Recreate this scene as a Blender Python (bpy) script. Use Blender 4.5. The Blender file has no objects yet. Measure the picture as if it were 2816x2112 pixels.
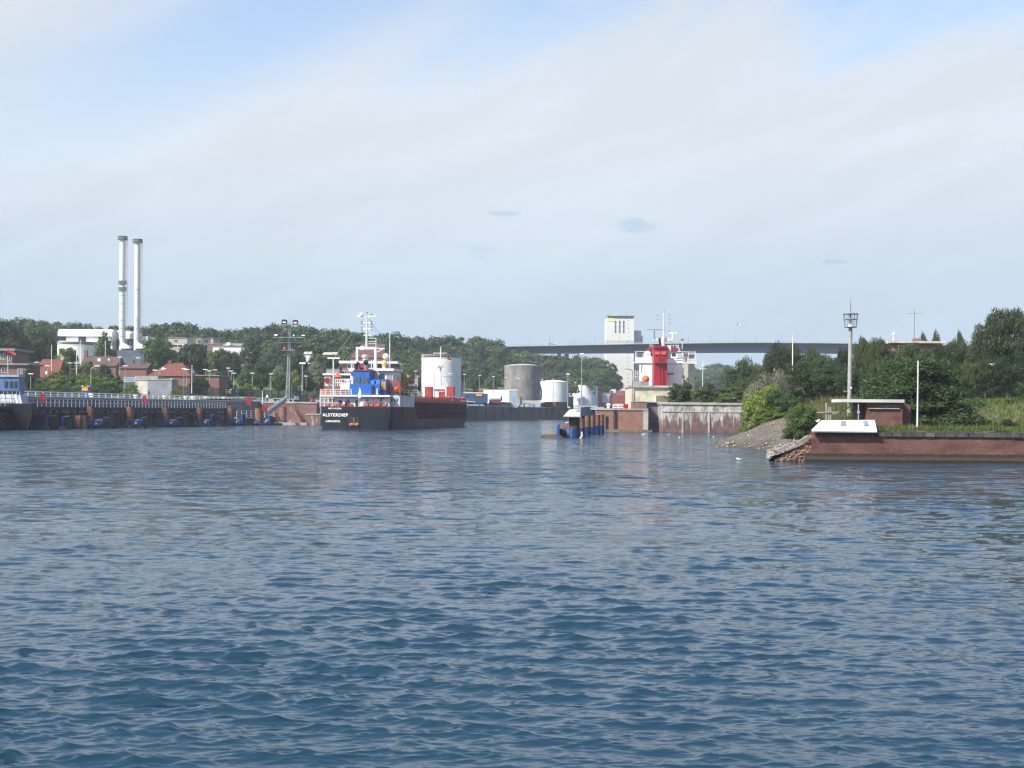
import bpy, bmesh, math, random
import numpy as np
from mathutils import Vector, Matrix
random.seed(7)
RNG = np.random.default_rng(11)
SC = bpy.context.scene
COL = SC.collection
rad = math.radians

# ------------------------------------------------------------------ camera
F, HZ, ROLL, EYE = 3911.0, 1132.0, rad(0.45), 3.5     # focal length and horizon row in photograph pixels
CR, SR = math.cos(ROLL), math.sin(ROLL)
cam = bpy.data.cameras.new('camera')
cam.sensor_fit = 'HORIZONTAL'; cam.sensor_width = 36.0
cam.lens = 36.0 * F / 2816.0
cam.shift_y = (HZ - 1056.0) / 2816.0
cam.clip_start = 0.5; cam.clip_end = 6000
camo = bpy.data.objects.new('camera', cam); COL.objects.link(camo)
camo.matrix_world = Matrix(((CR, -SR, 0, 0), (0, 0, -1, 0), (SR, CR, 0, EYE), (0, 0, 0, 1)))
SC.camera = camo

# ------------------------------------------------------------------ light
SUN_EL, SUN_SIDE = rad(44), rad(52)                   # from the left, behind the viewer
sdir = Vector((-math.sin(SUN_SIDE) * math.cos(SUN_EL), -math.cos(SUN_SIDE) * math.cos(SUN_EL), math.sin(SUN_EL)))
sun = bpy.data.lights.new('sun', 'SUN'); sun.energy = 4.5; sun.angle = rad(0.5); sun.color = (1.0, 0.95, 0.87)
suno = bpy.data.objects.new('sun', sun); COL.objects.link(suno)
suno.rotation_euler = sdir.to_track_quat('Z', 'Y').to_euler()
suno.location = (-60, -40, 90)

world = bpy.data.worlds.new('World'); SC.world = world; world.use_nodes = True
def build_world():
    nt = world.node_tree; N = nt.nodes; L = nt.links; N.clear()
    out = N.new('ShaderNodeOutputWorld'); bg = N.new('ShaderNodeBackground'); bg.inputs['Strength'].default_value = 0.13
    sky = N.new('ShaderNodeTexSky'); sky.sky_type = 'NISHITA'; sky.sun_disc = False
    sky.sun_elevation = SUN_EL; sky.sun_rotation = math.atan2(sdir.x, sdir.y)
    sky.air_density = 1.0; sky.dust_density = 1.6; sky.ozone_density = 1.2
    tc = N.new('ShaderNodeTexCoord')
    sep = N.new('ShaderNodeSeparateXYZ'); L.new(tc.outputs['Generated'], sep.inputs[0])
    def math_(op, a, b=None, c=None, clamp=False):
        m = N.new('ShaderNodeMath'); m.operation = op; m.use_clamp = clamp
        for i, v in enumerate((a, b, c)):
            if v is None: continue
            if isinstance(v, (int, float)): m.inputs[i].default_value = v
            else: L.new(v, m.inputs[i])
        return m.outputs[0]
    def mapr(v, a, b, lo=0.0, hi=1.0):
        m = N.new('ShaderNodeMapRange'); m.interpolation_type = 'SMOOTHSTEP'
        L.new(v, m.inputs[0]); m.inputs[1].default_value = a; m.inputs[2].default_value = b
        m.inputs[3].default_value = lo; m.inputs[4].default_value = hi
        return m.outputs[0]
    def noise(vec, scale, detail=5, rough=0.5, dist=0.0):
        n = N.new('ShaderNodeTexNoise'); L.new(vec, n.inputs['Vector']); n.inputs['Scale'].default_value = scale
        n.inputs['Detail'].default_value = detail; n.inputs['Roughness'].default_value = rough; n.inputs['Distortion'].default_value = dist
        return n.outputs['Fac']
    # a thin cloud deck: streaks drawn out along the wind, thinning out higher up
    z = sep.outputs['Z']; x = sep.outputs['X']
    ca, sa = math.cos(rad(19)), math.sin(rad(19))
    xa = math_('ADD', math_('MULTIPLY', x, ca), math_('MULTIPLY', z, sa)); za = math_('SUBTRACT', math_('MULTIPLY', z, ca), math_('MULTIPLY', x, sa))
    cmb = N.new('ShaderNodeCombineXYZ')
    L.new(math_('MULTIPLY', xa, 2.4), cmb.inputs[0]); L.new(math_('MULTIPLY', sep.outputs['Y'], 2.4), cmb.inputs[1]); L.new(math_('MULTIPLY', za, 11.0), cmb.inputs[2])
    s = noise(cmb.outputs[0], 1.25, 7, 0.55, 0.6)
    fine = noise(cmb.outputs[0], 4.0, 7, 0.62, 0.5)
    jit = math_('ADD', math_('MULTIPLY', math_('SUBTRACT', s, 0.5), 0.34), math_('MULTIPLY', math_('SUBTRACT', fine, 0.5), 0.06))
    thin = mapr(math_('ADD', z, jit), 0.205, 0.335, 0.0, 0.92)
    # a long clear lane running up across the deck
    lane = math_('SUBTRACT', math_('ADD', z, math_('MULTIPLY', jit, 0.16)), math_('ADD', math_('MULTIPLY', x, 0.41), 0.325))
    gap = math_('MULTIPLY', mapr(math_('ABSOLUTE', lane), 0.006, 0.062, 1.0, 0.0), mapr(x, -0.40, -0.15, 0.2, 0.78))
    mask = math_('SUBTRACT', 0.97, math_('MAXIMUM', thin, gap))
    # veil colour: blue grey low down, warm white higher up
    mixc = N.new('ShaderNodeMix'); mixc.data_type = 'RGBA'
    L.new(mapr(sep.outputs['Z'], 0.01, 0.2), mixc.inputs[0])
    mixc.inputs[6].default_value = (2.30, 2.95, 3.58, 1); mixc.inputs[7].default_value = (3.38, 3.62, 3.96, 1)
    # small loose grey-blue scraps in the veil
    mp2 = N.new('ShaderNodeMapping'); L.new(tc.outputs['Generated'], mp2.inputs[0]); mp2.inputs['Scale'].default_value = (5, 5, 19)
    scr = mapr(noise(mp2.outputs[0], 2.6, 4, 0.55), 0.685, 0.76)
    mixs = N.new('ShaderNodeMix'); mixs.data_type = 'RGBA'; 
    def puff(cx, cz, wx, wz):                    # a few small loose clouds
        du = math_('DIVIDE', math_('SUBTRACT', x, cx), wx); dv = math_('DIVIDE', math_('SUBTRACT', z, cz), wz)
        rr = math_('ADD', math_('ADD', math_('MULTIPLY', du, du), math_('MULTIPLY', dv, dv)), math_('MULTIPLY', math_('SUBTRACT', noise(tc.outputs['Generated'], 70, 5, 0.6), 0.5), 3.0))
        return math_('MULTIPLY', mapr(rr, 0.2, 1.3, 1.0, 0.0), mapr(sep.outputs['Y'], 0.0, 0.3))
    pf = puff(0.085, 0.130, 0.014, 0.0055)
    for a in ((-0.007, 0.138, 0.013, 0.0025), (0.22, 0.104, 0.008, 0.002)): pf = math_('MAXIMUM', pf, puff(*a))
    L.new(math_('MAXIMUM', math_('MULTIPLY', scr, 0.3), math_('MULTIPLY', pf, 0.5)), mixs.inputs[0])
    L.new(mixc.outputs[2], mixs.inputs[6]); mixs.inputs[7].default_value = (1.8, 2.5, 3.3, 1)
    # soft light and shade of the deck
    shade = N.new('ShaderNodeMix'); shade.data_type = 'RGBA'; shade.blend_type = 'MULTIPLY'; shade.inputs[0].default_value = 1
    L.new(mixs.outputs[2], shade.inputs[6])
    g = mapr(math_('ADD', math_('MULTIPLY', s, 0.6), math_('MULTIPLY', fine, 0.4)), 0.38, 0.66, 0.95, 1.04); cc = N.new('ShaderNodeCombineColor')
    for i in range(3): L.new(g, cc.inputs[i])
    L.new(cc.outputs[0], shade.inputs[7])
    fin = N.new('ShaderNodeMix'); fin.data_type = 'RGBA'; L.new(mask, fin.inputs[0])
    L.new(sky.outputs[0], fin.inputs[6]); L.new(shade.outputs[2], fin.inputs[7])
    L.new(fin.outputs[2], bg.inputs[0]); L.new(bg.outputs[0], out.inputs[0])
build_world()
vs = SC.view_settings
vs.view_transform = 'Standard'; vs.look = 'None'; vs.exposure = 0.8; vs.gamma = 1.0; vs.use_curve_mapping = False
SC.render.engine = 'CYCLES'
SC.cycles.use_denoising = True
SC.cycles.sample_clamp_direct = 4.0; SC.cycles.sample_clamp_indirect = 3.0
SC.cycles.filter_width = 1.3
try: SC.cycles.denoiser = 'OPENIMAGEDENOISE'
except Exception: pass
SC.cycles.max_bounces = 6; SC.cycles.diffuse_bounces = 2; SC.cycles.glossy_bounces = 3
SC.cycles.transmission_bounces = 3; SC.cycles.transparent_max_bounces = 6; SC.cycles.volume_bounces = 0
SC.cycles.caustics_reflective = False; SC.cycles.caustics_refractive = False
SC.cycles.use_adaptive_sampling = True

# ------------------------------------------------------------------ measuring: photograph pixel + distance -> place
def P(px, py, Y):
    dx = (px - 1408) / F; dz = -(py - HZ) / F
    return Vector(((dx * CR - dz * SR) * Y, Y, EYE + (dx * SR + dz * CR) * Y))
def PX(px, Y, py=1110): return P(px, py, Y).x
def PZ(px, py, Y): return P(px, py, Y).z
def Wt(px, py):
    dx = (px - 1408) / F; dz = -(py - HZ) / F
    return P(px, py, -EYE / (dx * SR + dz * CR))
QA, QB = -130.7, 0.227                                   # the quay line X = QA + QB * Y
def QL(Y): return QA + QB * Y
def QY(px, off=0.0): return (QA + off) / ((px - 1408) / F - QB)

# ------------------------------------------------------------------ materials
MATS = {}
def _base(name):
    m = bpy.data.materials.new(name); m.use_nodes = True
    nt = m.node_tree
    return m, nt.nodes, nt.links, nt.nodes['Principled BSDF']
def _noise(N, L, vec, scale, detail=5, rough=0.55):
    n = N.new('ShaderNodeTexNoise'); n.inputs['Scale'].default_value = scale; n.inputs['Detail'].default_value = detail
    n.inputs['Roughness'].default_value = rough
    if vec is not None: L.new(vec, n.inputs['Vector'])
    return n.outputs['Fac']
def _mix(N, L, fac, a, b, blend='MIX'):
    m = N.new('ShaderNodeMix'); m.data_type = 'RGBA'; m.blend_type = blend
    for sock, v in ((m.inputs[0], fac), (m.inputs[6], a), (m.inputs[7], b)):
        if isinstance(v, (int, float)): sock.default_value = v
        elif isinstance(v, tuple): sock.default_value = v if len(v) == 4 else (*v, 1)
        else: L.new(v, sock)
    return m.outputs[2]
def _map(N, L, vec, scale=(1, 1, 1), rot=(0, 0, 0)):
    m = N.new('ShaderNodeMapping'); L.new(vec, m.inputs[0]); m.inputs['Scale'].default_value = scale; m.inputs['Rotation'].default_value = rot
    return m.outputs[0]
def _range(N, L, v, a, b, lo=0.0, hi=1.0):
    m = N.new('ShaderNodeMapRange'); m.interpolation_type = 'SMOOTHSTEP'; L.new(v, m.inputs[0])
    for i, x in enumerate((a, b, lo, hi)): m.inputs[i + 1].default_value = x
    return m.outputs[0]
def _math(N, L, op, a, b):
    m = N.new('ShaderNodeMath'); m.operation = op
    for i, v in enumerate((a, b)):
        if isinstance(v, (int, float)): m.inputs[i].default_value = v
        else: L.new(v, m.inputs[i])
    return m.outputs[0]
def mat(name, rgb, rough=0.65, metal=0.0, var=0.22, scale=0.5, streak=None, sfac=0.5, bump=0.0, bscale=8.0, spec=0.35):
    if name in MATS: return MATS[name]
    m, N, L, b = _base(name)
    geo = N.new('ShaderNodeNewGeometry'); pos = geo.outputs['Position']
    n1 = _noise(N, L, pos, scale, 6, 0.6)
    dark = tuple(c * (1 - var) for c in rgb); lite = tuple(min(1, c * (1 + var * 0.7)) for c in rgb)
    col = _mix(N, L, _range(N, L, n1, 0.3, 0.7), dark, lite)
    if streak is not None:
        st = _noise(N, L, _map(N, L, pos, (1.6, 1.6, 0.12)), 1.1, 5, 0.65)
        col = _mix(N, L, _range(N, L, st, 0.5, 0.75, 0, sfac), col, streak)
    L.new(col, b.inputs['Base Color'])
    b.inputs['Roughness'].default_value = rough; b.inputs['Metallic'].default_value = metal
    b.inputs['Specular IOR Level'].default_value = spec
    if bump:
        bn = N.new('ShaderNodeBump'); bn.inputs['Strength'].default_value = bump; bn.inputs['Distance'].default_value = 0.05
        L.new(_noise(N, L, pos, bscale, 5, 0.6), bn.inputs['Height']); L.new(bn.outputs[0], b.inputs['Normal'])
    MATS[name] = m
    return m
def brick_mat(name, c1, c2, mortar, bw=0.25, bh=0.078, grime=0.35, white=None):
    m, N, L, b = _base(name)
    geo = N.new('ShaderNodeNewGeometry'); pos = geo.outputs['Position']
    sp = N.new('ShaderNodeSeparateXYZ'); L.new(pos, sp.inputs[0])
    cb = N.new('ShaderNodeCombineXYZ'); L.new(_math(N, L, 'ADD', sp.outputs[0], sp.outputs[1]), cb.inputs[0]); L.new(sp.outputs[2], cb.inputs[1])
    bt = N.new('ShaderNodeTexBrick'); L.new(cb.outputs[0], bt.inputs['Vector'])
    bt.inputs['Scale'].default_value = 1.0; bt.inputs['Brick Width'].default_value = bw; bt.inputs['Row Height'].default_value = bh
    bt.inputs['Mortar Size'].default_value = 0.009; bt.inputs['Bias'].default_value = -0.1
    bt.inputs['Color1'].default_value = (*c1, 1); bt.inputs['Color2'].default_value = (*c2, 1); bt.inputs['Mortar'].default_value = (*mortar, 1)
    n1 = _noise(N, L, _map(N, L, pos, (0.5, 0.5, 1.2)), 0.9, 7, 0.65)
    col = _mix(N, L, _range(N, L, n1, 0.38, 0.72, 0, grime), bt.outputs['Color'], tuple(x * 0.42 for x in c1))
    n2 = _noise(N, L, pos, 2.3, 5, 0.6)
    col = _mix(N, L, _range(N, L, n2, 0.5, 0.75, 0, 0.4), col, (0.24, 0.15, 0.115))
    if white is not None:                                    # lime runs and scale on an old wall
        st = _noise(N, L, _map(N, L, pos, (1.3, 1.3, 0.22)), 0.9, 6, 0.7)
        col = _mix(N, L, _range(N, L, st, white, white + 0.12, 0, 0.8), col, (0.5, 0.47, 0.43))
    L.new(col, b.inputs['Base Color']); b.inputs['Roughness'].default_value = 0.85
    bn = N.new('ShaderNodeBump'); bn.inputs['Strength'].default_value = 0.5; bn.inputs['Distance'].default_value = 0.02
    L.new(bt.outputs['Fac'], bn.inputs['Height']); bn.invert = True; L.new(bn.outputs[0], b.inputs['Normal'])
    MATS[name] = m
    return m
def emit_mat(name, rgb, strength):
    m, N, L, b = _base(name)
    b.inputs['Base Color'].default_value = (*rgb, 1); b.inputs['Emission Color'].default_value = (*rgb, 1)
    b.inputs['Emission Strength'].default_value = strength
    MATS[name] = m; return m
def leaf_mat(name, c1, c2, trans=0.3):
    m, N, L, b = _base(name)
    geo = N.new('ShaderNodeNewGeometry'); oi = N.new('ShaderNodeObjectInfo')
    n = _noise(N, L, geo.outputs['Position'], 0.55, 4, 0.6)
    mixv = _math(N, L, 'ADD', _math(N, L, 'MULTIPLY', n, 0.75), _math(N, L, 'MULTIPLY', oi.outputs['Random'], 0.4))
    n2 = N.new('ShaderNodeTexWhiteNoise'); n2.noise_dimensions = '3D'
    L.new(_map(N, L, geo.outputs['Position'], (3, 3, 3)), n2.inputs[0])
    col = _mix(N, L, _range(N, L, mixv, 0.3, 0.85), c1, c2)
    L.new(col, b.inputs['Base Color']); b.inputs['Roughness'].default_value = 0.55; b.inputs['Specular IOR Level'].default_value = 0.3
    tr = N.new('ShaderNodeBsdfTranslucent'); L.new(_mix(N, L, 0.5, col, (c2[0] * 1.5, c2[1] * 1.4, c2[2] * 0.6)), tr.inputs[0])
    ms = N.new('ShaderNodeMixShader'); ms.inputs[0].default_value = trans
    out = N['Material Output']
    L.new(b.outputs[0], ms.inputs[1]); L.new(tr.outputs[0], ms.inputs[2]); L.new(ms.outputs[0], out.inputs[0])
    MATS[name] = m; return m

white = mat('white_paint', (0.62, 0.63, 0.63), 0.5, var=0.1, streak=(0.42, 0.36, 0.3), sfac=0.4)
white_clean = mat('bright_white', (0.86, 0.86, 0.85), 0.45, var=0.05)
ltgrey = mat('galvanised', (0.42, 0.45, 0.48), 0.5, 0.3, var=0.15)
midgrey = mat('grey_steel', (0.22, 0.25, 0.28), 0.55, 0.2, var=0.2)
dark = mat('black_steel', (0.018, 0.021, 0.027), 0.55, var=0.3)
glass = mat('window_glass', (0.02, 0.03, 0.04), 0.08, var=0.2, spec=0.7)
concrete = mat('concrete', (0.36, 0.35, 0.32), 0.9, var=0.28, scale=0.7, streak=(0.16, 0.15, 0.13), sfac=0.6, bump=0.2)
concrete_dk = mat('dark_concrete', (0.15, 0.15, 0.165), 0.9, var=0.35, scale=0.6, streak=(0.03, 0.03, 0.035), sfac=0.7, bump=0.2)
red = mat('signal_red', (0.29, 0.009, 0.020), 0.5, var=0.12)
ship_red = mat('ship_red', (0.30, 0.040, 0.036), 0.55, var=0.25, streak=(0.2, 0.05, 0.035), sfac=0.5)
orange = mat('rescue_orange', (0.75, 0.12, 0.02), 0.5, var=0.15)
yellow = mat('yellow_paint', (0.72, 0.5, 0.03), 0.5, var=0.2)
sign_orange = mat('orange_sign', (0.75, 0.33, 0.02), 0.5, var=0.08)
blue = mat('fender_blue', (0.010, 0.065, 0.27), 0.45, var=0.3, scale=1.4, streak=(0.02, 0.05, 0.14), sfac=0.5)
navy = mat('container_navy', (0.03, 0.06, 0.14), 0.5, var=0.2)
rust = mat('rusty_pile', (0.23, 0.115, 0.072), 0.85, var=0.4, scale=1.2, streak=(0.06, 0.04, 0.03), sfac=0.7, bump=0.3)
rust_dk = mat('dark_rust', (0.05, 0.032, 0.026), 0.85, var=0.4, scale=1.0)
fence_green = mat('fence_green', (0.015, 0.07, 0.045), 0.6, var=0.15)
roof_red = mat('red_roof_tile', (0.145, 0.052, 0.038), 0.85, var=0.3, scale=1.2, streak=(0.15, 0.06, 0.045), sfac=0.5)
roof_brown = mat('brown_roof_tile', (0.095, 0.062, 0.055), 0.85, var=0.3, scale=1.2)
roof_grey = mat('grey_roof', (0.2, 0.21, 0.22), 0.8, var=0.2)
beige = mat('beige_panel', (0.42, 0.38, 0.32), 0.7, var=0.12)
tank_white = mat('tank_white', (0.66, 0.68, 0.68), 0.5, var=0.09, scale=0.25, streak=(0.5, 0.46, 0.4), sfac=0.3)
tank_grey = mat('tank_weathered', (0.20, 0.187, 0.18), 0.8, var=0.3, scale=0.25, streak=(0.065, 0.05, 0.045), sfac=0.85)
chim_white = mat('chimney_white', (0.60, 0.64, 0.64), 0.5, var=0.08, scale=0.2, streak=(0.5, 0.5, 0.48), sfac=0.3)
bridge_blue = mat('bridge_blue', (0.004, 0.013, 0.038), 0.6, var=0.12, scale=0.1)
bridge_grey = mat('bridge_parapet', (0.36, 0.38, 0.40), 0.7, var=0.12, scale=0.2)
pier_con = mat('pier_concrete', (0.40, 0.38, 0.34), 0.9, var=0.15, scale=0.2)
silo_white = mat('silo_render', (0.56, 0.56, 0.545), 0.85, var=0.07, scale=0.08, streak=(0.45, 0.42, 0.38), sfac=0.3)
silo_green = mat('silo_green_band', (0.38, 0.45, 0.37), 0.85, var=0.1)
bark = mat('bark', (0.075, 0.06, 0.045), 0.9, var=0.35, scale=3)
bark_pale = mat('pale_bark', (0.30, 0.27, 0.22), 0.9, var=0.4, scale=3)
stone = mat('grey_stone', (0.20, 0.185, 0.165), 0.9, var=0.4, scale=1.5, bump=0.4)
stone_dk = mat('dark_coping', (0.07, 0.066, 0.064), 0.9, var=0.45, scale=1.6, bump=0.4)
brick_red = brick_mat('red_brick', (0.21, 0.078, 0.056), (0.15, 0.056, 0.044), (0.22, 0.18, 0.16))
brick_old = brick_mat('old_harbour_brick', (0.165, 0.055, 0.038), (0.10, 0.036, 0.027), (0.135, 0.10, 0.085), grime=0.95)
brick_lime = brick_mat('limed_brick', (0.24, 0.095, 0.075), (0.17, 0.07, 0.06), (0.2, 0.16, 0.14), grime=0.45, white=0.58)
brick_loose = mat('loose_brick', (0.27, 0.17, 0.125), 0.9, var=0.5, scale=5)
leaf_dark = leaf_mat('leaf_dark', (0.018, 0.039, 0.014), (0.050, 0.085, 0.025))
leaf_mid = leaf_mat('leaf_mid', (0.034, 0.072, 0.018), (0.095, 0.15, 0.032))
leaf_lite = leaf_mat('leaf_light', (0.085, 0.14, 0.024), (0.19, 0.245, 0.046))
leaf_olive = leaf_mat('leaf_olive', (0.030, 0.048, 0.018), (0.080, 0.104, 0.034))
leaf_silver = leaf_mat('leaf_silver', (0.085, 0.105, 0.070), (0.190, 0.205, 0.130))
leaf_twig = leaf_mat('dry_twig', (0.10, 0.095, 0.075), (0.20, 0.19, 0.15), 0.1)
leaf_wood = leaf_mat('leaf_wood', (0.030, 0.060, 0.020), (0.088, 0.130, 0.038))
grass_mat = leaf_mat('grass_green', (0.060, 0.095, 0.020), (0.13, 0.15, 0.035))
grass_dry = leaf_mat('grass_dry', (0.075, 0.082, 0.028), (0.14, 0.125, 0.05))

# ------------------------------------------------------------------ mesh helpers
INV = {}
class MB:
    def __init__(s, local=False): s.v = []; s.f = []; s.local = local
    def add(s, vs, fs):
        o = len(s.v); s.v += [tuple(p) for p in vs]; s.f += [tuple(i + o for i in q) for q in fs]; return s
    def box(s, x0, x1, y0, y1, z0, z1):
        return s.add([(x0, y0, z0), (x1, y0, z0), (x1, y1, z0), (x0, y1, z0), (x0, y0, z1), (x1, y0, z1), (x1, y1, z1), (x0, y1, z1)],
                     [(0, 3, 2, 1), (4, 5, 6, 7), (0, 1, 5, 4), (1, 2, 6, 5), (2, 3, 7, 6), (3, 0, 4, 7)])
    def beam(s, p, q, w, h=None):
        p = Vector(p); q = Vector(q); h = h or w; d = (q - p).normalized()
        up = Vector((0, 0, 1)) if abs(d.z) < 0.95 else Vector((0, 1, 0))
        a = d.cross(up).normalized() * (w / 2); b = a.cross(d).normalized() * (h / 2)
        vs = [c + i * a + j * b for c in (p, q) for i, j in ((-1, -1), (1, -1), (1, 1), (-1, 1))]
        return s.add(vs, [(0, 1, 2, 3), (7, 6, 5, 4), (0, 4, 5, 1), (1, 5, 6, 2), (2, 6, 7, 3), (3, 7, 4, 0)])
    def cyl(s, p, q, r0, r1=None, n=10, cap=True):
        p = Vector(p); q = Vector(q); r1 = r0 if r1 is None else r1; d = (q - p).normalized()
        up = Vector((0, 0, 1)) if abs(d.z) < 0.95 else Vector((0, 1, 0))
        a = d.cross(up).normalized(); b = a.cross(d).normalized()
        vs = []
        for c, r in ((p, r0), (q, r1)):
            for i in range(n):
                t = 2 * math.pi * i / n; vs.append(c + a * (r * math.cos(t)) + b * (r * math.sin(t)))
        fs = [(i, i + n, (i + 1) % n + n, (i + 1) % n) for i in range(n)]
        if cap: fs += [tuple(range(n)), tuple(range(2 * n - 1, n - 1, -1))]
        return s.add(vs, fs)
    def prism(s, poly, vec):
        n = len(poly); vec = Vector(vec)
        vs = [Vector(p) for p in poly] + [Vector(p) + vec for p in poly]
        return s.add(vs, [tuple(range(n)), tuple(range(2 * n - 1, n - 1, -1))] + [(i, i + n, (i + 1) % n + n, (i + 1) % n) for i in range(n)])
    def lathe(s, c, prof, n=16, a0=0.0):
        c = Vector(c); vs = []
        for r, z in prof:
            for i in range(n):
                t = 2 * math.pi * i / n + a0; vs.append(c + Vector((r * math.cos(t), r * math.sin(t), z)))
        fs = []
        for k in range(len(prof) - 1):
            for i in range(n): fs.append((k * n + i, k * n + (i + 1) % n, (k + 1) * n + (i + 1) % n, (k + 1) * n + i))
        if prof[0][0] > 1e-4: fs.append(tuple(range(n - 1, -1, -1)))
        if prof[-1][0] > 1e-4: fs.append(tuple((len(prof) - 1) * n + i for i in range(n)))
        return s.add(vs, fs)
    def ball(s, c, rx, ry=None, rz=None, n=10, m=6):
        ry = ry or rx; rz = rz or rx; c = Vector(c); vs = []; fs = []
        for k in range(m + 1):
            t = math.pi * k / m
            for i in range(n):
                u = 2 * math.pi * i / n; vs.append(c + Vector((rx * math.sin(t) * math.cos(u), ry * math.sin(t) * math.sin(u), rz * math.cos(t))))
        for k in range(m):
            for i in range(n): fs.append((k * n + i, (k + 1) * n + i, (k + 1) * n + (i + 1) % n, k * n + (i + 1) % n))
        return s.add(vs, fs)
    def build(s, name, m, parent=None, smooth=False, kind=None):
        me = bpy.data.meshes.new(name)
        vs = s.v
        if parent is not None and not s.local:
            iv = INV[parent.name]; vs = [tuple(iv @ Vector(p)) for p in vs]
        me.from_pydata(vs, [], s.f)
        bm = bmesh.new(); bm.from_mesh(me)
        bmesh.ops.remove_doubles(bm, verts=bm.verts, dist=1e-5)
        bmesh.ops.recalc_face_normals(bm, faces=bm.faces); bm.to_mesh(me); bm.free()
        if smooth:
            me.polygons.foreach_set('use_smooth', [True] * len(me.polygons))
            me.set_sharp_from_angle(angle=rad(38))
        me.materials.append(m)
        o = bpy.data.objects.new(name, me); COL.objects.link(o)
        if parent is not None:
            o.parent = parent; INV[o.name] = INV[parent.name]
        else: INV[o.name] = Matrix()
        if kind: o['kind'] = kind
        return o
def tag(o, label, cat, group=None):
    o['label'] = label; o['category'] = cat
    if group: o['group'] = group
    return o
def thing(name, label, cat, loc=(0, 0, 0), rz=0.0, group=None):
    o = bpy.data.objects.new(name, None); COL.objects.link(o)
    o.location = loc; o.rotation_euler = (0, 0, rz); o.empty_display_size = 0.3
    INV[o.name] = (Matrix.Translation(loc) @ Matrix.Rotation(rz, 4, 'Z')).inverted()
    return tag(o, label, cat, group)
def struct(o): o['kind'] = 'structure'; return o
def copy_tree(o, parent=None):
    c = o.copy(); COL.objects.link(c); c.parent = parent
    for ch in o.children: copy_tree(ch, c)
    return c
def ordinal(i):
    w = ['first', 'second', 'third', 'fourth', 'fifth', 'sixth', 'seventh', 'eighth', 'ninth', 'tenth', 'eleventh', 'twelfth', 'thirteenth', 'fourteenth', 'fifteenth',
         'sixteenth', 'seventeenth', 'eighteenth', 'nineteenth', 'twentieth', 'twenty-first', 'twenty-second']
    return w[i]
def text_part(txt, size, m, parent, loc, rot, name='lettering', extr=0.004, sx=1.0, bold=0.0):
    cu = bpy.data.curves.new(name, 'FONT'); cu.body = txt; cu.size = size; cu.extrude = extr; cu.align_x = 'CENTER'; cu.align_y = 'CENTER'
    cu.offset = bold; cu.resolution_u = 3; cu.space_character = 1.08
    cu.materials.append(m)
    tmp = bpy.data.objects.new('lettering_curve', cu); COL.objects.link(tmp)
    me = bpy.data.meshes.new_from_object(tmp.evaluated_get(bpy.context.evaluated_depsgraph_get())); bpy.data.objects.remove(tmp)
    me.materials.clear(); me.materials.append(m)
    o = bpy.data.objects.new(name, me); COL.objects.link(o); o.parent = parent
    o.location = loc; o.rotation_euler = rot; o.scale = (sx, 1, 1)
    return o
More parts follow.
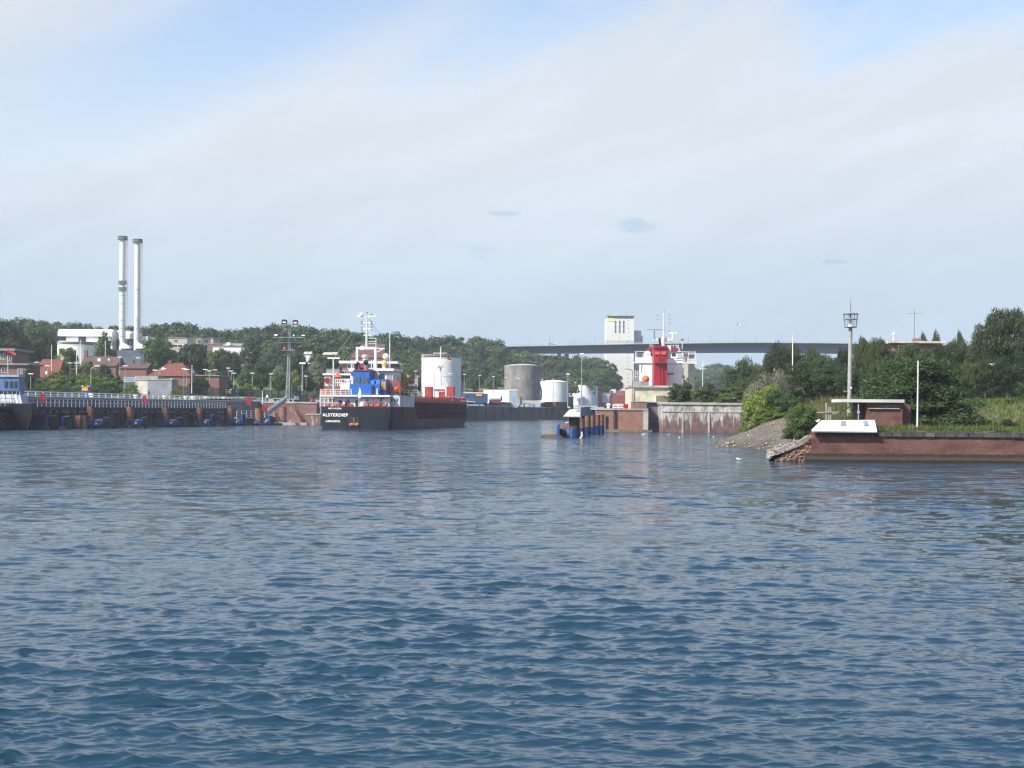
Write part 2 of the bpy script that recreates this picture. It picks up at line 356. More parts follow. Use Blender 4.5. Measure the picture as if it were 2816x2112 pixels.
# ================================================================== the setting: water
def build_water():
    k = 1.0e-4
    ys = [9.0]
    while ys[-1] < 1500: ys.append(ys[-1] + max(0.02, k * ys[-1] ** 2))
    ys = np.array(ys); nx = 640
    t = np.linspace(-1, 1, nx)
    Yg = np.repeat(ys[:, None], nx, 1); Xg = t[None, :] * (0.47 * ys[:, None] + 6.0)
    dY = np.maximum(0.02, k * ys ** 2)[:, None]; dX = ((0.47 * ys + 6.0) * 2 / nx)[:, None]
    Z = np.zeros_like(Yg); DX = np.zeros_like(Yg); DY = np.zeros_like(Yg)
    rng = np.random.default_rng(5)
    lam = np.concatenate([np.exp(rng.uniform(np.log(0.11), np.log(0.36), 80)), np.exp(rng.uniform(np.log(0.36), np.log(1.2), 70)), np.exp(rng.uniform(np.log(1.2), np.log(2.6), 34)), rng.uniform(3, 5, 4)])
    lam = lam * 0.55
    for l in lam:
        a = rng.normal(0, 0.38) + (0.10 if l > 1.0 else 0.0)
        if l < 0.6: a = rng.normal(0, 0.6)
        kx, ky = math.sin(a), math.cos(a); K = 2 * math.pi / l
        slope = 0.019 if l < 0.25 else (0.018 if l < 1.2 else (0.0085 if l < 2.7 else 0.004))
        amp = slope / K * rng.uniform(0.6, 1.4)
        att = np.clip((l / np.maximum(dY * abs(ky), dX * abs(kx)) - 2.2) / 2.0, 0, 1)
        ph = K * (kx * Xg + ky * Yg) + rng.uniform(0, 6.28)
        Z += att * amp * np.sin(ph); c = att * amp * np.cos(ph) * 1.35
        DX += c * kx; DY += c * ky
    # gusts: patches of stronger and weaker chop
    g = 0.8 + 0.35 * np.sin(0.11 * Xg + 0.05 * Yg + 1) * np.sin(0.083 * Yg - 0.04 * Xg) + 0.2 * np.sin(0.31 * Xg - 0.2 * Yg)
    Z *= g; DX *= g; DY *= g
    sg = float(Z[:200].std()); Z = Z + 0.15 * (np.minimum(Z * Z, 9 * sg * sg) / sg - sg)      # peaked crests, flat troughs
    V = np.stack([Xg + DX, Yg + DY, Z], -1).reshape(-1, 3)
    ny = len(ys); idx = np.arange(ny * nx).reshape(ny, nx)
    q = np.stack([idx[:-1, :-1], idx[:-1, 1:], idx[1:, 1:], idx[1:, :-1]], -1).reshape(-1, 4)
    me = bpy.data.meshes.new('water')
    me.vertices.add(len(V)); me.vertices.foreach_set('co', V.ravel().astype(np.float32))
    me.loops.add(q.size); me.loops.foreach_set('vertex_index', q.ravel().astype(np.int32))
    me.polygons.add(len(q)); me.polygons.foreach_set('loop_start', np.arange(0, q.size, 4, dtype=np.int32))
    me.polygons.foreach_set('use_smooth', np.ones(len(q), dtype=bool))
    me.update(calc_edges=True)
    m, N, L, b = _base('harbour_water')
    geo = N.new('ShaderNodeNewGeometry'); pos = geo.outputs['Position']
    b.inputs['Base Color'].default_value = (0.011, 0.034, 0.056, 1)
    b.inputs['Specular IOR Level'].default_value = 0.31
    b.inputs['Specular Tint'].default_value = (0.74, 0.89, 1.0, 1)  # reflections tinted blue, in place of bluer sky mirrored from higher up
    b.inputs['Roughness'].default_value = 0.11; b.inputs['IOR'].default_value = 1.33
    # ripples finer than the mesh, as slopes: small ones everywhere, metre-long ones where the mesh grows coarse
    sp_ = N.new('ShaderNodeSeparateXYZ'); L.new(pos, sp_.inputs[0])
    far = _range(N, L, sp_.outputs[1], 16, 85, 0.08, 1.0)
    gust = _range(N, L, _noise(N, L, _map(N, L, pos, (0.02, 0.05, 1)), 1.0, 4, 0.55), 0.3, 0.7, 0.75, 1.2)
    def slopes(scale, ang, amp, fac=None, detail=3):
        n = N.new('ShaderNodeTexNoise'); n.inputs['Scale'].default_value = scale; n.inputs['Detail'].default_value = detail; n.inputs['Roughness'].default_value = 0.6
        L.new(_map(N, L, pos, (0.5, 1.0, 1), (0, 0, rad(ang))), n.inputs['Vector'])
        v = N.new('ShaderNodeVectorMath'); v.operation = 'SUBTRACT'; L.new(n.outputs['Color'], v.inputs[0]); v.inputs[1].default_value = (0.5, 0.5, 0.5)
        w = N.new('ShaderNodeVectorMath'); w.operation = 'MULTIPLY'; L.new(v.outputs[0], w.inputs[0]); w.inputs[1].default_value = (amp * 0.6, amp, 0.0)
        x = N.new('ShaderNodeVectorMath'); x.operation = 'SCALE'; L.new(w.outputs[0], x.inputs[0])
        L.new(_math(N, L, 'MULTIPLY', gust, fac if fac is not None else 1.0), x.inputs['Scale'])
        return x.outputs[0]
    vec = geo.outputs['Normal']
    for v in (slopes(9.0, 12, 0.34), slopes(3.4, -9, 0.42), slopes(1.15, 7, 2.1, far), slopes(0.42, -5, 1.3, far)):
        a = N.new('ShaderNodeVectorMath'); a.operation = 'ADD'; L.new(vec, a.inputs[0]); L.new(v, a.inputs[1]); vec = a.outputs[0]
    nn = N.new('ShaderNodeVectorMath'); nn.operation = 'NORMALIZE'; L.new(vec, nn.inputs[0]); L.new(nn.outputs[0], b.inputs['Normal'])
    me.materials.append(m)
    o = bpy.data.objects.new('water', me); COL.objects.link(o); struct(o)
    INV['water'] = Matrix()
build_water()

# ================================================================== terrain, south bank
GY = [230, 300, 335, 380, 450, 520, 620, 780, 1000, 1500]
GP = [-300, 0, 400, 700, 900, 1100, 1350, 1500, 1640, 1760]
GZ = [[5.4] * 10, [5.4] * 10,
      [7, 7, 7, 6.2, 5.6, 5.6, 5.6, 5.6, 5.6, 5.6],
      [10, 10, 9, 7, 6, 5.6, 5.6, 5.6, 5.6, 5.6],
      [13, 13, 12, 10, 7.5, 6.2, 5.8, 5.6, 5.6, 5.6],
      [17, 17, 16, 15, 11, 8, 6.6, 5.8, 5.6, 5.6],
      [28, 28, 26, 23, 19, 14, 9, 6, 5.6, 5.6],
      [31, 31, 30, 29, 27, 26, 25, 19, 14, 5.6],
      [33, 33, 32, 31, 30, 28, 28, 24, 18, 5.6], [33, 33, 32, 31, 30, 28, 28, 24, 18, 5.6]]
GZ = np.array(GZ)
def ground(X, Y):
    px = 1408 + X / Y * F
    row = [np.interp(px, GP, r) for r in GZ]
    return float(np.interp(Y, GY, row))
def edge(Y):
    if Y < 335: return QL(Y) - 5
    if Y < 400: return max(QL(Y) - 5, -45.9)
    return QL(Y) + (0 if Y < 700 else min(30, (Y - 700) * 0.2))
grassland = mat('grassland', (0.10, 0.125, 0.045), 0.95, var=0.4, scale=0.3, bump=0.3, bscale=3)
paving = mat('quay_paving', (0.27, 0.26, 0.24), 0.9, var=0.2, scale=0.4)
def build_bank():
    Ys = list(np.concatenate([np.linspace(225, 334.9, 22), np.linspace(335.1, 399.9, 12), np.linspace(400.1, 700, 40), np.linspace(710, 1500, 40)]))
    us = np.concatenate([[0, 2, 5, 9, 14], np.linspace(20, 640, 60)])
    V = []; Fc = []
    for Y in Ys:
        for u in us:
            X = edge(Y) - u; V.append((X, Y, ground(X, Y) + (0.0 if u < 14 else 0.25 * math.sin(X * 0.3) * math.sin(Y * 0.21))))
    n = len(us)
    for i in range(len(Ys) - 1):
        for j in range(n - 1): Fc.append((i * n + j, i * n + j + 1, (i + 1) * n + j + 1, (i + 1) * n + j))
    mb = MB(); mb.v = V; mb.f = Fc
    struct(mb.build('terrain', grassland, smooth=True))
    # paved strip on the quay, 4 mm proud
    mb = MB()
    for i in range(len(Ys) - 1):
        a, b_ = Ys[i], Ys[i + 1]
        if b_ > 700: break
        w = 13.5
        mb.add([(edge(a), a, 5.41 if a < 330 else ground(edge(a), a) + .01), (edge(b_), b_, 5.41 if b_ < 330 else ground(edge(b_), b_) + .01),
                (edge(b_) - w, b_, ground(edge(b_) - w, b_) + 0.012), (edge(a) - w, a, ground(edge(a) - w, a) + 0.012)], [(0, 1, 2, 3)])
    struct(mb.build('quay_pavement', paving))
build_bank()

# quay wall and lock walls: each stretch is a thing
def wall_strip(name, label, p, q, z0, z1, m, th=1.2, cope=None, cap_m=None):
    p = Vector((p[0], p[1], 0)); q = Vector((q[0], q[1], 0)); d = (q - p).normalized(); nrm = Vector((-d.y, d.x, 0))
    T = thing(name, label, 'wall', ((p.x + q.x) / 2, (p.y + q.y) / 2, z0))
    mb = MB(); mb.prism([p + Vector((0, 0, z0)), q + Vector((0, 0, z0)), q + Vector((0, 0, z1)), p + Vector((0, 0, z1))], nrm * th); mb.build('wall_face', m, T)
    if cope:
        mb = MB(); o = -nrm * 0.12
        mb.prism([p + o + Vector((0, 0, z1 + .003)), q + o + Vector((0, 0, z1 + .003)), q + o + Vector((0, 0, z1 + cope)), p + o + Vector((0, 0, z1 + cope))], nrm * (th * 0.9))
        mb.build('coping', cap_m or concrete, T)
    return T
Ya, Yb = 200.0, 334.0
wall_strip('quay_wall', 'dark grey concrete quay wall behind the piled fender walkway', (QL(Ya) - 5, Ya), (QL(Yb) - 5, Yb), -2, 5.2, concrete_dk, cope=0.22, cap_m=midgrey)
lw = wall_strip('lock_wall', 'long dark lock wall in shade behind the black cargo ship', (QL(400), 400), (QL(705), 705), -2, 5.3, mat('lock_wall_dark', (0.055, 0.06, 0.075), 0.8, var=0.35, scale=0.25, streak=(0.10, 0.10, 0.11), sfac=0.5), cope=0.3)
mb = MB()                                                       # timber rubbing strip and ladder recesses
for Yr in np.arange(420, 700, 14.0):
    mb.beam((QL(Yr) + 0.14, Yr, 0.1), (QL(Yr) + 0.14, Yr, 5.2), 0.28)
mb.build('rubbing_post', rust_dk, lw, kind='stuff')
mb = MB(); mb.prism([(QL(400) + 0.02, 400, 0.05), (QL(705) + 0.02, 705, 0.05), (QL(705) + 0.35, 705, 0.05), (QL(400) + 0.35, 400, 0.05)], (0, 0, 0.35)); mb.build('algae_ledge', mat('algae', (0.12, 0.13, 0.04), 0.9), lw)

# lock head of brick facing the harbour
Yh = 335.0
T = thing('brick_lock_head', 'red brick lock head with lime runs between the signal mast and the black ship', 'wall', (-53, Yh, 0))
x0, x1 = PX(690, Yh), PX(871, Yh)
zt = PZ(780, 1109, Yh); zl = PZ(850, 1141, Yh)
MB().box(x0, x1, Yh, Yh + 6, zl - 4.5, zt).build('wall_face', brick_lime, T)
MB().box(x0 - .1, x1 + .15, Yh - .15, Yh + 6, zt + .003, zt + 0.4).build('coping', concrete, T)
MB().box(PX(848, Yh), x1 + 1.2, Yh - 2.2, Yh - .01, -1, zl).build('lower_step', brick_lime, T)
MB().box(PX(846, Yh), x1 + 1.3, Yh - 2.3, Yh - .01, zl + .003, zl + .28).build('step_coping', concrete, T)
MB().box(x0 - 1, PX(850, Yh), Yh - 3.2, Yh - .02, -1, 0.55).build('footing_ledge', concrete, T)

# ================================================================== south quay: piled fender walkway
front = lambda px: (QL(QY(px)), QY(px))
def mpp(Y): return Y / F
# walkway deck
T = thing('fender_walkway', 'dark steel walkway on braced legs along the quay wall', 'walkway', (QL(270) - 2, 270, 0))
yA, yB = QY(-260), QY(655)
def lane(off, z, ya, yb, w, h, name, m, T):
    a = Vector((QL(ya) + off, ya, z)); b_ = Vector((QL(yb) + off, yb, z))
    MB().beam(a, b_, w, h).build(name, m, T)
zdk = PZ(240, 1119, QY(240, -1.5))
lane(-1.6, zdk - .06, yA, yB, 2.6, 0.12, 'deck', concrete_dk, T)
lane(-0.45, zdk - .35, yA, yB, 0.3, 0.46, 'edge_beam', dark, T)
lane(-2.8, zdk - .35, yA, yB, 0.3, 0.46, 'edge_beam', dark, T)
lane(-0.6, zdk - 1.25, yA, yB, 0.25, 0.3, 'waling', rust_dk, T)
yy = yA; k = 0
while yy < yB:
    for off in (-0.6, -2.7): MB().cyl((QL(yy) + off, yy, -1.5), (QL(yy) + off, yy, zdk - .6), 0.22, n=8).build('leg', rust_dk, T, True)
    if k % 2 == 0:
        y2 = min(yy + 5.6, yB)
        MB().beam((QL(yy) - .62, yy, .4), (QL(y2) - .62, y2, zdk - .7), 0.16).build('brace', rust_dk, T)
        MB().beam((QL(yy) - .78, yy, zdk - .7), (QL(y2) - .78, y2, .4), 0.16).build('brace', rust, T)
    yy += 5.6; k += 1
# grey walkway railing
def railing(name, label, pts, h, rails, step, r, m, group=None, post_r=None):
    """pts: polyline of foot points; each post and each rail is a part"""
    T = thing(name, label, 'railing', pts[0], group=group)
    for a, b_ in zip(pts[:-1], pts[1:]):
        a = Vector(a); b_ = Vector(b_); n = max(1, int(round((b_ - a).length / step)))
        for f_ in rails:
            o = Vector((0, 0, h * f_)); MB().beam(a + o, b_ + o, r, r).build('rail', m, T)
        me = None
        for i in range(n + 1):
            c = a + (b_ - a) * (i / n)
            if me is None:
                iv = INV[T.name] @ c
                po = MB(True).cyl((0, 0, 0), (0, 0, h), post_r or r * .55, n=5).build('post', m, T); me = po.data; po.location = iv
            else:
                po = bpy.data.objects.new('post', me); COL.objects.link(po); po.parent = T; po.location = INV[T.name] @ c
    return T
def qp(Y, off, z): return (QL(Y) + off, Y, z)
hz1 = PZ(240, 1099, QY(240, -.5)) - zdk
railing('walkway_railing', 'grey steel railing of the piled walkway below the white rail', [qp(QY(0, -.5), -.5, zdk), qp(QY(620, -.5), -.5, zdk)], hz1, (0.5, 1.0), 1.35, 0.1, ltgrey, post_r=0.06)
ztop = 5.42
zr = PZ(240, 1081, QY(240, -5.4)) - ztop
railing('quay_railing', 'white pipe railing along the top of the dark quay wall', [qp(QY(55, -5.4), -5.4, ztop), qp(QY(728, -5.4), -5.4, ztop)], zr, (0.06, 0.52, 1.0), 2.4, 0.16, white_clean, post_r=0.09)

# mooring piles with blue sleeves, one thing each
def pile(px, pyt, pyb, wpx, label, sleeve=1157, off=0.0, m=rust):
    Y = QY(px, off); X = QL(Y) + off; r = wpx * mpp(Y) / 2
    zt = PZ(px, pyt, Y)
    T = thing('mooring_pile', label, 'pile', (X, Y, 0), group='rusty mooring piles along the south quay')
    p_ = MB().cyl((X, Y, -2), (X, Y, zt), r, n=16).build('pile', m, T, True)
    MB().cyl((X, Y, zt + .003), (X, Y, zt + .1), r * 1.03, r * 0.98, n=16).build('cap', rust_dk, p_, True)
    if sleeve:
        zs = PZ(px, sleeve, Y)
        s_ = MB().cyl((X, Y, .25), (X, Y, zs), r * 1.14, n=16).build('blue_sleeve', blue, T, True)
        for i in range(4):
            z = .4 + i * (zs - .5) / 4
            MB().beam((X - r * 1.1, Y - r * .62, z), (X - r * .2, Y - r * 1.24, z), .1).build('step', midgrey, s_)
        # bracket and roller beside the sleeve
        br = MB(); br.box(X + r * 1.05, X + r * 2.7, Y - .35, Y + .35, .3, zs + .15); br.build('bracket', navy, T)
        MB().cyl((X + r * 1.6, Y - .42, zs + .25), (X + r * 2.6, Y - .42, zs), .09, n=8).build('arm', midgrey, T)
        MB().ball((X + r * 1.9, Y - .45, .75), .25, n=8, m=5).build('float', mat('pale_blue', (0.25, 0.4, 0.6), 0.5), T, True)
    return T
wd = ['beside the leftmost pair of dark fenders', 'left of the red triangle board', 'just right of the red triangle board', 'midway between triangle and gangway', 'under the end of the grey railing', 'below the foot of the red panel', 'in front of the gangway foot']
for i, (px, w) in enumerate(((249, 19), (357, 20), (455, 19), (549, 18), (634, 20), (712, 22), (779, 21))):
    pyt = [1118, 1119, 1120, 1121, 1121, 1123, 1121][i]
    pile(px, pyt, 1178, w, 'rusty brown steel pile with blue sleeve, ' + wd[i], off=0.6)
for px, w, t in ((111, 17, 'behind the dark fenders next to the moored black hull'), (136, 14, 'second one behind the dark fenders')):
    pile(px, 1119, 1178, w, 'plain rusty pile ' + t, sleeve=None, off=-1.0)
# pale pipe floats between piles
for px in (276, 383, 482, 571, 655, 735):
    Y = QY(px, .7); c = (QL(Y) + .7, Y, PZ(px, 1159, Y))
    o = MB().cyl((c[0] - .35, c[1], c[2]), (c[0] + .35, c[1] + .1, c[2]), .5, n=10).build('cylinder_fender', mat('dirty_white', (0.42, 0.40, 0.36), 0.7, var=0.3), None, True)
    tag(o, 'small off-white cylinder fender hung next to the blue fender panel ' + {276: 'nearest the rusty box', 383: 'after the red triangle', 482: 'third along', 571: 'fourth along', 655: 'under the red panel', 735: 'by the gangway'}[px], 'fender', 'cylinder fenders on the south quay')
# blue fender panels (blue edge, dark rubber face)
def fender(px0, px1, pyt, pyb, label, off=1.3, edge_px=7):
    off += random.uniform(-.35, .35); Y = QY(px0, off); s = mpp(Y); X0 = PX(px0, Y); X1 = PX(px1, Y) + random.uniform(-.25, .2); zt = PZ(px0, pyt, Y) + random.uniform(-.3, .15)
    T = thing('dock_fender', label, 'fender', (X0, Y, 0), group='blue fender panels on the south quay')
    xe = X0 + edge_px * s
    f_ = MB()
    f_.prism([(X0, Y, .05), (xe, Y, .05), (xe, Y, zt - .15), (xe - .1, Y, zt), (X0, Y, zt - .1)], (0, .7, 0)); f_.build('blue_edge', blue, T)
    MB().prism([(xe + .003, Y + .05, .02), (X1, Y + .5, .02), (X1, Y + .5, zt - .35), (xe + .003, Y + .05, zt - .08)], (0, .55, 0)).build('rubber_face', dark, T)
    MB().beam((X0 + .2, Y + .75, zt * .55), (X0 + .2, Y + 2.2, zt * .55), .3).build('bracket', navy, T)
    MB().beam((X0 + .25, Y - .05, zt - .12), (X1 - .1, Y + .3, zt + .05), .09).build('chain_bar', midgrey, T)
fl = ['wide dark fender panel with pale blue edge, next to the moored black hull', 'second wide dark fender panel with a pale blue edge', 'blue fender panel right of the rusty box fender', 'blue fender panel below the red triangle board',
      'blue fender panel fourth of the narrow ones', 'blue fender panel with white clamp under the railing end', 'blue fender panel below the red panel', 'blue fender panel at the gangway foot', 'last blue fender panel, nearest the black cargo ship']
for i, a in enumerate(((126, 160, 1142, 1181), (169, 192, 1142, 1181), (281, 302, 1143, 1178), (387, 407, 1143, 1178), (484, 500, 1144, 1177), (577, 592, 1141, 1176), (660, 675, 1140, 1172), (736, 751, 1140, 1171), (803, 816, 1139, 1170))):
    fender(*a, fl[i])
Yx = QY(88, 1.6)
T = thing('dock_fender', 'unlit black fender panel touching the moored dark hull', 'fender', (PX(90, Yx), Yx, 0), group='blue fender panels on the south quay')
MB().box(PX(89, Yx), PX(125, Yx), Yx, Yx + 1, .05, PZ(100, 1145, Yx)).build('rubber_face', dark, T)
MB().box(PX(89, Yx), PX(124, Yx), Yx + .1, Yx + .9, PZ(100, 1145, Yx) + .003, PZ(100, 1142, Yx)).build('top_rail', rust_dk, T)
Yx = QY(206, 1.0)
T = thing('box_fender', 'rusty brown box fender standing between blue fender panels', 'fender', (PX(206, Yx), Yx, 0))
MB().box(PX(206, Yx), PX(221, Yx), Yx, Yx + 1.2, .05, PZ(210, 1143, Yx)).build('casing', rust, T)
MB().box(PX(221, Yx) + .003, PX(236, Yx), Yx + .25, Yx + 1.4, .05, PZ(210, 1143, Yx)).build('side_panel', rust_dk, T)
# low floating timber along the foot
T = thing('floating_boom', 'low dark timber boom floating along the foot of the fenders', 'boom', qp(280, 1.2, 0))
for i in range(12):
    ya = QY(90, 1.2) + i * (QY(845, 1.2) - QY(90, 1.2)) / 12; yb = ya + (QY(845, 1.2) - QY(90, 1.2)) / 12 - .15
    MB().beam(qp(ya, 1.2 + random.uniform(-.1, .1), .12), qp(yb, 1.2, .12), 1.1, .55).build('timber', rust_dk if i % 3 else rust, T)

# low landing with three-bar white railings, and gangway
Y1, Y2 = QY(640, -2), QY(800, -2)
T = thing('landing_stage', 'low pale landing stage at the foot of the gangway', 'platform', qp(325, -2.5, 0))
MB().prism([qp(Y1, -3.8, 1.5), qp(Y2, -3.8, 1.5), qp(Y2, -1.0, 1.5), qp(Y1, -1.0, 1.5)], (0, 0, .25)).build('deck', concrete, T)
for Yp in np.linspace(Y1 + 1, Y2 - 1, 6): MB().cyl(qp(Yp, -2.2, -1), qp(Yp, -2.2, 1.5), .2, n=8).build('leg', concrete, T, True)
railing('landing_railing', 'three-bar light grey railing in front of the brick lock head', [qp(Y1, -1.1, 1.75), qp(Y2, -1.1, 1.75), qp(QY(845, -2), -1.2, 1.55)], 1.5, (.3, .65, 1.0), 2.6, .13, mat('rail_grey', (0.55, 0.57, 0.58), .5, var=.1))
T = thing('gangway', 'sloping grey steel gangway from the quay by the signal mast down to the landing', 'gangway', P(745, 1140, 322))
a, b_ = P(736, 1140, 322), P(788, 1101, 333)
d = (b_ - a)
sd = Vector((0, 1.1, 0))
MB().prism([a - sd * .5, b_ - sd * .5, b_ + sd * .5, a + sd * .5], (0, 0, -.18)).build('deck', midgrey, T)
for k in (-.5, .5):
    MB().prism([a + sd * k, b_ + sd * k, b_ + sd * k + Vector((0, 0, .55)), a + sd * k + Vector((0, 0, .55))], (0, .06, 0)).build('side_plate', mat('gangway_grey', (0.30, 0.34, 0.38), .5, .2), T)
    for h_ in (.8, 1.15): MB().beam(a + sd * k + Vector((0, 0, h_)), b_ + sd * k + Vector((0, 0, h_)), .07).build('handrail', ltgrey, T)
    for t_ in np.linspace(0, 1, 7): MB().cyl(a + d * t_ + sd * k, a + d * t_ + sd * k + Vector((0, 0, 1.15)), .035, n=5).build('post', ltgrey, T)
# ================================================================== boards, boxes and small gear on the south quay
def panel(name, label, cat, px0, px1, py0, py1, Y, m, shape='rect', th=.15, legs=True):
    x0, x1 = PX(px0, Y), PX(px1, Y); z1, z0 = PZ(px0, py0, Y), PZ(px0, py1, Y)
    T = thing(name, label, cat, ((x0 + x1) / 2, Y, z0))
    if shape == 'rect': pts = [(x0, Y, z0), (x1, Y, z0), (x1, Y, z1), (x0, Y, z1)]
    elif shape == 'tri': pts = [(x0, Y, z0), (x1, Y, z0), ((x0 + x1) / 2 + .1, Y, z1), ((x0 + x1) / 2 - .1, Y, z1)]
    else: pts = [(x0, Y, z0), (x0 + (x1 - x0) * .45, Y, z0 - .05), (x1, Y, z0 + (z1 - z0) * .45), (x1, Y, z1), (x0, Y, z1)]
    MB().prism(pts, (0, th, 0)).build('board', m, T)
    if legs:
        for fx in (.25, .75):
            xx = x0 + (x1 - x0) * fx; MB().beam((xx, Y + th + .06, z0 - .2), (xx, Y + th + .06, z0 + (z1 - z0) * .6), .1).build('support', ltgrey, T)
    return T
panel('day_board', 'upright red rectangular board on the railing near the moored black hull', 'board', 110, 122, 1082, 1105, QY(116, -.2), red)
panel('day_board', 'red triangular board fixed over the quay railing', 'board', 387, 407, 1088, 1107, QY(397, -.2), red, 'tri')
panel('day_board', 'red board with cut lower corner at the end of the white railing', 'board', 679, 692, 1092, 1114, QY(686, -3.2), red, 'cut')
T = thing('lifebuoy_box', 'small red lifebuoy cabinet on a post by the gangway', 'cabinet', P(730, 1150, 318))
Yq = 318; MB().box(PX(721, Yq), PX(735, Yq), Yq, Yq + .5, PZ(730, 1131, Yq), PZ(730, 1117, Yq)).build('cabinet', red, T)
MB().beam((PX(727, Yq), Yq + .25, 1.7), (PX(727, Yq), Yq + .25, PZ(730, 1131, Yq)), .12).build('post', ltgrey, T)

def kiosk(label, px0, px1, py0, Y, lamp=True, cat='kiosk'):
    x0, x1 = PX(px0, Y), PX(px1, Y); g = ground(x0, Y); z1 = PZ(px0, py0, Y)
    T = thing('control_kiosk', label, cat, ((x0 + x1) / 2, Y, g), group='navy control kiosks with orange signs')
    MB().box(x0, x1, Y, Y + 1.8, g - .3, z1).build('cabin', navy, T)
    MB().box(x0 + (x1 - x0) * .12, x0 + (x1 - x0) * .78, Y - .08, Y - .003, z1 - .75, z1 - .1).build('orange_sign', sign_orange, T)
    MB().box(x0 - .08, x1 + .08, Y - .08, Y + 1.9, z1 + .003, z1 + .12).build('roof', midgrey, T)
    if lamp:
        for k in (.05, .75): MB().box(x0 + (x1 - x0) * k, x0 + (x1 - x0) * k + .35, Y - .2, Y + .2, z1 + .13, z1 + .24).build('lamp', white_clean, T)
kiosk('navy control kiosk with orange sign in front of the green fence', 223, 246, 1064, 285)
kiosk('navy control kiosk with orange sign behind the middle of the white railing', 620, 637, 1073, 345)
kiosk('navy control kiosk with orange sign at the bow of the black ship', 1306, 1331, 1083, 512, False)

def bollard(p, label, m=white_clean):
    T = thing('bollard', label, 'bollard', p, group='white capped bollards along the quay edge')
    MB(True).lathe((0, 0, 0), [(.28, 0), (.26, .45), (.42, .55), (.46, .72), (.3, .85), (0, .88)], 10).build('bollard_body', m, T, True)
    MB(True).lathe((0, 0, 0), [(.42, 0), (.42, .06), (.3, .06)], 10).build('base', midgrey, T, True)
bl = ['left of the red triangle', 'by the red triangle', 'right of the red triangle', 'before the pair in mid railing', 'first of the pair in mid railing', 'second of the pair in mid railing', 'left of the kiosk', 'beside the red panel', 'left of the gangway head', 'at the gangway head', 'behind the signal mast']
for i, px in enumerate((250, 372, 452, 510, 530, 565, 615, 665, 757, 768, 800)):
    Y = QY(px, -7); bollard((QL(Y) - 7, Y, 5.42), 'white capped bollard on the south quay ' + bl[i])
for i, px in enumerate((1318, 1351, 1381, 1411, 1429, 1441, 1469, 1492, 1522)):
    Y = QY(px, -1.5); bollard((QL(Y) - 1.5, Y, 5.62), 'white capped bollard on the lock wall, ' + ordinal(i) + ' from the ship bow')

# signal mast
T = thing('signal_mast', 'tall grey lattice mast with red and green shipping lights', 'signal mast', P(791, 1100, 336))
Ym = 336.0; base = P(791, 1101, Ym); top = P(798, 868, Ym)
mb = MB(); w0, w1 = .82, .34
def leg_at(t, i, j): 
    c = base.lerp(top, t); w = w0 + (w1 - w0) * t; return c + Vector((i * w / 2, j * w / 2, 0))
for i, j in ((-1, -1), (1, -1), (1, 1), (-1, 1)): MB().beam(leg_at(0, i, j), leg_at(.93, i, j), .085).build('mast_leg', ltgrey, T)
n = 34
for k in range(n):
    t0, t1 = k / n * .93, (k + 1) / n * .93
    cs = [(-1, -1), (1, -1), (1, 1), (-1, 1)]
    for q in range(4):
        mb.beam(leg_at(t0, *cs[q]), leg_at(t0, *cs[(q + 1) % 4]), .045)
        mb.beam(leg_at(t0, *cs[q]), leg_at(t1, *cs[(q + 1) % 4]), .04)
mb.build('lattice', ltgrey, T, kind='stuff')
MB().cyl(base.lerp(top, .93), top, .06, n=6).build('spike', ltgrey, T)
MB().beam(base + Vector((.55, .2, 0)), base.lerp(top, .8) + Vector((.33, .2, 0)), .12).build('cable_tray', dark, T)
for py, a, b_ in ((893, 777, 820), (928, 752, 838), (963, 775, 813)):
    MB().beam(P(a, py, Ym - .5), P(b_, py, Ym - .5), .2).build('crossarm', ltgrey, T)
    MB().box(PX(a, Ym), PX(b_, Ym), Ym - 1.3, Ym - .6, PZ(a, py, Ym) - .1, PZ(a, py, Ym) - .02).build('catwalk', midgrey, T)
    MB().beam(P(a, py + 14, Ym - .9), P(b_, py + 14, Ym - .9), .05).build('catwalk_rail', midgrey, T)
lamp_w = emit_mat('signal_white', (0.9, 0.95, 1.0), 1.2); lamp_r = emit_mat('signal_lit_red', (1.0, 0.03, 0.02), 2.2); lamp_g = emit_mat('signal_lit_green', (0.02, 0.8, 0.4), 1.3)
def sig(px, py, lit, two=True, big=1.0):
    c = P(px, py, Ym - .75); s = mpp(Ym)
    w = 7.4 * s * big
    h = MB().box(c.x - w, c.x + w, c.y - .1, c.y + .5, c.z - w * .75, c.z + w * .45)
    h.prism([(c.x - w, c.y - .1, c.z + w * .45), (c.x + w, c.y - .1, c.z + w * .45), (c.x + w * .7, c.y - .1, c.z + w * .85), (c.x - w * .7, c.y - .1, c.z + w * .85)], (0, .6, 0))
    ho = h.build('lantern_housing', dark, T)
    if lit:
        for dx in ((-2.2, 2.2) if two else (0,)):
            r = (1.5 if two else 2.3) * s
            MB().cyl((c.x + dx * s, c.y - .1, c.z - 1.5 * s), (c.x + dx * s, c.y - .2, c.z - 1.5 * s), r, n=12).build('lens', lit, ho)
sig(782, 885, lamp_w); sig(812, 886, lamp_w); sig(759, 920, lamp_w, True, .85); sig(783, 920, None, big=.85); sig(808, 921, lamp_g, False, .85); sig(834, 921, lamp_w, True, .85); sig(782, 956, lamp_r, False, .85); sig(812, 957, None, big=.85)

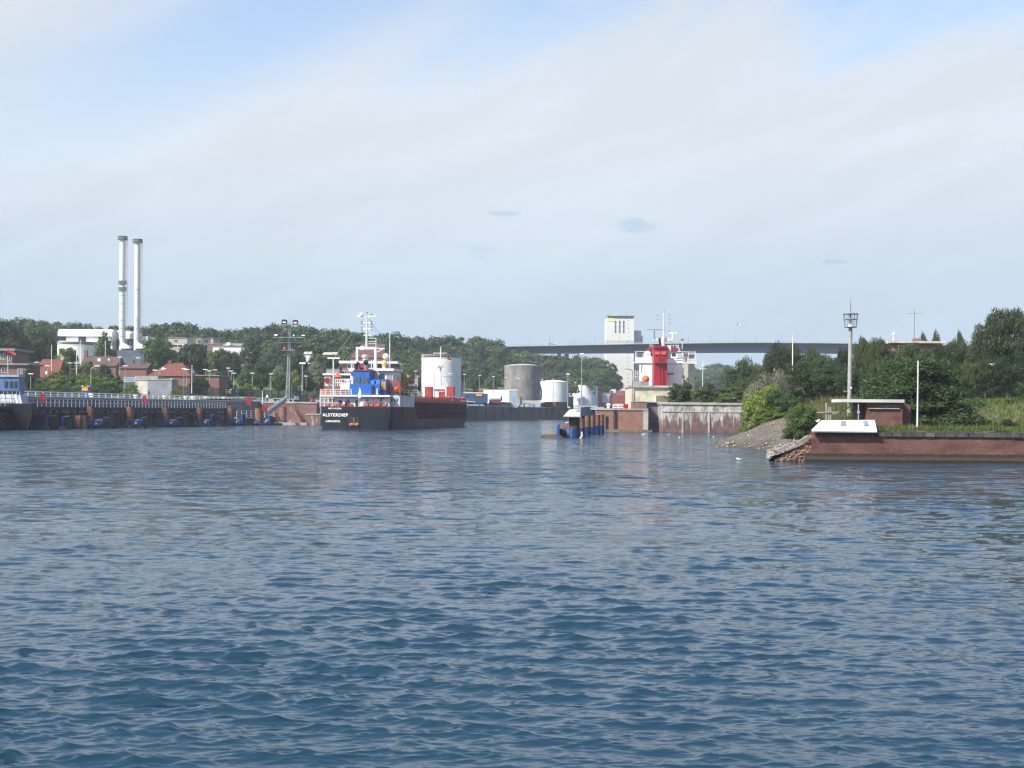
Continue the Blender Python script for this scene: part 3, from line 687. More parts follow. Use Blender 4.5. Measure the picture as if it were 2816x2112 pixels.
# cabinet, dark tank, red and yellow buoy by the mast
Yq = 337.5
def boxt(name, label, cat, px0, px1, py0, py1, Y, m, dep=1.0, roof=None):
    x0, x1 = PX(px0, Y), PX(px1, Y); z1, z0 = PZ(px0, py0, Y), PZ(px0, py1, Y)
    T = thing(name, label, cat, ((x0 + x1) / 2, Y, z0))
    MB().box(x0, x1, Y, Y + dep, z0, z1).build('housing', m, T)
    MB().box(x0 - .06, x1 + .06, Y - .06, Y + dep + .06, z1 + .003, z1 + .1).build('lid', roof or m, T)
    MB().box(x0 + (x1 - x0) * .12, x0 + (x1 - x0) * .88, Y - .03, Y - .003, z0 + (z1 - z0) * .1, z0 + (z1 - z0) * .85).build('door', m, T)
    return T
boxt('switch_cabinet', 'plain grey switch cabinet beside the lattice mast', 'cabinet', 808, 822, 1090, 1106, Yq, ltgrey)
boxt('storage_bin', 'black storage bin between grey cabinet and red buoy', 'bin', 822, 844, 1088, 1105, Yq, dark, 1.6)
boxt('blue_box', 'small red marker crate behind the black bin', 'box', 843, 852, 1099, 1105, Yq + 1, red)
c = P(861, 1107, Yq)
T = thing('buoy', 'red and black buoy on a yellow base ashore on the lock head', 'buoy', c); s = mpp(Yq)
MB(True).lathe((0, 0, 0), [(10 * s, 0), (9 * s, 2.5 * s), (5 * s, 4.2 * s), (4.3 * s, 4.3 * s)], 16).build('base', yellow, T, True)
MB(True).lathe((0, 0, 0), [(5 * s, 4.3 * s), (4.4 * s, 9 * s), (5.5 * s, 14 * s)], 16).build('buoy_body', red, T, True)
MB(True).lathe((0, 0, 0), [(7 * s, 14.1 * s), (7.3 * s, 18 * s), (6.5 * s, 20 * s), (0, 21 * s)], 16).build('top', dark, T, True)

# ================================================================== green fences
def fence(label, px0, px1, Y0, Y1, h, hide=None):
    a = P(px0, 1080, Y0); b_ = P(px1, 1080, Y1); a.z = ground(a.x, Y0); b_.z = ground(b_.x, Y1)
    T = thing('green_fence', label, 'fence', a)
    n = int((b_ - a).length / 2.5)
    for i in range(n + 1):
        c = a.lerp(b_, i / n); MB().beam(c, c + Vector((0, 0, h + .1)), .1).build('post', fence_green, T)
    mb = MB()
    L_ = (b_ - a).length; d = (b_ - a) / L_
    x = 0.0
    while x < L_:
        c = a + d * x; mb.beam(c, c + Vector((0, 0, h)), .05); x += .14
    for k in range(7): mb.beam(a + Vector((0, 0, .1 + h * k / 6.6)), b_ + Vector((0, 0, .1 + h * k / 6.6)), .05)
    mb.build('mesh_bars', fence_green, T, kind='stuff')
fence('green mesh fence below the bushes, left of the kiosk', 62, 305, 300, 312, 2.2)
fence('green mesh fence on the upper terrace before the brown roof', 318, 400, 352, 354, 2.4)
fence('green mesh fence in front of the brick buildings and car park', 470, 880, 330, 372, 2.3)

# ================================================================== houses and works on the south bank
def win(T, x0, x1, z0, z1, Y, frame=white, parent=None):
    w = MB().box(x0, x1, Y - .03, Y - .004, z0, z1).build('window', glass, parent or T)
    t = max(.08, (x1 - x0) * .06)
    f_ = MB(); f_.box(x0 - t, x0 + .0, Y - .08, Y - .034, z0 - t, z1 + t); f_.box(x1, x1 + t, Y - .08, Y - .034, z0 - t, z1 + t); f_.box(x0, x1, Y - .08, Y - .034, z1, z1 + t); f_.box(x0, x1, Y - .08, Y - .034, z0 - t, z0)
    f_.box((x0 + x1) / 2 - t / 2, (x0 + x1) / 2 + t / 2, Y - .08, Y - .034, z0, z1)
    if parent is None: f_.build('frame', frame, w)
    return w
def house(name, label, px0, px1, pyE, pyB, pyR, Y, dep, wm, rm, roof='gable', wins=(), skyl=(), chim=None, cat='house', over=.3, sink=2.0):
    """px extents of the front wall, eave, base and ridge rows; roof: gable (ridge along x), front (gable to viewer), hip, flat"""
    xm = (px0 + px1) / 2
    x0, x1 = PX(px0, Y), PX(px1, Y); zE, zB, zR = PZ(xm, pyE, Y), PZ(xm, pyB, Y), PZ(xm, pyR, Y)
    T = thing(name, label, cat, ((x0 + x1) / 2, Y, zB))
    MB().box(x0, x1, Y, Y + dep, zB - sink, zE).build('wall', wm, T)
    o = over; y0, y1 = Y - o, Y + dep + o; xa, xb = x0 - o, x1 + o; ym = Y + dep / 2; xc = (x0 + x1) / 2
    mb = MB(); zE2 = zE + .003
    if roof == 'gable': mb.prism([(xa, y0, zE2), (xa, y1, zE2), (xa, ym, zR)], (xb - xa, 0, 0))
    elif roof == 'front': mb.prism([(xa, y0, zE2), (xb, y0, zE2), (xc, y0, zR)], (0, y1 - y0, 0))
    elif roof == 'hip':
        i = min((xb - xa) * .33, dep * .5)
        mb.add([(xa, y0, zE2), (xb, y0, zE2), (xb, y1, zE2), (xa, y1, zE2), (xa + i, ym, zR), (xb - i, ym, zR)], [(0, 1, 5, 4), (1, 2, 5), (2, 3, 4, 5), (3, 0, 4), (3, 2, 1, 0)])
    elif roof == 'half':   # lit hipped gable end at the left, ridge along x
        i = (xb - xa) * .30
        mb.add([(xa, y0, zE2), (xb, y0, zE2), (xb, y1, zE2), (xa, y1, zE2), (xa + i, ym, zR), (xb, ym, zR)], [(0, 1, 5, 4), (1, 2, 5), (2, 3, 4, 5), (3, 0, 4), (3, 2, 1, 0)])
    else: mb.box(xa, xb, y0, y1, zE2, zR)
    R_ = mb.build('roof', rm, T)
    for (a, b_, c, d) in wins: win(T, PX(a, Y), PX(b_, Y), PZ(a, d, Y), PZ(a, c, Y), Y)
    for (a, b_, c, d) in skyl:          # rooflights lie on the slope
        def onr(px, py):
            z = PZ(px, py, Y + dep * .2); t_ = (z - zE) / max(.1, zR - zE); yy = y0 + (ym - y0) * t_
            return Vector((PX(px, yy), yy - .06, z + .05))
        q = [onr(a, d), onr(b_, d), onr(b_, c), onr(a, c)]
        MB().prism(q, (0, .1, .02)).build('rooflight', ltgrey, R_)
    if chim:
        a, b_, c, d = chim; Yc = ym
        MB().box(PX(a, Yc), PX(b_, Yc), Yc - .5, Yc + .5, PZ(a, d, Yc), PZ(a, c, Yc)).build('chimney', brick_red, R_)
    return T
house('brick_office', 'low dark brick office with grey flat roof at the far left bank', -40, 74, 1004, 1044, 999, 330, 9, brick_red, roof_grey, 'flat', [(48, 55, 1014, 1028), (58, 66, 1014, 1028), (5, 18, 1012, 1024)], over=.6, cat='office')
house('brick_office', 'taller brick building with overhanging grey roof behind the low office', -60, 33, 965, 1000, 958, 348, 12, brick_red, roof_grey, 'flat', [(-10, 0, 972, 988), (5, 13, 972, 988), (20, 31, 975, 990)], over=1.0, cat='office')
house('red_roof_house', 'house with bright red tiled hipped gable between bushes at the left', 76, 156, 1038, 1046, 986, 372, 10, brick_red, roof_red, 'half', skyl=[(124, 131, 1022, 1030)], over=.2)
house('brown_roof_house', 'house with steep brown roof and two rooflights under the chimneys', 222, 292, 1006, 1016, 978, 392, 9, brick_red, roof_brown, 'gable', skyl=[(267, 276, 985, 994)], chim=(231, 240, 963, 985))
house('brown_roof_house', 'narrow brown roofed wing joined beside the steep brown roof', 295, 318, 1007, 1016, 979, 391, 9, brick_red, roof_brown, 'gable', skyl=[(296, 301, 986, 992)])
house('small_brick_house', 'small brick house with dark brown roof below the chimneys', 325, 402, 1013, 1030, 996, 378, 8, brick_red, roof_brown, 'half', chim=(358, 366, 990, 1003))
house('hipped_brick_house', 'square brick house with broad red hipped roof by the lattice of lamps', 408, 522, 1034, 1068, 996, 352, 13, brick_red, roof_red, 'hip', [(469, 475, 1041, 1051), (440, 446, 1044, 1054)], skyl=[(444, 451, 1010, 1019)], chim=(463, 471, 992, 1000))
house('brick_hall', 'long low brick hall with dark flat roof right of the hipped roof', 523, 602, 1034, 1072, 1031, 358, 12, brick_red, roof_grey, 'flat', cat='hall')
house('concrete_store', 'plain grey concrete block in front of the hipped roof house', 406, 472, 1045, 1083, 1042, 318, 6, mat('block_grey', (0.22, 0.24, 0.27), .9, var=.2), concrete, 'flat', cat='store', over=.1)
house('white_store', 'low off-white rendered wall store left of the concrete block', 372, 432, 1046, 1075, 1034, 328, 5, mat('offwhite_render', (0.55, 0.53, 0.45), .9, var=.25, streak=(.3, .28, .22)), concrete, 'flat', cat='store', over=.1)
# pale board with lines of small print
Yq = 316
T = thing('notice_board', 'pale blue notice board on two posts beside the concrete block', 'sign', P(357, 1080, Yq))
x0, x1, z0, z1 = PX(340, Yq), PX(374, Yq), PZ(357, 1051, Yq), PZ(357, 1037, Yq)
MB().box(x0, x1, Yq, Yq + .08, z0, z1).build('board', mat('board_blue', (.30, .36, .45), .5, var=.08), T)
for k in (x0 + .05, x1 - .05): MB().beam((k, Yq + .14, z0 - 2.4), (k, Yq + .14, z1 + .1), .1).build('post', ltgrey, T)
for r_ in range(2):
    zz = z1 - .35 - r_ * .45
    for k in range(5):
        xa = x0 + .35 + k * .48 + r_ * .12
        if xa + .4 < x1 - .2: MB().box(xa, xa + .36, Yq - .012, Yq - .003, zz - .09, zz + .07).build('print_line', navy, T)

# heat works: halls, tank, chimneys
Yw = 520.0
def barrel(T, px0, px1, pyt, pyb, Y, dep, m, r=2.2):
    """hall whose roof edge is rounded"""
    x0, x1 = PX(px0, Y), PX(px1, Y); zt, zb = PZ(px0, pyt, Y), PZ(px0, pyb, Y)
    prof = [(Y, zb)] + [(Y + r - r * math.cos(t), zt - r + r * math.sin(t)) for t in np.linspace(0, math.pi / 2, 7)] + [(Y + dep, zt), (Y + dep, zb)]
    return MB().prism([(x0, y, z) for y, z in prof], (x1 - x0, 0, 0)).build('hall', m, T, True)
clad = mat('white_cladding', (.66, .68, .68), .5, var=.07, scale=.2, streak=(.5, .5, .49), sfac=.25)
T = thing('heating_works', 'long white heating works hall with rounded roof edge left of the chimneys', 'works', P(235, 960, Yw))
barrel(T, 157, 306, 904, 924, Yw, 18, clad)
x0, x1 = PX(159, Yw), PX(306, Yw)
MB().box(x0, x1, Yw + .6, Yw + 17, PZ(157, 1000, Yw), PZ(157, 924, Yw) - .01).build('lower_wall', clad, T)
for a, b_, c, d in ((157.5, 179, 926, 936), (213, 234, 926, 942), (268, 288, 926, 945)): MB().box(PX(a, Yw), PX(b_, Yw), Yw + .5, Yw + .595, PZ(a, d, Yw), PZ(a, c, Yw)).build('window', glass, T)
for px in range(166, 306, 10): MB().box(PX(px, Yw) - .03, PX(px, Yw) + .03, Yw - .04, Yw - .003, PZ(px, 923, Yw), PZ(px, 911, Yw)).build('panel_joint', ltgrey, T)
MB().box(PX(187, Yw), PX(270, Yw), Yw - .06, Yw - .045, PZ(187, 922, Yw), PZ(187, 912, Yw)).build('cladding_panel', white, T)
for a in (266, 269, 272, 275): MB().box(PX(a, Yw), PX(a + 1.6, Yw), Yw - .075, Yw - .065, PZ(a, 915.5, Yw), PZ(a, 912.5, Yw)).build('vent', midgrey, T)
for i, (a, b_, t_) in enumerate(((313, 326, 908), (354, 365, 912), (343, 354, 909))):
    T2 = thing('boiler_house', ['narrow white boiler house left of the first chimney', 'narrow white boiler house between the two chimneys', 'grey gabled boiler house tucked behind the gap of the chimneys'][i], 'works', P((a + b_) / 2, 985, Yw + 6))
    x0, x1 = PX(a, Yw + 6), PX(b_, Yw + 6)
    barrel(T2, a, b_, t_, 932, Yw + 6, 12, clad, 1.2)
    MB().box(x0 + .1, x1 - .1, Yw + 6.6, Yw + 17, PZ(a, 1010, Yw + 6), PZ(a, 932, Yw + 6) - .02).build('lower_wall', roof_grey, T2)
    MB().box(x0 + .3, x1 - .3, Yw + 6.5, Yw + 6.58, PZ(a, 950, Yw + 6), PZ(a, 936, Yw + 6)).build('window', glass, T2)
T = thing('duct_house', 'dark plinth building joined under both white chimneys', 'works', P(355, 990, Yw + 1))
MB().box(PX(318, Yw), PX(392, Yw), Yw + 1.5, Yw + 5.5, PZ(350, 1010, Yw), PZ(350, 962, Yw)).build('wall', mat('slate_blue', (.09, .11, .15), .7), T)
for a, b_ in ((326, 345), (366, 390)):
    mb = MB(); x0, x1 = PX(a, Yw), PX(b_, Yw)
    mb.prism([(x0, Yw + 1.4, PZ(a, 958, Yw)), (x1 + .8, Yw + 1.4, PZ(a, 958, Yw)), (x1 + .8, Yw + 1.4, PZ(a, 952, Yw)), (x0, Yw + 1.4, PZ(a, 936, Yw))], (0, 3, 0)); mb.build('flue_hood', clad, T)
T = thing('annex_block', 'white box annex right of the second chimney', 'works', P(398, 985, Yw + 4))
MB().box(PX(384, Yw + 4), PX(404, Yw + 4), Yw + 4, Yw + 16, PZ(390, 1000, Yw), PZ(390, 926, Yw + 4)).build('wall', clad, T)
MB().box(PX(404, Yw + 4) + .003, PX(426, Yw + 4), Yw + 6, Yw + 16, PZ(390, 1000, Yw), PZ(390, 927, Yw + 4)).build('side_wing', mat('pale_blue_wall', (.42, .5, .56), .6), T)
MB().box(PX(384, Yw + 4) - .1, PX(404, Yw + 4) + .1, Yw + 3.9, Yw + 16.1, PZ(390, 926, Yw + 4) + .003, PZ(390, 925, Yw + 4) + .1).build('roof', white, T)
def chimney(px, pyt, label, balcony, rings):
    Y = Yw + 3; s = mpp(Y); b0 = P(px - 3, 960, Y); t0 = P(px, pyt, Y)
    T = thing('chimney', label, 'chimney', b0); X = b0.x
    MB().cyl((X, Y, b0.z - 8), (X, Y, t0.z - 6 * s), 8.2 * s, 7.6 * s, n=24).build('shaft', chim_white, T, True)
    MB().lathe((X, Y, t0.z - 7.5 * s), [(8 * s, 0), (10 * s, .8 * s), (10.4 * s, 1 * s), (10.4 * s, 7.5 * s), (10 * s, 7.6 * s), (8 * s, 7.6 * s)], 24).build('cap', mat('cap_steel', (.42, .47, .48), .5, .3), T, True)
    g = MB()
    for i in range(20):
        t_ = 2 * math.pi * i / 20; p = Vector((X + 13 * s * math.cos(t_), Y + 13 * s * math.sin(t_), t0.z - 8 * s)); g.beam(p, p + Vector((0, 0, 8.4 * s)), .1)
    for z in (0, 4, 8.4): g.lathe((X, Y, t0.z - 8 * s + z * s), [(13 * s, 0), (13.4 * s, 0), (13.4 * s, .12), (13 * s, .12), (13 * s, 0)], 24)
    g.lathe((X, Y, t0.z - 8.4 * s), [(8 * s, 0), (13.2 * s, 0), (13.2 * s, .1), (8 * s, .1)], 24)
    g.build('top_gallery', midgrey, T)
    lad = MB(); xl = X + 12 * s
    for dx in (-.28, .28): lad.beam((xl + dx, Y, b0.z), (xl + dx, Y, t0.z - 8 * s), .1)
    z = b0.z
    while z < t0.z - 8 * s: lad.beam((xl - .28, Y, z), (xl + .28, Y, z), .06); z += .8
    for z in np.linspace(b0.z, t0.z - 10 * s, 14): lad.beam((X + 7 * s, Y, z), (xl, Y, z), .08)
    lad.build('ladder', mat('ladder_pink', (.38, .27, .27), .6), T)
    for py in rings: MB().lathe((X, Y, PZ(px, py, Y)), [(8.1 * s, -.06), (8.45 * s, -.06), (8.45 * s, .06), (8.1 * s, .06)], 24).build('seam', midgrey, T)
    for py in balcony:
        z = PZ(px, py, Y); g = MB()
        g.lathe((X, Y, z), [(8 * s, 0), (11 * s, 0), (11 * s, .12), (8 * s, .12)], 20)
        for k in (1.0, 2.0): g.lathe((X, Y, z + k * .6), [(11 * s, 0), (11.3 * s, 0), (11.3 * s, .1), (11 * s, .1), (11 * s, 0)], 20)
        for i in range(14): t_ = 2 * math.pi * i / 14; p = Vector((X + 11.1 * s * math.cos(t_), Y + 11.1 * s * math.sin(t_), z)); g.beam(p, p + Vector((0, 0, 1.3)), .09)
        g.build('gallery', midgrey, T)
    return T
chimney(338, 651, 'taller white steel chimney, left one, with a gallery ring halfway', (782, 800), (813, 836, 858, 881, 903, 926))
chimney(379, 659, 'slightly shorter white chimney, right one, with a round emblem near its foot', (), (797, 880, 905, 930))
# round works tank in front of the hall
def tank(label, px0, px1, pyt, pyb, Y, m, roofm, dome=.12, rail=True, seam=None, name='storage_tank'):
    xm = (px0 + px1) / 2; X = PX(xm, Y); r = (px1 - px0) / 2 * mpp(Y); zt, zb = PZ(xm, pyt, Y), PZ(xm, pyb, Y)
    T = thing(name, label, 'tank', (X, Y + r, zb)); c = (X, Y + r, 0)
    MB().lathe(c, [(r, zb), (r, zt)], 48).build('shell', m, T, True)
    MB().lathe(c, [(r * 1.012, zt + .003), (r * 1.012, zt + .15), (r * .55, zt + r * dome * .75), (r * .25, zt + r * dome * .96), (0, zt + r * dome)], 48).build('roof', roofm, T, True)
    if rail:
        g = MB()
        for i in range(36):
            t_ = 2 * math.pi * i / 36; p = Vector((X + r * math.cos(t_), Y + r + r * math.sin(t_), zt + .15)); g.beam(p, p + Vector((0, 0, 1.1)), .07)
        for k in (.6, 1.1): g.lathe((X, Y + r, zt + .15 + k), [(r, 0), (r + .07, 0), (r + .07, .07), (r, .07), (r, 0)], 36)
        g.build('roof_railing', white, T)
    for py in (seam or ()): MB().lathe((X, Y + r, PZ(xm, py, Y)), [(r, 0), (r * 1.004 + .05, 0), (r * 1.004 + .05, .14), (r, .14)], 48).build('wind_girder', m, T)
    # spiral stair
    g = MB(); n = 26
    for i in range(n):
        a0 = -.3 + i / n * 1.5; a1 = -.3 + (i + 1) / n * 1.5; za = zb + (zt - zb) * i / n; zc = zb + (zt - zb) * (i + 1) / n
        p = Vector((X + (r + .5) * math.cos(a0), Y + r + (r + .5) * math.sin(a0), za)); q = Vector((X + (r + .5) * math.cos(a1), Y + r + (r + .5) * math.sin(a1), zc))
        g.beam(p, q, .7, .12); g.beam(p + Vector((0, 0, 1)), q + Vector((0, 0, 1)), .07)
    g.build('stair', midgrey, T)
    return T
tank('low wide white tank below the heating works hall', 141, 254, 949, 1000, Yw - 14, tank_white, white_clean, .12)

# further buildings at the foot of the hill
house('beige_block', 'long beige block with a band of windows behind the trees', 462, 585, 930, 975, 927.5, 540, 14, beige, roof_grey, 'flat', [(478, 487, 934, 940), (515, 520, 934, 939), (525, 529.5, 934, 939), (542, 551, 934, 942), (561, 571, 934, 942), (476, 500, 948, 954), (503, 530, 948, 954), (555, 569, 949, 958)], cat='block', over=.2)
house('brick_block', 'small red brick block at the right end of the beige block', 571, 612, 946, 985, 944.5, 528, 10, brick_red, roof_grey, 'flat', cat='block', over=.1)
house('white_hall', 'white hall with grey roof and rooflight in the trees', 584, 690, 955, 992, 953, 520, 16, clad, roof_grey, 'flat', cat='hall', over=.1)
T = house('roof_lantern', 'grey sloping rooftop plant room on the white hall', 612, 660, 951, 955, 943, 526, 8, roof_grey, roof_grey, 'gable', cat='plant room', sink=.4)
boxt('roof_vent', 'white vent box on the rooftop plant room', 'vent', 622, 631, 942, 950, 525, white_clean, 1.5)
house('garden_house', 'cottage with pale shallow roof among trees left of the ship', 888, 922, 976, 992, 967, 470, 8, brick_red, concrete, 'gable')
house('garden_house', 'second pale roof showing in trees above the cottage', 835, 852, 974, 985, 966, 500, 7, white, concrete, 'gable')
house('steep_roof_house', 'brick house with steep dark red roof seen behind the ship mast', 963, 1052, 984, 1000, 943, 420, 11, brick_red, mat('plum_roof', (.11, .06, .058), .85, var=.3, scale=1), 'half', skyl=[(990, 1000, 951, 963)], over=.2)
house('lock_control_building', 'flat roofed brick lock control building behind the blue ship funnel', 940, 1085, 1000, 1095, 993, 385, 14, brick_red, white, 'flat', [(955, 975, 1004, 1012), (1000, 1035, 1003, 1012), (940, 953, 1020, 1035)], cat='building', over=.8, sink=4)
house('brick_annex', 'lower brick annex with white roof edge behind the ship stern rail', 892, 962, 1032, 1085, 1027, 380, 10, brick_red, white, 'flat', [(900, 910, 1040, 1050)], cat='building', over=.5, sink=4)
boxt('roof_cabin', 'grey plant cabin on the white edged brick annex', 'cabin', 896, 933, 1015, 1027, 384, roof_grey, 4)

# ================================================================== tanks and sheds behind the lock
tank('big white tank with domed roof behind the cargo ship mast', 1155, 1265, 985, 1096, 455, tank_white, white_clean, .12, seam=(1034,))
tank('tall weathered grey tank behind the lock wall', 1386, 1486, 1005, 1100, 600, tank_grey, mat('grey_lid', (.36, .34, .33), .8), .12, rail=False)
tank('white tank with shallow cone roof right of the grey tank', 1486, 1562, 1050, 1105, 640, tank_white, white_clean, .14, rail=False)
tank('lowest white tank, rightmost of the tank farm', 1564, 1646, 1063, 1115, 680, tank_white, white_clean, .14, rail=False)
house('white_shed', 'white shed with sloping roof edge in front of the grey tank', 1330, 1400, 1076, 1108, 1072, 575, 10, white_clean, white_clean, 'flat', cat='shed', over=.1)
house('grey_shed', 'blue-grey shed end beside the white shed', 1400, 1422, 1074, 1108, 1071, 574, 12, mat('shed_blue_grey', (.25, .32, .38), .7), white, 'flat', cat='shed', over=.1)
T = thing('pipe_store', 'row of stacked white pipes above the navy containers', 'pipes', P(1280, 1080, 540))
for i in range(26):
    px = 1252 + i * 3.1; c = P(px, 1077, 540); MB().cyl((c.x, 540, c.z - .4), (c.x, 544, c.z - .4), .21, n=8).build('pipe', white, T)
    MB().box(c.x - .02, c.x + .02, 540.2, 540.3, c.z - 3, c.z - .6).build('rack_post', midgrey, T) if i % 5 == 0 else None
for i, (a, b_) in enumerate(((1248, 1276), (1277, 1304), (1305, 1341))):
    boxt('container', ['navy container half hidden behind the bow rail', 'middle navy container behind the bow rail', 'navy container at the lock wall end of the row'][i], 'container', a, b_, 1083, 1112, 530 + i, navy, 2.5)
T = thing('tank_trailer', 'silver and maroon tank lying behind the lock wall edge', 'tank', P(1360, 1108, 545))
a, b_ = P(1346, 1096, 545), P(1377, 1096, 545)
MB().cyl(a, b_, 1.0, n=18).build('barrel', mat('silver_tank', (.6, .62, .64), .35, .3, var=.1), T, True)
MB().box(a.x, b_.x, 544.1, 545.9, a.z - 1.7, a.z - .65).build('chassis', mat('maroon', (.16, .03, .035), .6), T)
MB().cyl(b_, b_ + Vector((.5, .05, 0)), 1.02, .85, n=18).build('end_cap', mat('maroon', (.16, .03, .035), .6), T, True)
for i, (a, b_) in enumerate(((1415, 1421), (1430, 1436))):
    boxt('yellow_post', ['left yellow gate post on the lock wall', 'right yellow gate post on the lock wall'][i], 'post', a, b_, 1091, 1113, 585, yellow, .8)
T = house('watch_cabin', 'cabin with a row of white framed windows on the lock wall', 1511, 1552, 1093, 1116, 1091, 655, 5, brick_red, roof_grey, 'flat', [(1513, 1521, 1094, 1105), (1523, 1531, 1094, 1105), (1533, 1541, 1094, 1105), (1543, 1550, 1094, 1105)], cat='cabin', over=.2)
house('dark_shed', 'dark green shed right of the windowed cabin', 1553, 1577, 1092, 1118, 1089, 657, 5, mat('shed_dark', (.03, .045, .045), .7), roof_grey, 'flat', cat='shed', over=.2)
house('red_shed', 'small salmon red shed left of the windowed cabin', 1487, 1511, 1090, 1112, 1088, 660, 4, mat('salmon', (.42, .13, .12), .7), roof_grey, 'flat', cat='shed', over=.1)
house('orange_building', 'orange framed workshop with grey door below the silo', 1646, 1680, 1082, 1108, 1080, 690, 8, mat('orange_wall', (.55, .19, .07), .7), roof_grey, 'flat', [], cat='workshop', over=.1)
boxt('workshop_door', 'grey roller door block set in the orange workshop', 'door', 1656, 1676, 1084, 1108, 688, ltgrey, 1.5)
house('white_upper_block', 'white block above the orange workshop', 1650, 1693, 1072, 1084, 1070, 700, 8, white, white, 'flat', [(1679, 1686, 1075, 1080)], cat='block', over=.1)
boxt('dark_block', 'dark grey block right of the orange workshop', 'block', 1680, 1696, 1081, 1108, 691, mat('slate_blue', (.09, .11, .15), .7), 6)
house('brick_cottage', 'red brick cottage with red roof next to the concrete bunker', 1697, 1722, 1093, 1112, 1074, 640, 8, brick_red, roof_red, 'gable', [(1705, 1710, 1096, 1101), (1703, 1711, 1085, 1089)])
# ================================================================== the black cargo ship
TH = rad(8.5); CT, ST = math.cos(TH), math.sin(TH)
cr = Vector((PX(1078, 259, 1182), 259.0, 0))
SO = cr - Vector((CT, -ST, 0)) * 6.8
def S(px, py, yl):
    """where on the ship (athwart, up) a pixel lies, for a given distance forward of the stern"""
    xl = 0.0
    for _ in range(5):
        Y = SO.y + yl * CT - xl * ST; p = P(px, py, Y); xl = (p.x - SO.x - yl * ST) / CT
    return xl, p.z
SHIP = thing('cargo_ship', 'black hulled cargo ship with blue funnel casing and red hatch coaming entering the lock', 'ship', (SO.x, SO.y, 0), -TH)
hull_m = mat('hull_blue_black', (0.008, 0.0125, 0.018), .6, var=.35, scale=.4, streak=(.05, .042, .04), sfac=.4, spec=.2)
hull_b = mat('hull_brown_black', (0.068, 0.042, 0.040), .6, var=.35, scale=.4, streak=(.09, .05, .04), sfac=.5, spec=.2)
blue_case = mat('casing_blue', (0.016, 0.10, 0.38), .4, var=.12, scale=.6)
blue_lite = mat('box_blue', (0.06, 0.20, 0.52), .4, var=.1)
maroon_dk = mat('coaming_maroon', (0.10, 0.03, 0.032), .65, var=.3, scale=.6)
def sbox(x0, x1, y0, y1, z0, z1): return MB(True).box(min(x0, x1), max(x0, x1), y0, y1, z0, z1)
def sb(px0, px1, py0, py1, y0, y1):
    a = S(px0, py1, y0); b_ = S(px1, py0, y0); return sbox(a[0], b_[0], y0, y1, a[1], b_[1])
# hull as lofted stations: (y, half breadth at deck, at waterline, deck z)
def loft(stats, z0=-1.5):
    mb = MB(True); rows = []
    for y, hd, hw, z in stats:
        row = []
        for s_ in (-1, 1):
            pts = [(s_ * hw * .96, y, z0), (s_ * hw, y, 0), (s_ * (hw + (hd - hw) * .55), y, z * .5), (s_ * hd, y, z)]
            row.append(pts if s_ < 0 else pts[::-1])
        rows.append(row[0][::-1][::-1] + row[1])
    n = len(rows[0])
    mb.v = [p for r in rows for p in r]
    for i in range(len(rows) - 1):
        for j in range(n): mb.f.append((i * n + j, i * n + (j + 1) % n, (i + 1) * n + (j + 1) % n, (i + 1) * n + j))
    mb.f += [tuple(range(n)), tuple(range((len(rows) - 1) * n + n - 1, (len(rows) - 1) * n - 1, -1))]
    return mb
zd = S(980, 1119, 0.3)[1]
aft = loft([(0.0, 6.3, 6.0, zd), (.08, 6.5, 6.2, zd), (.3, 6.68, 6.36, zd), (.8, 6.82, 6.5, zd), (1.8, 6.88, 6.58, zd), (4, 6.85, 6.6, zd), (9.5, 6.85, 6.75, zd)]).build('stern_hull', hull_m, SHIP, True)
zmid = S(1230, 1151, 50)[1]
q = loft([(9.5, 6.85, 6.75, zd), (19, 6.85, 6.8, zd)]).build('quarter_hull', hull_b, SHIP, True)
loft([(19, 6.85, 6.8, zmid), (70, 6.85, 6.8, zmid), (78, 6.5, 5.6, zmid), (83, 4.6, 3.2, zmid), (87.5, 1.2, .3, zmid)]).build('midship_hull', hull_b, SHIP, True)
MB(True).prism([(6.83, 19.0, zmid), (6.83, 21.6, zmid), (6.83, 19.0, zd)], (-.3, 0, 0)).build('hull_gusset', hull_b, SHIP)
zc = S(1300, 1111, 74)[1]
MB(True).box(-6.3, 6.3, 19.2, 76, zmid, zc).build('hold_side', maroon_dk, SHIP)
rb = MB(True); y = 19.6
while y < 76: rb.box(6.28, 6.72, y, y + .12, zmid + .01, zc - .02); y += .95
rb.box(6.3, 6.76, 19.4, 76, (zmid + zc) * .5 - .06, (zmid + zc) * .5 + .06)
rb.build('coaming_ribs', maroon_dk, SHIP, kind='stuff')
zr2 = S(1300, 1104, 76)[1]
MB(True).box(-6.85, 6.85, 18.5, 76.5, zc + .003, zr2).build('hatch_coaming', ship_red, SHIP)
MB(True).box(-5.4, 5.4, 20, 75, zr2 + .003, zr2 + .5).build('hatch_cover', ship_red, SHIP)
loft_fc = MB(True)
loft_fc.prism([(-6.5, 76.6, zmid), (6.6, 76.6, zmid), (5.2, 82.5, zmid), (.8, 89.5, zmid), (-.8, 89.5, zmid), (-5.2, 82.5, zmid)], (0, 0, zc - zmid - .3)); loft_fc.build('forecastle', hull_b, SHIP)
g = MB(True)                                                    # rail and fittings on the coaming edge
for y in np.arange(22, 76, 2.2): g.beam((6.7, y, zr2), (6.7, y, zr2 + .55), .09)
g.beam((6.7, 20, zr2 + .55), (6.7, 76, zr2 + .55), .1); g.build('coaming_rail', ship_red, SHIP, kind='stuff')
for y in (58, 74): MB(True).ball((6.2, y, zr2 + .7), .5, n=8, m=6).build('vent_cowl', ship_red, SHIP, True)
pr = MB(True)
pp = [(6.5, 52, zr2 + 3.2), (6.5, 52, zr2 + .9), (6.5, 75.6, zr2 + .8), (6.7, 76.9, zr2 + .4), (6.75, 77.2, zc - .8)]
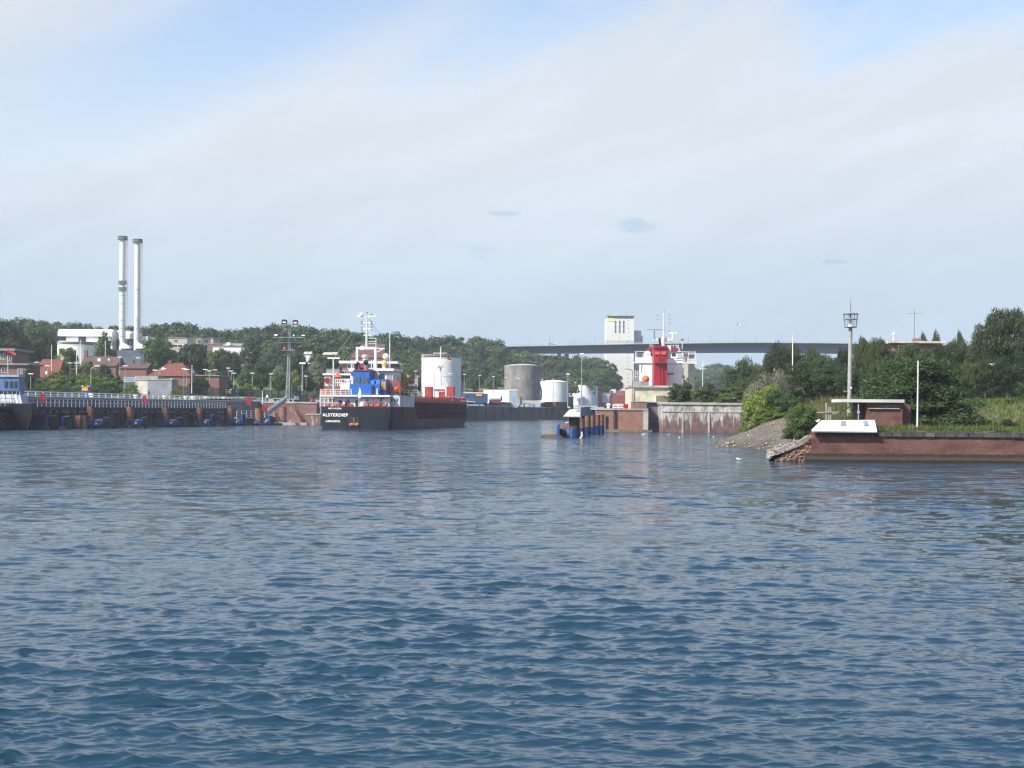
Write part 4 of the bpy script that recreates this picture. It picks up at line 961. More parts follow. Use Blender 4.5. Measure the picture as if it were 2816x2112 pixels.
for a, b_ in zip(pp[:-1], pp[1:]): pr.cyl(a, b_, .13, n=6)
pr.build('white_pipe_rail', white_clean, SHIP, True)
# three red hatch posts, white foremast
for a, b_, t_, yl in ((1168, 1187, 1063, 62), (1206, 1224, 1077, 58), (1228, 1248, 1063, 62)):
    sb(a, b_, t_, 1104, yl, yl + 1.6).build('hatch_post', ship_red, SHIP)
yl = 70
def sp(px, py, yl): x, z = S(px, py, yl); return (x, yl, z)
g = MB(True)
for px in (1191, 1230): g.beam(sp(px, 1103, yl), sp(px, 1064, yl), .45)
g.beam(sp(1189, 1067, yl), sp(1232, 1067, yl), .6); g.build('foremast_portal', white, SHIP)
sb(1196, 1222, 1070, 1079, yl, yl + .5).build('portal_box', mat('pale_grey_box', (.5, .53, .55), .5), SHIP)
g = MB(True); g.cyl(sp(1211, 1066, yl), sp(1212, 952, yl), .26, .1, n=8)
g.build('foremast', white, SHIP, True)
g = MB(True); g.beam(sp(1192, 971, yl), sp(1229, 971, yl), .14); g.beam(sp(1190, 1062, yl), sp(1211, 1027, yl), .16); g.beam(sp(1231, 1062, yl), sp(1213, 1027, yl), .16); g.beam(sp(1205, 1009, yl), sp(1217, 1009, yl), .5); g.build('foremast_stays', white, SHIP)
for px in (1206, 1217): MB(True).cyl(sp(px, 1008, yl - .4), sp(px, 1008, yl - .9), .32, n=10).build('floodlight', mat('lamp_beige', (.45, .38, .28), .5), SHIP)
# ensign on the foremast stay: black red gold
for i, mcol in enumerate((dark, red, yellow)):
    MB(True).prism([sp(1230, 981 + i * 3.4, yl), sp(1240, 987 + i * 2.6, yl), sp(1240, 989.6 + i * 2.6, yl), sp(1230, 984.4 + i * 3.4, yl)], (0, .03, 0)).build('courtesy_flag_stripe', mcol, SHIP)
# stern lettering
trot = (rad(90) - .03, 0, 0)
xl, zl = S(922, 1141.5, 0); text_part('ALSTERDIEP', .80, white_clean, SHIP, (xl, -.05, zl), trot, sx=1.06, bold=.012)
xl, zl = S(916, 1158.5, 0); text_part('LIMASSOL', .52, white_clean, SHIP, (xl, -.05, zl), trot, sx=1.15, bold=.008)
xl, zl = S(921, 1123.5, 0); text_part('IMO 9472000', .38, white_clean, SHIP, (xl, -.05, zl), trot, sx=1.1, bold=.006)
rp = sb(961, 987, 1147, 1176, -.06, .3).build('rudder_recess', dark, SHIP)
for px in (967, 981): MB(True).ball(sp(px, 1168, -.1), .5, .3, .35, 8, 6).build('rudder_fitting', mat('antifoul_red', (.35, .12, .08), .7, var=.4, scale=4), rp, True)
g = MB(True); a = S(974, 1160, -.1); g.cyl((a[0], -.12, a[1] - .6), (a[0], -.12, a[1] + .7), .16, n=8); g.build('rudder_stock', rust, rp)
for i, px in enumerate((886, 925, 1020, 1055)): sb(px - 4, px + 4, 1129, 1133, -.03, .1).build('mooring_port', dark, SHIP)
for px in (900, 921, 944, 1007, 1022, 1039, 1058): 
    x, z = S(px, 1118, 1.5); MB(True).cyl((x - .4, 1.5, z + .15), (x + .4, 1.5, z + .15), .4, n=10).build('mooring_winch', ship_red, SHIP, True)
sbox(-6.85, 6.85, .5, 19, zd + .003, zd + .06).build('poop_deck', mat('deck_dull_red', (.12, .06, .055), .8), SHIP)
# poop house
h = sb(919, 1071, 1088, 1119, 3.5, 14).build('poop_house', white, SHIP)
for a, b_ in ((929, 940), (977, 987)): sb(a, b_, 1101, 1117, 3.4, 3.49).build('doorway', dark, h)
for a, b_ in ((943, 952), (990, 999)): sb(a, b_, 1102, 1116, 3.36, 3.46).build('open_door', white_clean, h)
for px in (955, 1008, 1045): sb(px, px + 5, 1098, 1103, 3.42, 3.49).build('porthole', glass, h)
sb(879, 1072, 1086.5, 1090.3, 2.6, 14.5).build('upper_deck', white, SHIP)
for px in (881, 892, 903, 914): MB(True).cyl(sp(px, 1118, 2.9), sp(px, 1090, 2.9), .12, n=6).build('stanchion', white, SHIP)
g = MB(True)
for px in (881, 895, 909, 922, 936, 951, 966): g.beam(sp(px, 1087, 2.8), sp(px, 1070.5, 2.8), .09)
for py in (1070.5, 1076, 1081): g.beam(sp(881, py, 2.8), sp(967, py, 2.8), .08)
g.build('stern_rail', white, SHIP)
for px in (888, 898): MB(True).cyl(sp(px, 1086, 4), sp(px, 1073, 4), .36, n=10).build('orange_drum', orange, SHIP, True)
sb(879, 893, 1118, 1122, .45, .9).build('fairlead', midgrey, SHIP)
# blue casing
c1 = sb(971, 1016, 1019, 1088, 5.0, 9).build('funnel_casing', blue_case, SHIP)
sb(970, 1018, 1017, 1019.3, 4.8, 9.2).build('casing_top', ship_red, c1)
for a, b_ in ((977, 991), (998, 1012)):
    w_ = sb(a, b_, 1037, 1060, 4.9, 4.99).build('louvre', mat('louvre_grey', (.07, .075, .08), .6), c1)
sb(961, 1044, 1056, 1088, 4.2, 4.95).build('casing_base', blue_case, SHIP)
sb(1016.5, 1063, 1043, 1088, 5.6, 9).build('casing_wing', blue_case, SHIP)
for a, b_ in ((1019, 1029), (1034, 1045)): sb(a, b_, 1046, 1062, 5.0, 5.58).build('vent_box', blue_lite, SHIP)
sb(1047, 1061, 1049, 1072, 5.2, 5.58).build('ochre_panel', mat('ochre', (.36, .22, .07), .7), SHIP)
pf = MB(True); pf.cyl(sp(1038, 1070, 4), sp(1038, 1092, 3.2), .2, n=8); pf.cyl(sp(1038, 1092, 3.2), sp(1056, 1095, 3.2), .18, n=8); pf.build('goose_pipe', midgrey, SHIP, True)
pf = MB(True); pf.cyl(sp(980, 1019, 6.5), sp(980, 1005, 6.5), .35, n=10); pf.cyl(sp(980, 1005, 6.5), sp(985, 1000, 5.9), .36, n=10); pf.build('exhaust_pipe', dark, SHIP, True)
MB(True).cyl(sp(1008, 1019, 6.5), sp(1006, 1000, 6.3), .42, .4, n=12).build('exhaust_pipe', midgrey, SHIP, True)
MB(True).cyl(sp(1006, 1000, 6.3), sp(1006, 993, 6.0), .46, n=12).build('exhaust_tip', dark, SHIP, True)
sb(988, 1002, 1003, 1018, 7, 8).build('funnel_fan', ship_red, SHIP)
# wheelhouse and accommodation
sb(936, 963, 1042, 1087, 9, 13).build('accommodation', white, SHIP)
sb(963, 1080, 1021, 1088, 9.2, 16).build('wheelhouse', white, SHIP)
sb(957, 976, 1014, 1021, 8.6, 16.5).build('bridge_roof', white, SHIP)
sb(1036, 1083, 1013, 1020, 8.6, 16.5).build('bridge_roof', white, SHIP)
sb(1043, 1057, 1028, 1043, 9.1, 9.19).build('bridge_window', glass, SHIP)
for px in (1063, 1067, 1071, 1075): sb(px, px + 2, 1028, 1060, 9.1, 9.19).build('shutter_slat', midgrey, SHIP)
g = MB(True)
for px in range(922, 962, 6): g.beam(sp(px, 1062, 6), sp(px, 1043, 6), .1)
for py in (1043, 1052): g.beam(sp(920, py, 6), sp(962, py, 6), .09)
g.build('deck_rail', white, SHIP)
sb(936, 963, 1062, 1087, 7.5, 9).build('port_deckhouse', white, SHIP)
for px in (941, 951): MB(True).cyl(sp(px, 1078, 7.4), sp(px, 1078, 7.0), .45, n=12).build('hose_reel', mat('dark_red', (.22, .05, .05), .6), SHIP, True)
MB(True).lathe(sp(928, 1037, 9), [(.95, 0), (.8, .1), (.12, .85), (0, .87)], 10).build('orange_cover', orange, SHIP)
sb(893, 908, 1056, 1061, 9, 11).build('wing_platform', white, SHIP)
MB(True).cyl(sp(900, 1046, 9.6), sp(900, 1046, 8.6), .52, n=14).build('liferaft', red, SHIP, True)
g = MB(True)
for px in (894, 907): g.beam(sp(px, 1060, 9), sp(px, 1036, 9), .1)
g.beam(sp(893, 1037, 9), sp(908, 1037, 9), .1); g.build('liferaft_cradle', white, SHIP)
# starboard side
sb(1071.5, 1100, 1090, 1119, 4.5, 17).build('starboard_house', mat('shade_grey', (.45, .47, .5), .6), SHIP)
sbox(4.2, 6.8, 5, 19, S(1100, 1091, 8)[1], S(1100, 1088, 8)[1]).build('boat_deck', ltgrey, SHIP)
g = MB(True)
for y, lean in ((6, 1.2), (8, 1.4), (10.5, -.4), (13, .0), (15.5, .3), (18, 0)): g.beam((6.6, y, S(1100, 1089, 8)[1]), (6.6, y + lean, zd), .2)
g.build('boat_deck_brace', ltgrey, SHIP)
LB = MB(True)
x, z = S(1088, 1066, 7.5)
LB.beam((x - .9, 7, z - .9), (x - .8, 7, z + 1.1), .35); LB.beam((x + .9, 7, z - .9), (x + .8, 7, z + 1.1), .35); LB.beam((x - .95, 7, z + 1.1), (x + .95, 7, z + 1.1), .4)
LB.build('davit_frame', ship_red, SHIP)
bo = MB(True); bo.ball((x, 9.2, z - .35), .95, 2.4, .75, 12, 8); bo.build('rescue_boat', orange, SHIP, True)
g = MB(True); g.beam(sp(1109, 1087, 14), sp(1112, 1030, 14), .8); g.build('hatch_crane', mat('crane_ochre', (.25, .16, .06), .7, var=.35), SHIP)
g = MB(True); g.beam(sp(1118, 1086, 15), sp(1118, 1050, 15), .5); g.beam(sp(1104, 1085, 14), sp(1128, 1085, 14), .8); g.build('crane_base', mat('crane_ochre', (.25, .16, .06), .7), SHIP)
for px, py in ((1087, 1027), (1115, 1035), (1120, 1036), (1149, 1037)): MB(True).ball(sp(px, py, 16), .42, .42, .3, 8, 5).build('crane_lamp', mat('lamp_yellow', (.7, .5, .2), .5), SHIP, True)
g = MB(True); g.beam(sp(1145, 1088, 18), sp(1146, 1040, 18), .75); g.build('grey_davit_post', mat('post_grey', (.33, .36, .38), .6), SHIP)
g = MB(True); g.beam(sp(1153, 1076, 18), sp(1154, 1040, 18), .5); g.build('dark_post', dark, SHIP)
MB(True).cyl(sp(1129, 1048, 16), sp(1130, 1048, 15), .5, n=14).build('liferaft', red, SHIP, True)
sb(1123, 1140, 1056, 1062, 15, 17).build('wing_platform', white, SHIP)
g = MB(True)
for px in (1080, 1090, 1100, 1112, 1124, 1136, 1150): g.beam(sp(px, 1088, 13), sp(px, 1073, 13), .08)
for py in (1073, 1079): g.beam(sp(1078, py, 13), sp(1150, py, 13), .07)
g.build('boat_deck_rail', white, SHIP)
# main mast: goal post with crosstrees
ym = 10.5
g = MB(True)
for px in (982, 1032.5): g.beam(sp(px, 1020, ym), sp(px, 956, ym), .42)
g.beam(sp(980, 957.5, ym), sp(1036, 957.5, ym), .45); g.beam(sp(1036, 957.5, ym), sp(1058, 959, ym), .2); g.beam(sp(1036, 968, ym), sp(1052, 960, ym), .14)
g.build('goalpost_mast', white, SHIP)
MB(True).cyl(sp(1008, 957, ym), sp(1009, 862, ym), .26, .14, n=8).build('topmast', white, SHIP, True)
g = MB(True)
for py, a, b_ in ((870, 981, 1034), (887.5, 998, 1021), (904.5, 998, 1021), (921.5, 1000, 1020)): MB(True).beam(sp(a, py, ym), sp(b_, py, ym), .22).build('crosstree', white, SHIP)
MB(True).beam(sp(1010, 880, ym), sp(1018, 871, ym), .14).build('mast_brace', white, SHIP)
for py in (930, 939, 944): g.beam(sp(1013, py, ym), sp(1034, py, ym), .1)
g.beam(sp(1034, 957, ym), sp(1034, 930, ym), .1); g.build('mast_ladder', white, SHIP)
for px, py in ((995, 885), (995, 891), (1021.5, 885), (1021.5, 891), (995, 901), (995, 908), (1021.5, 899), (1021.5, 908), (1021.5, 865), (1009, 860)):
    MB(True).cyl(sp(px, py + 2.2, ym), sp(px, py - 2.2, ym), .16, n=6).build('navigation_light', midgrey, SHIP)
MB(True).ball(sp(994, 866, ym), .42, n=10, m=6).build('mast_dome', white_clean, SHIP, True)
g = MB(True)
for px, t_ in ((982, 860), (988, 864), (1034, 864), (1030, 866)): g.cyl(sp(px, 870, ym), sp(px, t_, ym), .04, n=4)
g.cyl(sp(1072, 1015, ym), sp(1072, 915, ym), .13, .08, n=6); g.cyl(sp(1067, 1015, ym), sp(1067, 975, ym), .1, n=6)
for px in (966, 971, 978, 1022, 1028): g.cyl(sp(px, 1016, ym), sp(px, 990, ym), .08, n=5)
g.build('whip_antenna', white, SHIP)
MB(True).beam(sp(1043, 933, ym), sp(1072, 933, ym), .18).build('radar_scanner', fence_green, SHIP)
MB(True).ball(sp(1061, 981, ym), .62, n=12, m=8).build('satellite_dome', white_clean, SHIP, True)
MB(True).cyl(sp(1061, 1015, ym), sp(1061, 985, ym), .12, n=6).build('dome_post', white, SHIP)
g = MB(True); g.cyl(sp(1004, 1000, 11.5), sp(1004, 985, 11.5), .5, n=12); g.build('vent_trunk', white, SHIP, True)
MB(True).lathe(sp(1004, 985, 11.5), [(.65, 0), (.8, .3), (.75, .62), (0, .75)], 12).build('vent_head', mat('cream', (.6, .5, .36), .6), SHIP, True)
MB(True).lathe(sp(1056, 1013, 10), [(.35, 0), (.3, .5), (.6, .9), (.55, 1.3), (.2, 1.5), (0, 1.5)], 10).build('searchlight', mat('lamp_yellow', (.7, .5, .2), .5), SHIP, True)
g = MB(True); g.cyl(sp(917, 1087, 4.2), sp(917, 986, 4.2), .15, .12, n=8); g.beam(sp(901, 985, 4.2), sp(935, 985, 4.2), .26); g.build('stern_light_mast', white, SHIP)
# ensign furled at the stern staff
g = MB(True); g.cyl(sp(986, 1118, 1.2), sp(989, 1066, .9), .06, n=5); g.build('ensign_staff', white, SHIP)
cu = MB(True); r = [sp(986, 1095, .9), sp(992, 1093, .7), sp(993, 1078, .7), sp(989.5, 1066, .9), sp(986, 1080, 1.0)]
cu.prism(r, (0, .12, 0)); fl_ = cu.build('ensign', white_clean, SHIP)
MB(True).prism([sp(988.5, 1083, .6), sp(992, 1082, .6), sp(992, 1078, .6), sp(989, 1078, .6)], (0, .03, 0)).build('ensign_emblem', yellow, fl_)
sb(1021, 1028, 1060, 1086, 4.0, 4.18).build('hanging_gear', dark, SHIP)
g = MB(True)
for px in (1027, 1031): g.beam(sp(px, 1043, 8.8), sp(px, 1014, 8.8), .08)
for py in range(1016, 1043, 3): g.beam(sp(1027, py, 8.8), sp(1031, py, 8.8), .06)
for px in (997, 1003): g.beam(sp(px, 1117, 3.2), sp(px, 1088, 3.2), .08)
for py in range(1090, 1117, 3): g.beam(sp(997, py, 3.2), sp(1003, py, 3.2), .06)
g.build('ladder', white, SHIP)

# clutter of the after decks
for px in (940, 948, 956): sb(px, px + 4, 1047, 1052, 8.9, 8.99).build('cabin_window', glass, SHIP)
for px in (966, 1018, 1024): sb(px, px + 3, 1026, 1033, 9.05, 9.18).build('bridge_window', glass, SHIP)
for px, m_ in ((926, midgrey), (955, dark), (964, ship_red), (1013, midgrey), (1030, ship_red), (1049, dark), (1062, midgrey)):
    x, z = S(px, 1118, 2.6); w = .3 + (px % 3) * .12; sbox(x - w, x + w, 2.3, 2.9, z, z + .5 + (px % 4) * .18).build('deck_locker', m_, SHIP)
for a, b_, c_, d_ in ((1009, 862, 917, 987), (1009, 862, 1072, 1000), (1009, 872, 1145, 1042), (1212, 955, 1146, 1042), (1212, 955, 1300, 1098), (982, 957, 905, 1040)):
    ya_, yb_ = (70 if a == 1212 else ym), (76 if c_ == 1300 else 18 if c_ > 1100 else ym if c_ > 950 else 5)
    MB(True).cyl(sp(a, b_, ya_), sp(c_, d_, yb_), .035, n=4).build('rigging_wire', midgrey, SHIP)
for px in (1076, 1083, 1090): sb(px, px + 3, 1096, 1104, 4.4, 4.49).build('side_opening', dark, SHIP)
for py in (1095, 1107): MB(True).beam(sp(882, py, 2.7), sp(918, py, 2.7), .07).build('rope_rail', white, SHIP)
sb(882, 918, 1096, 1118, 8, 8.3).build('open_deck_shade', mat('deck_shade_grey', (.2, .21, .22), .7), SHIP)  # grey sheet added for the shade inside the open deck behind the stanchions
for k in range(9): MB(True).box(6.86, 6.9, 3 + k * 1.7, 3.05 + k * 1.7, .2, zd - .1).build('hull_frame_mark', hull_b, SHIP)
# ================================================================== moored vessel cut by the picture's left edge
Yv = 226.0
V = thing('moored_vessel', 'dark hulled vessel with white sloping deckhouse moored at the far left', 'vessel', (PX(-60, Yv), Yv, 0))
x1 = PX(88, Yv); x0 = PX(-420, Yv); zt = PZ(40, 1112, Yv)
MB().prism([(x0, Yv, -1), (x1 - .9, Yv, -1), (x1, Yv, zt * .55), (x1, Yv, zt), (x0, Yv, zt + .2)], (-1.2, 5.5, 0)).build('hull', mat('vessel_hull', (.006, .007, .009), .6, var=.3, spec=.2), V, True)
MB().prism([(x0, Yv - .06, zt), (x1 + .02, Yv - .06, zt), (x1 + .02, Yv - .06, zt + .16), (x0, Yv - .06, zt + .3)], (-1.2, 5.7, 0)).build('rubbing_strake', rust_dk, V)
def vz(py): return PZ(20, py, Yv)
vw = mat('vessel_white', (.30, .34, .41), .5, var=.1)
MB().prism([(x0, Yv + .8, vz(1111)), (PX(57, Yv), Yv + .8, vz(1111)), (PX(46, Yv), Yv + 1.4, vz(1084)), (x0, Yv + 1.4, vz(1084))], (0, 3, 0)).build('sloping_deckhouse', vw, V)
for a in (8, 24, 41): MB().prism([(PX(a, Yv), Yv + .7, vz(1110.5)), (PX(a + 6, Yv), Yv + .7, vz(1110.5)), (PX(a - 4, Yv), Yv + 1.25, vz(1084)), (PX(a - 11, Yv), Yv + 1.25, vz(1084))], (0, .08, 0)).build('sloping_rib', mat('rib_white', (.5, .53, .58), .5), V)
MB().box(x0, PX(42, Yv), Yv + 1.6, Yv + 4.2, vz(1083), vz(1036)).build('wheelhouse', mat('vessel_blue', (.07, .15, .28), .5, var=.25), V)
MB().box(x0, PX(43, Yv), Yv + 1.4, Yv + 4.4, vz(1036) + .003, vz(1030)).build('wheelhouse_roof', vw, V)
for a in (3, 17, 29): MB().box(PX(a, Yv), PX(a + 8, Yv), Yv + 1.52, Yv + 1.59, vz(1066), vz(1048)).build('window', glass, V)
MB().box(x0, PX(48, Yv), Yv + 1.3, Yv + 1.38, vz(1082), vz(1074)).build('bulwark', dark, V)
for a in (2, 14, 26, 38, 47): MB().beam((PX(a, Yv), Yv + 1.2, vz(1084)), (PX(a, Yv), Yv + 1.2, vz(1076)), .1).build('bitt', vw, V)
# windsock on its pole
Yq = 262
T = thing('windsock', 'red windsock on a thin pole at the left bank', 'windsock', P(22, 1085, Yq))
MB().cyl(P(23, 1085, Yq), P(21, 966, Yq), .09, n=6).build('pole', ltgrey, T)
MB().cyl(P(20, 969, Yq), P(33, 971, Yq), .5, .36, n=10).build('sock', red, T, True)
MB().cyl(P(33, 971, Yq), P(44, 976, Yq), .36, .2, n=10).build('sock_tail', mat('faded_red', (.5, .1, .09), .7), T, True)

# ================================================================== bridge and silo
YB = 900.0
T = thing('motorway_bridge', 'long dark blue steel girder bridge high over the canal', 'bridge', (60, YB, 0))
tops = [(900, 962), (1200, 956.5), (1365, 952.5), (1545, 949.5), (1740, 945.5), (2000, 942), (2100, 941.5), (2280, 943), (2600, 948), (3100, 958)]
bots = [(900, 982), (1200, 974), (1365, 970.5), (1545, 970), (1740, 969), (2000, 967.5), (2100, 967.5), (2280, 969.5), (2600, 975), (3100, 986)]
def ip(tab, px): return float(np.interp(px, [a for a, _ in tab], [b for _, b in tab]))
pxs = np.arange(900, 3101, 50)
def ribbon(fa, fb, y0, y1):
    mb = MB()
    for a, b_ in zip(pxs[:-1], pxs[1:]):
        q = []
        for px in (a, b_):
            for fn in (fa, fb): q.append(P(px, fn(px), YB))
        A0, A1, B0, B1 = q
        mb.add([(A0.x, y0, A0.z), (B0.x, y0, B0.z), (B1.x, y0, B1.z), (A1.x, y0, A1.z), (A0.x, y1, A0.z), (B0.x, y1, B0.z), (B1.x, y1, B1.z), (A1.x, y1, A1.z)],
               [(0, 1, 2, 3), (7, 6, 5, 4), (3, 2, 6, 7), (0, 4, 5, 1)])
    return mb
ribbon(lambda p: ip(bots, p), lambda p: ip(tops, p) + 1.6, YB, YB + 7).build('girder', bridge_blue, T)
ribbon(lambda p: ip(bots, p) - 1.5, lambda p: ip(tops, p) + 1.6, YB + 18, YB + 25).build('girder', bridge_blue, T)
ribbon(lambda p: ip(tops, p) + 1.5, lambda p: ip(tops, p) - .4, YB - 2.2, YB + 28).build('deck', bridge_grey, T)
ribbon(lambda p: ip(tops, p) - 3.6, lambda p: ip(tops, p) - 4.2, YB - 2.1, YB - 1.9).build('handrail', bridge_grey, T)
ribbon(lambda p: ip(tops, p) - 2.0, lambda p: ip(tops, p) - 2.5, YB - 2.1, YB - 1.9).build('handrail', bridge_grey, T)
for px in range(1340, 2420, 11):
    a = P(px, ip(tops, px) - .5, YB - 2); MB().box(a.x - .13, a.x + .13, YB - 2.1, YB - 1.85, a.z, a.z + 1.05).build('rail_post', bridge_grey, T)
for (a, b_) in ((1532, 1542), (1552, 1563), (1882, 1891), (1895, 1908)):
    yo = 2 if a in (1532, 1882) else 19
    x0, x1 = PX(a, YB + yo), PX(b_, YB + yo); lo = 1005 if a < 1700 else 1200
    zt = PZ(a, 969, YB) - .2; zm = PZ(a, 1006, YB) if a < 1700 else zt - .4
    if a < 1700: MB().box(x0, x1, YB + yo, YB + yo + 4, zm, zt).build('pier_upper', mat('pier_blue', (.12, .15, .19), .8), T)
    MB().box(x0 - .15, x1 + .15, YB + yo - .1, YB + yo + 4.1, 3, zm - .003).build('pier', pier_con, T)
for i, px in enumerate((1387, 1457, 1511, 1581, 1636, 1703, 1893, 1953, 2021, 2078, 2150, 2215)):
    a = P(px, ip(tops, px), YB + 12); T2 = thing('bridge_lamp', ordinal(i) + ' lamp post along the bridge counting from the wooded bank', 'lamp post', a, group='lamp posts on the bridge')
    MB().cyl(a, a + Vector((0, 0, 4.6)), .13, .1, n=6).build('post', midgrey, T2); MB().box(a.x - .5, a.x + .5, a.y - .2, a.y + .2, a.z + 4.6, a.z + 4.75).build('lamp_head', midgrey, T2)
for i, (px, c_, m_) in enumerate(((1381, 'yellow truck', yellow), (1517, 'brown lorry', mat('lorry_brown', (.35, .2, .13), .6)))):
    a = P(px, ip(tops, px) - .6, YB + 2); T2 = thing('lorry', c_ + ' driving on the bridge', 'truck', a)
    MB().box(a.x - 1.8, a.x + 1.6, a.y, a.y + 2.4, a.z + .5, a.z + 1.6).build('cargo_box', m_, T2); MB().box(a.x + 1.62, a.x + 2.6, a.y, a.y + 2.3, a.z + .5, a.z + 1.3).build('cab', white, T2)
    for dx in (-1.2, 1.0, 2.1): MB().cyl((a.x + dx, a.y - .05, a.z + .4), (a.x + dx, a.y + .2, a.z + .4), .4, n=10).build('wheel', dark, T2)
YS = 965.0
T = thing('grain_silo', 'tall off-white grain silo tower behind the bridge', 'silo', (PX(1704, YS), YS, 5))
x0, x1 = PX(1665.5, YS), PX(1742, YS); zt = PZ(1704, 876, YS)
MB().box(x0, x1, YS, YS + 16, 3, zt).build('tower', silo_white, T)
MB().box(x0 - .03, x1 + .03, YS - .05, YS + 16.05, PZ(1704, 942, YS), PZ(1704, 936, YS)).build('green_band', silo_green, T)
MB().box(x0 + .4, x1 - .5, YS + .6, YS + 15, zt + .01, PZ(1704, 869, YS)).build('top_storey', mat('silo_storey', (.30, .34, .38), .7), T)
for k in range(7): xx = x0 + .5 + k * (x1 - x0 - 1.2) / 6; MB().box(xx, xx + .35, YS + .3, YS + .55, zt, PZ(1704, 869, YS)).build('roof_pillar', silo_white, T)
MB().box(x0 + .3, x1 + .6, YS - 1.2, YS + 17, PZ(1704, 869, YS) + .01, PZ(1704, 866, YS)).build('roof', mat('silo_roof', (.4, .38, .34), .8), T)
for px in (1691, 1702.5, 1713.5):
    for (a, b_) in ((882, 892), (893, 904), (905, 916)): MB().box(PX(px - 2.2, YS), PX(px + 2.2, YS), YS - .08, YS - .01, PZ(px, b_, YS), PZ(px, a, YS)).build('window', mat('silo_window', (.10, .12, .13), .4), T)
for py in (881, 891, 904, 915, 926, 937, 972, 983, 994, 1005, 1016, 1028, 1040, 1052): 
    MB().box(PX(1727 - (py - 880) * .012, YS) - .22, PX(1727, YS) + .2, YS - .08, YS - .055, PZ(1727, py + 1, YS), PZ(1727, py - 1, YS)).build('small_window', mat('silo_window', (.10, .12, .13), .4), T)
sg = MB().box(PX(1668, YS), PX(1688, YS), YS - .2, YS - .06, PZ(1675, 883, YS), PZ(1675, 875.5, YS)).build('yellow_sign', mat('sign_yellow', (.75, .68, .2), .6), T)
for px, w, h in ((1672, 2, 2.5), (1678, 1.2, 4), (1682.5, .8, 3.5), (1685, 1, 1.5)): MB().box(PX(px, YS), PX(px + w, YS), YS - .24, YS - .205, PZ(px, 881, YS), PZ(px, 881 - h, YS)).build('sign_mark', mat('olive_print', (.12, .12, .03), .6), sg)
MB().box(x1 + .01, PX(1761, YS + 8), YS + 5, YS + 20, 3, PZ(1750, 909, YS + 6)).build('rear_wing', mat('silo_shade', (.40, .42, .44), .85), T)
MB().box(PX(1761, YS + 8) + .01, PX(1766, YS + 8), YS + 8, YS + 22, 3, PZ(1750, 923, YS + 6)).build('rear_wing', mat('silo_shade', (.40, .42, .44), .85), T)
g = MB(); g.cyl(P(1677, 866, YS + 2), P(1677, 849, YS + 2), .09, n=5); g.cyl(P(1720, 866, YS + 2), P(1720, 860, YS + 2), .2, n=5); g.build('antenna', midgrey, T)

# ================================================================== white and red ship behind the old lock wall
Y2 = 372.0
R = thing('white_ship', 'white ship superstructure with tall red funnel seen over the concrete wall', 'ship', (PX(1828, Y2), Y2, 0))
def rb_(px0, px1, py0, py1, y, dep): return MB().box(PX(px0, y), PX(px1, y), y, y + dep, PZ(px0, py1, y), PZ(px0, py0, y))
xh0, xh1 = PX(1745, Y2), PX(1915, Y2)
MB().prism([(xh0, Y2 - 14, -1), (xh1, Y2 - 14, -1), (xh1 + .5, Y2 - 15, 8.5), (xh0 - .5, Y2 - 15, 8.5)], (0, 95, 0)).build('hull', mat('hull_red_brown', (.2, .05, .045), .6), R)
rb_(1766, 1876, 997, 1075, Y2, 9).build('accommodation', white_clean, R)
rb_(1762, 1784, 1050, 1062, Y2 - 9, 8).build('aft_house', midgrey, R)
rb_(1778, 1862, 965, 998, Y2 + .5, 8).build('wheelhouse', white_clean, R)
rb_(1746, 1877, 983, 997, Y2 - .2, .5).build('bridge_wing_bulwark', white_clean, R)
MB().box(PX(1745, Y2), PX(1914, Y2), Y2 - .3, Y2 + 3, PZ(1745, 998.5, Y2), PZ(1745, 996, Y2)).build('bridge_wing_deck', white_clean, R)
MB().prism([(PX(1746, Y2), Y2, PZ(1746, 998, Y2)), (PX(1768, Y2), Y2, PZ(1746, 998, Y2)), (PX(1768, Y2), Y2, PZ(1746, 1003, Y2))], (0, 2.5, 0)).build('wing_bracket', white, R)
g = MB()
for px in (1747, 1751, 1772, 1786): g.beam(P(px, 997, Y2), P(px, 966.5, Y2), .14)
g.beam(P(1746, 966.5, Y2), P(1786, 966.5, Y2), .14); g.build('wing_frame', white, R); g = MB()
for px in (1877, 1893, 1912): g.beam(P(px, 997, Y2), P(px, 966.5, Y2), .14)
g.beam(P(1862, 967, Y2), P(1914, 968.5, Y2), .16)
for py in (984, 990): g.beam(P(1858, py, Y2 - .3), P(1913, py + 1, Y2 - .3), .1)
g.build('wing_frame', white, R)
MB().box(PX(1888, Y2), PX(1914, Y2), Y2 - .28, Y2 - .1, PZ(1888, 996, Y2), PZ(1888, 988, Y2)).build('wing_dodger', white, R)
for a, b_ in ((1789, 1798), (1846, 1857)): rb_(a, b_, 971, 980, Y2 + .4, .09).build('window', glass, R)
rb_(1783, 1799, 957, 964.5, Y2, 7).build('red_band', red, R); rb_(1833, 1864, 957, 965.5, Y2, 7).build('red_band', red, R)
MB().prism([(PX(1864, Y2) + .003, Y2, PZ(1864, 965, Y2)), (PX(1871, Y2), Y2, PZ(1864, 967, Y2)), (PX(1866, Y2), Y2, PZ(1864, 952, Y2)), (PX(1864, Y2) + .003, Y2, PZ(1864, 950, Y2))], (0, 6, 0)).build('side_fairing', ltgrey, R)
Yf = Y2 - 7
fn = rb_(1798, 1834, 953, 1070, Yf, 5).build('funnel', red, R)
MB().box(PX(1797.5, Yf), PX(1834.5, Yf), Yf - .5, Yf + 5.1, PZ(1815, 956, Yf), PZ(1815, 951.5, Yf)).build('funnel_hood', red, fn)
rb_(1800, 1813.5, 967, 975, Yf - .35, .34).build('bright_panel', mat('bright_red', (.80, .08, .09), .5), fn); rb_(1817, 1831, 967, 975, Yf - .35, .34).build('bright_panel', mat('bright_red', (.80, .08, .09), .5), fn)
g = MB()
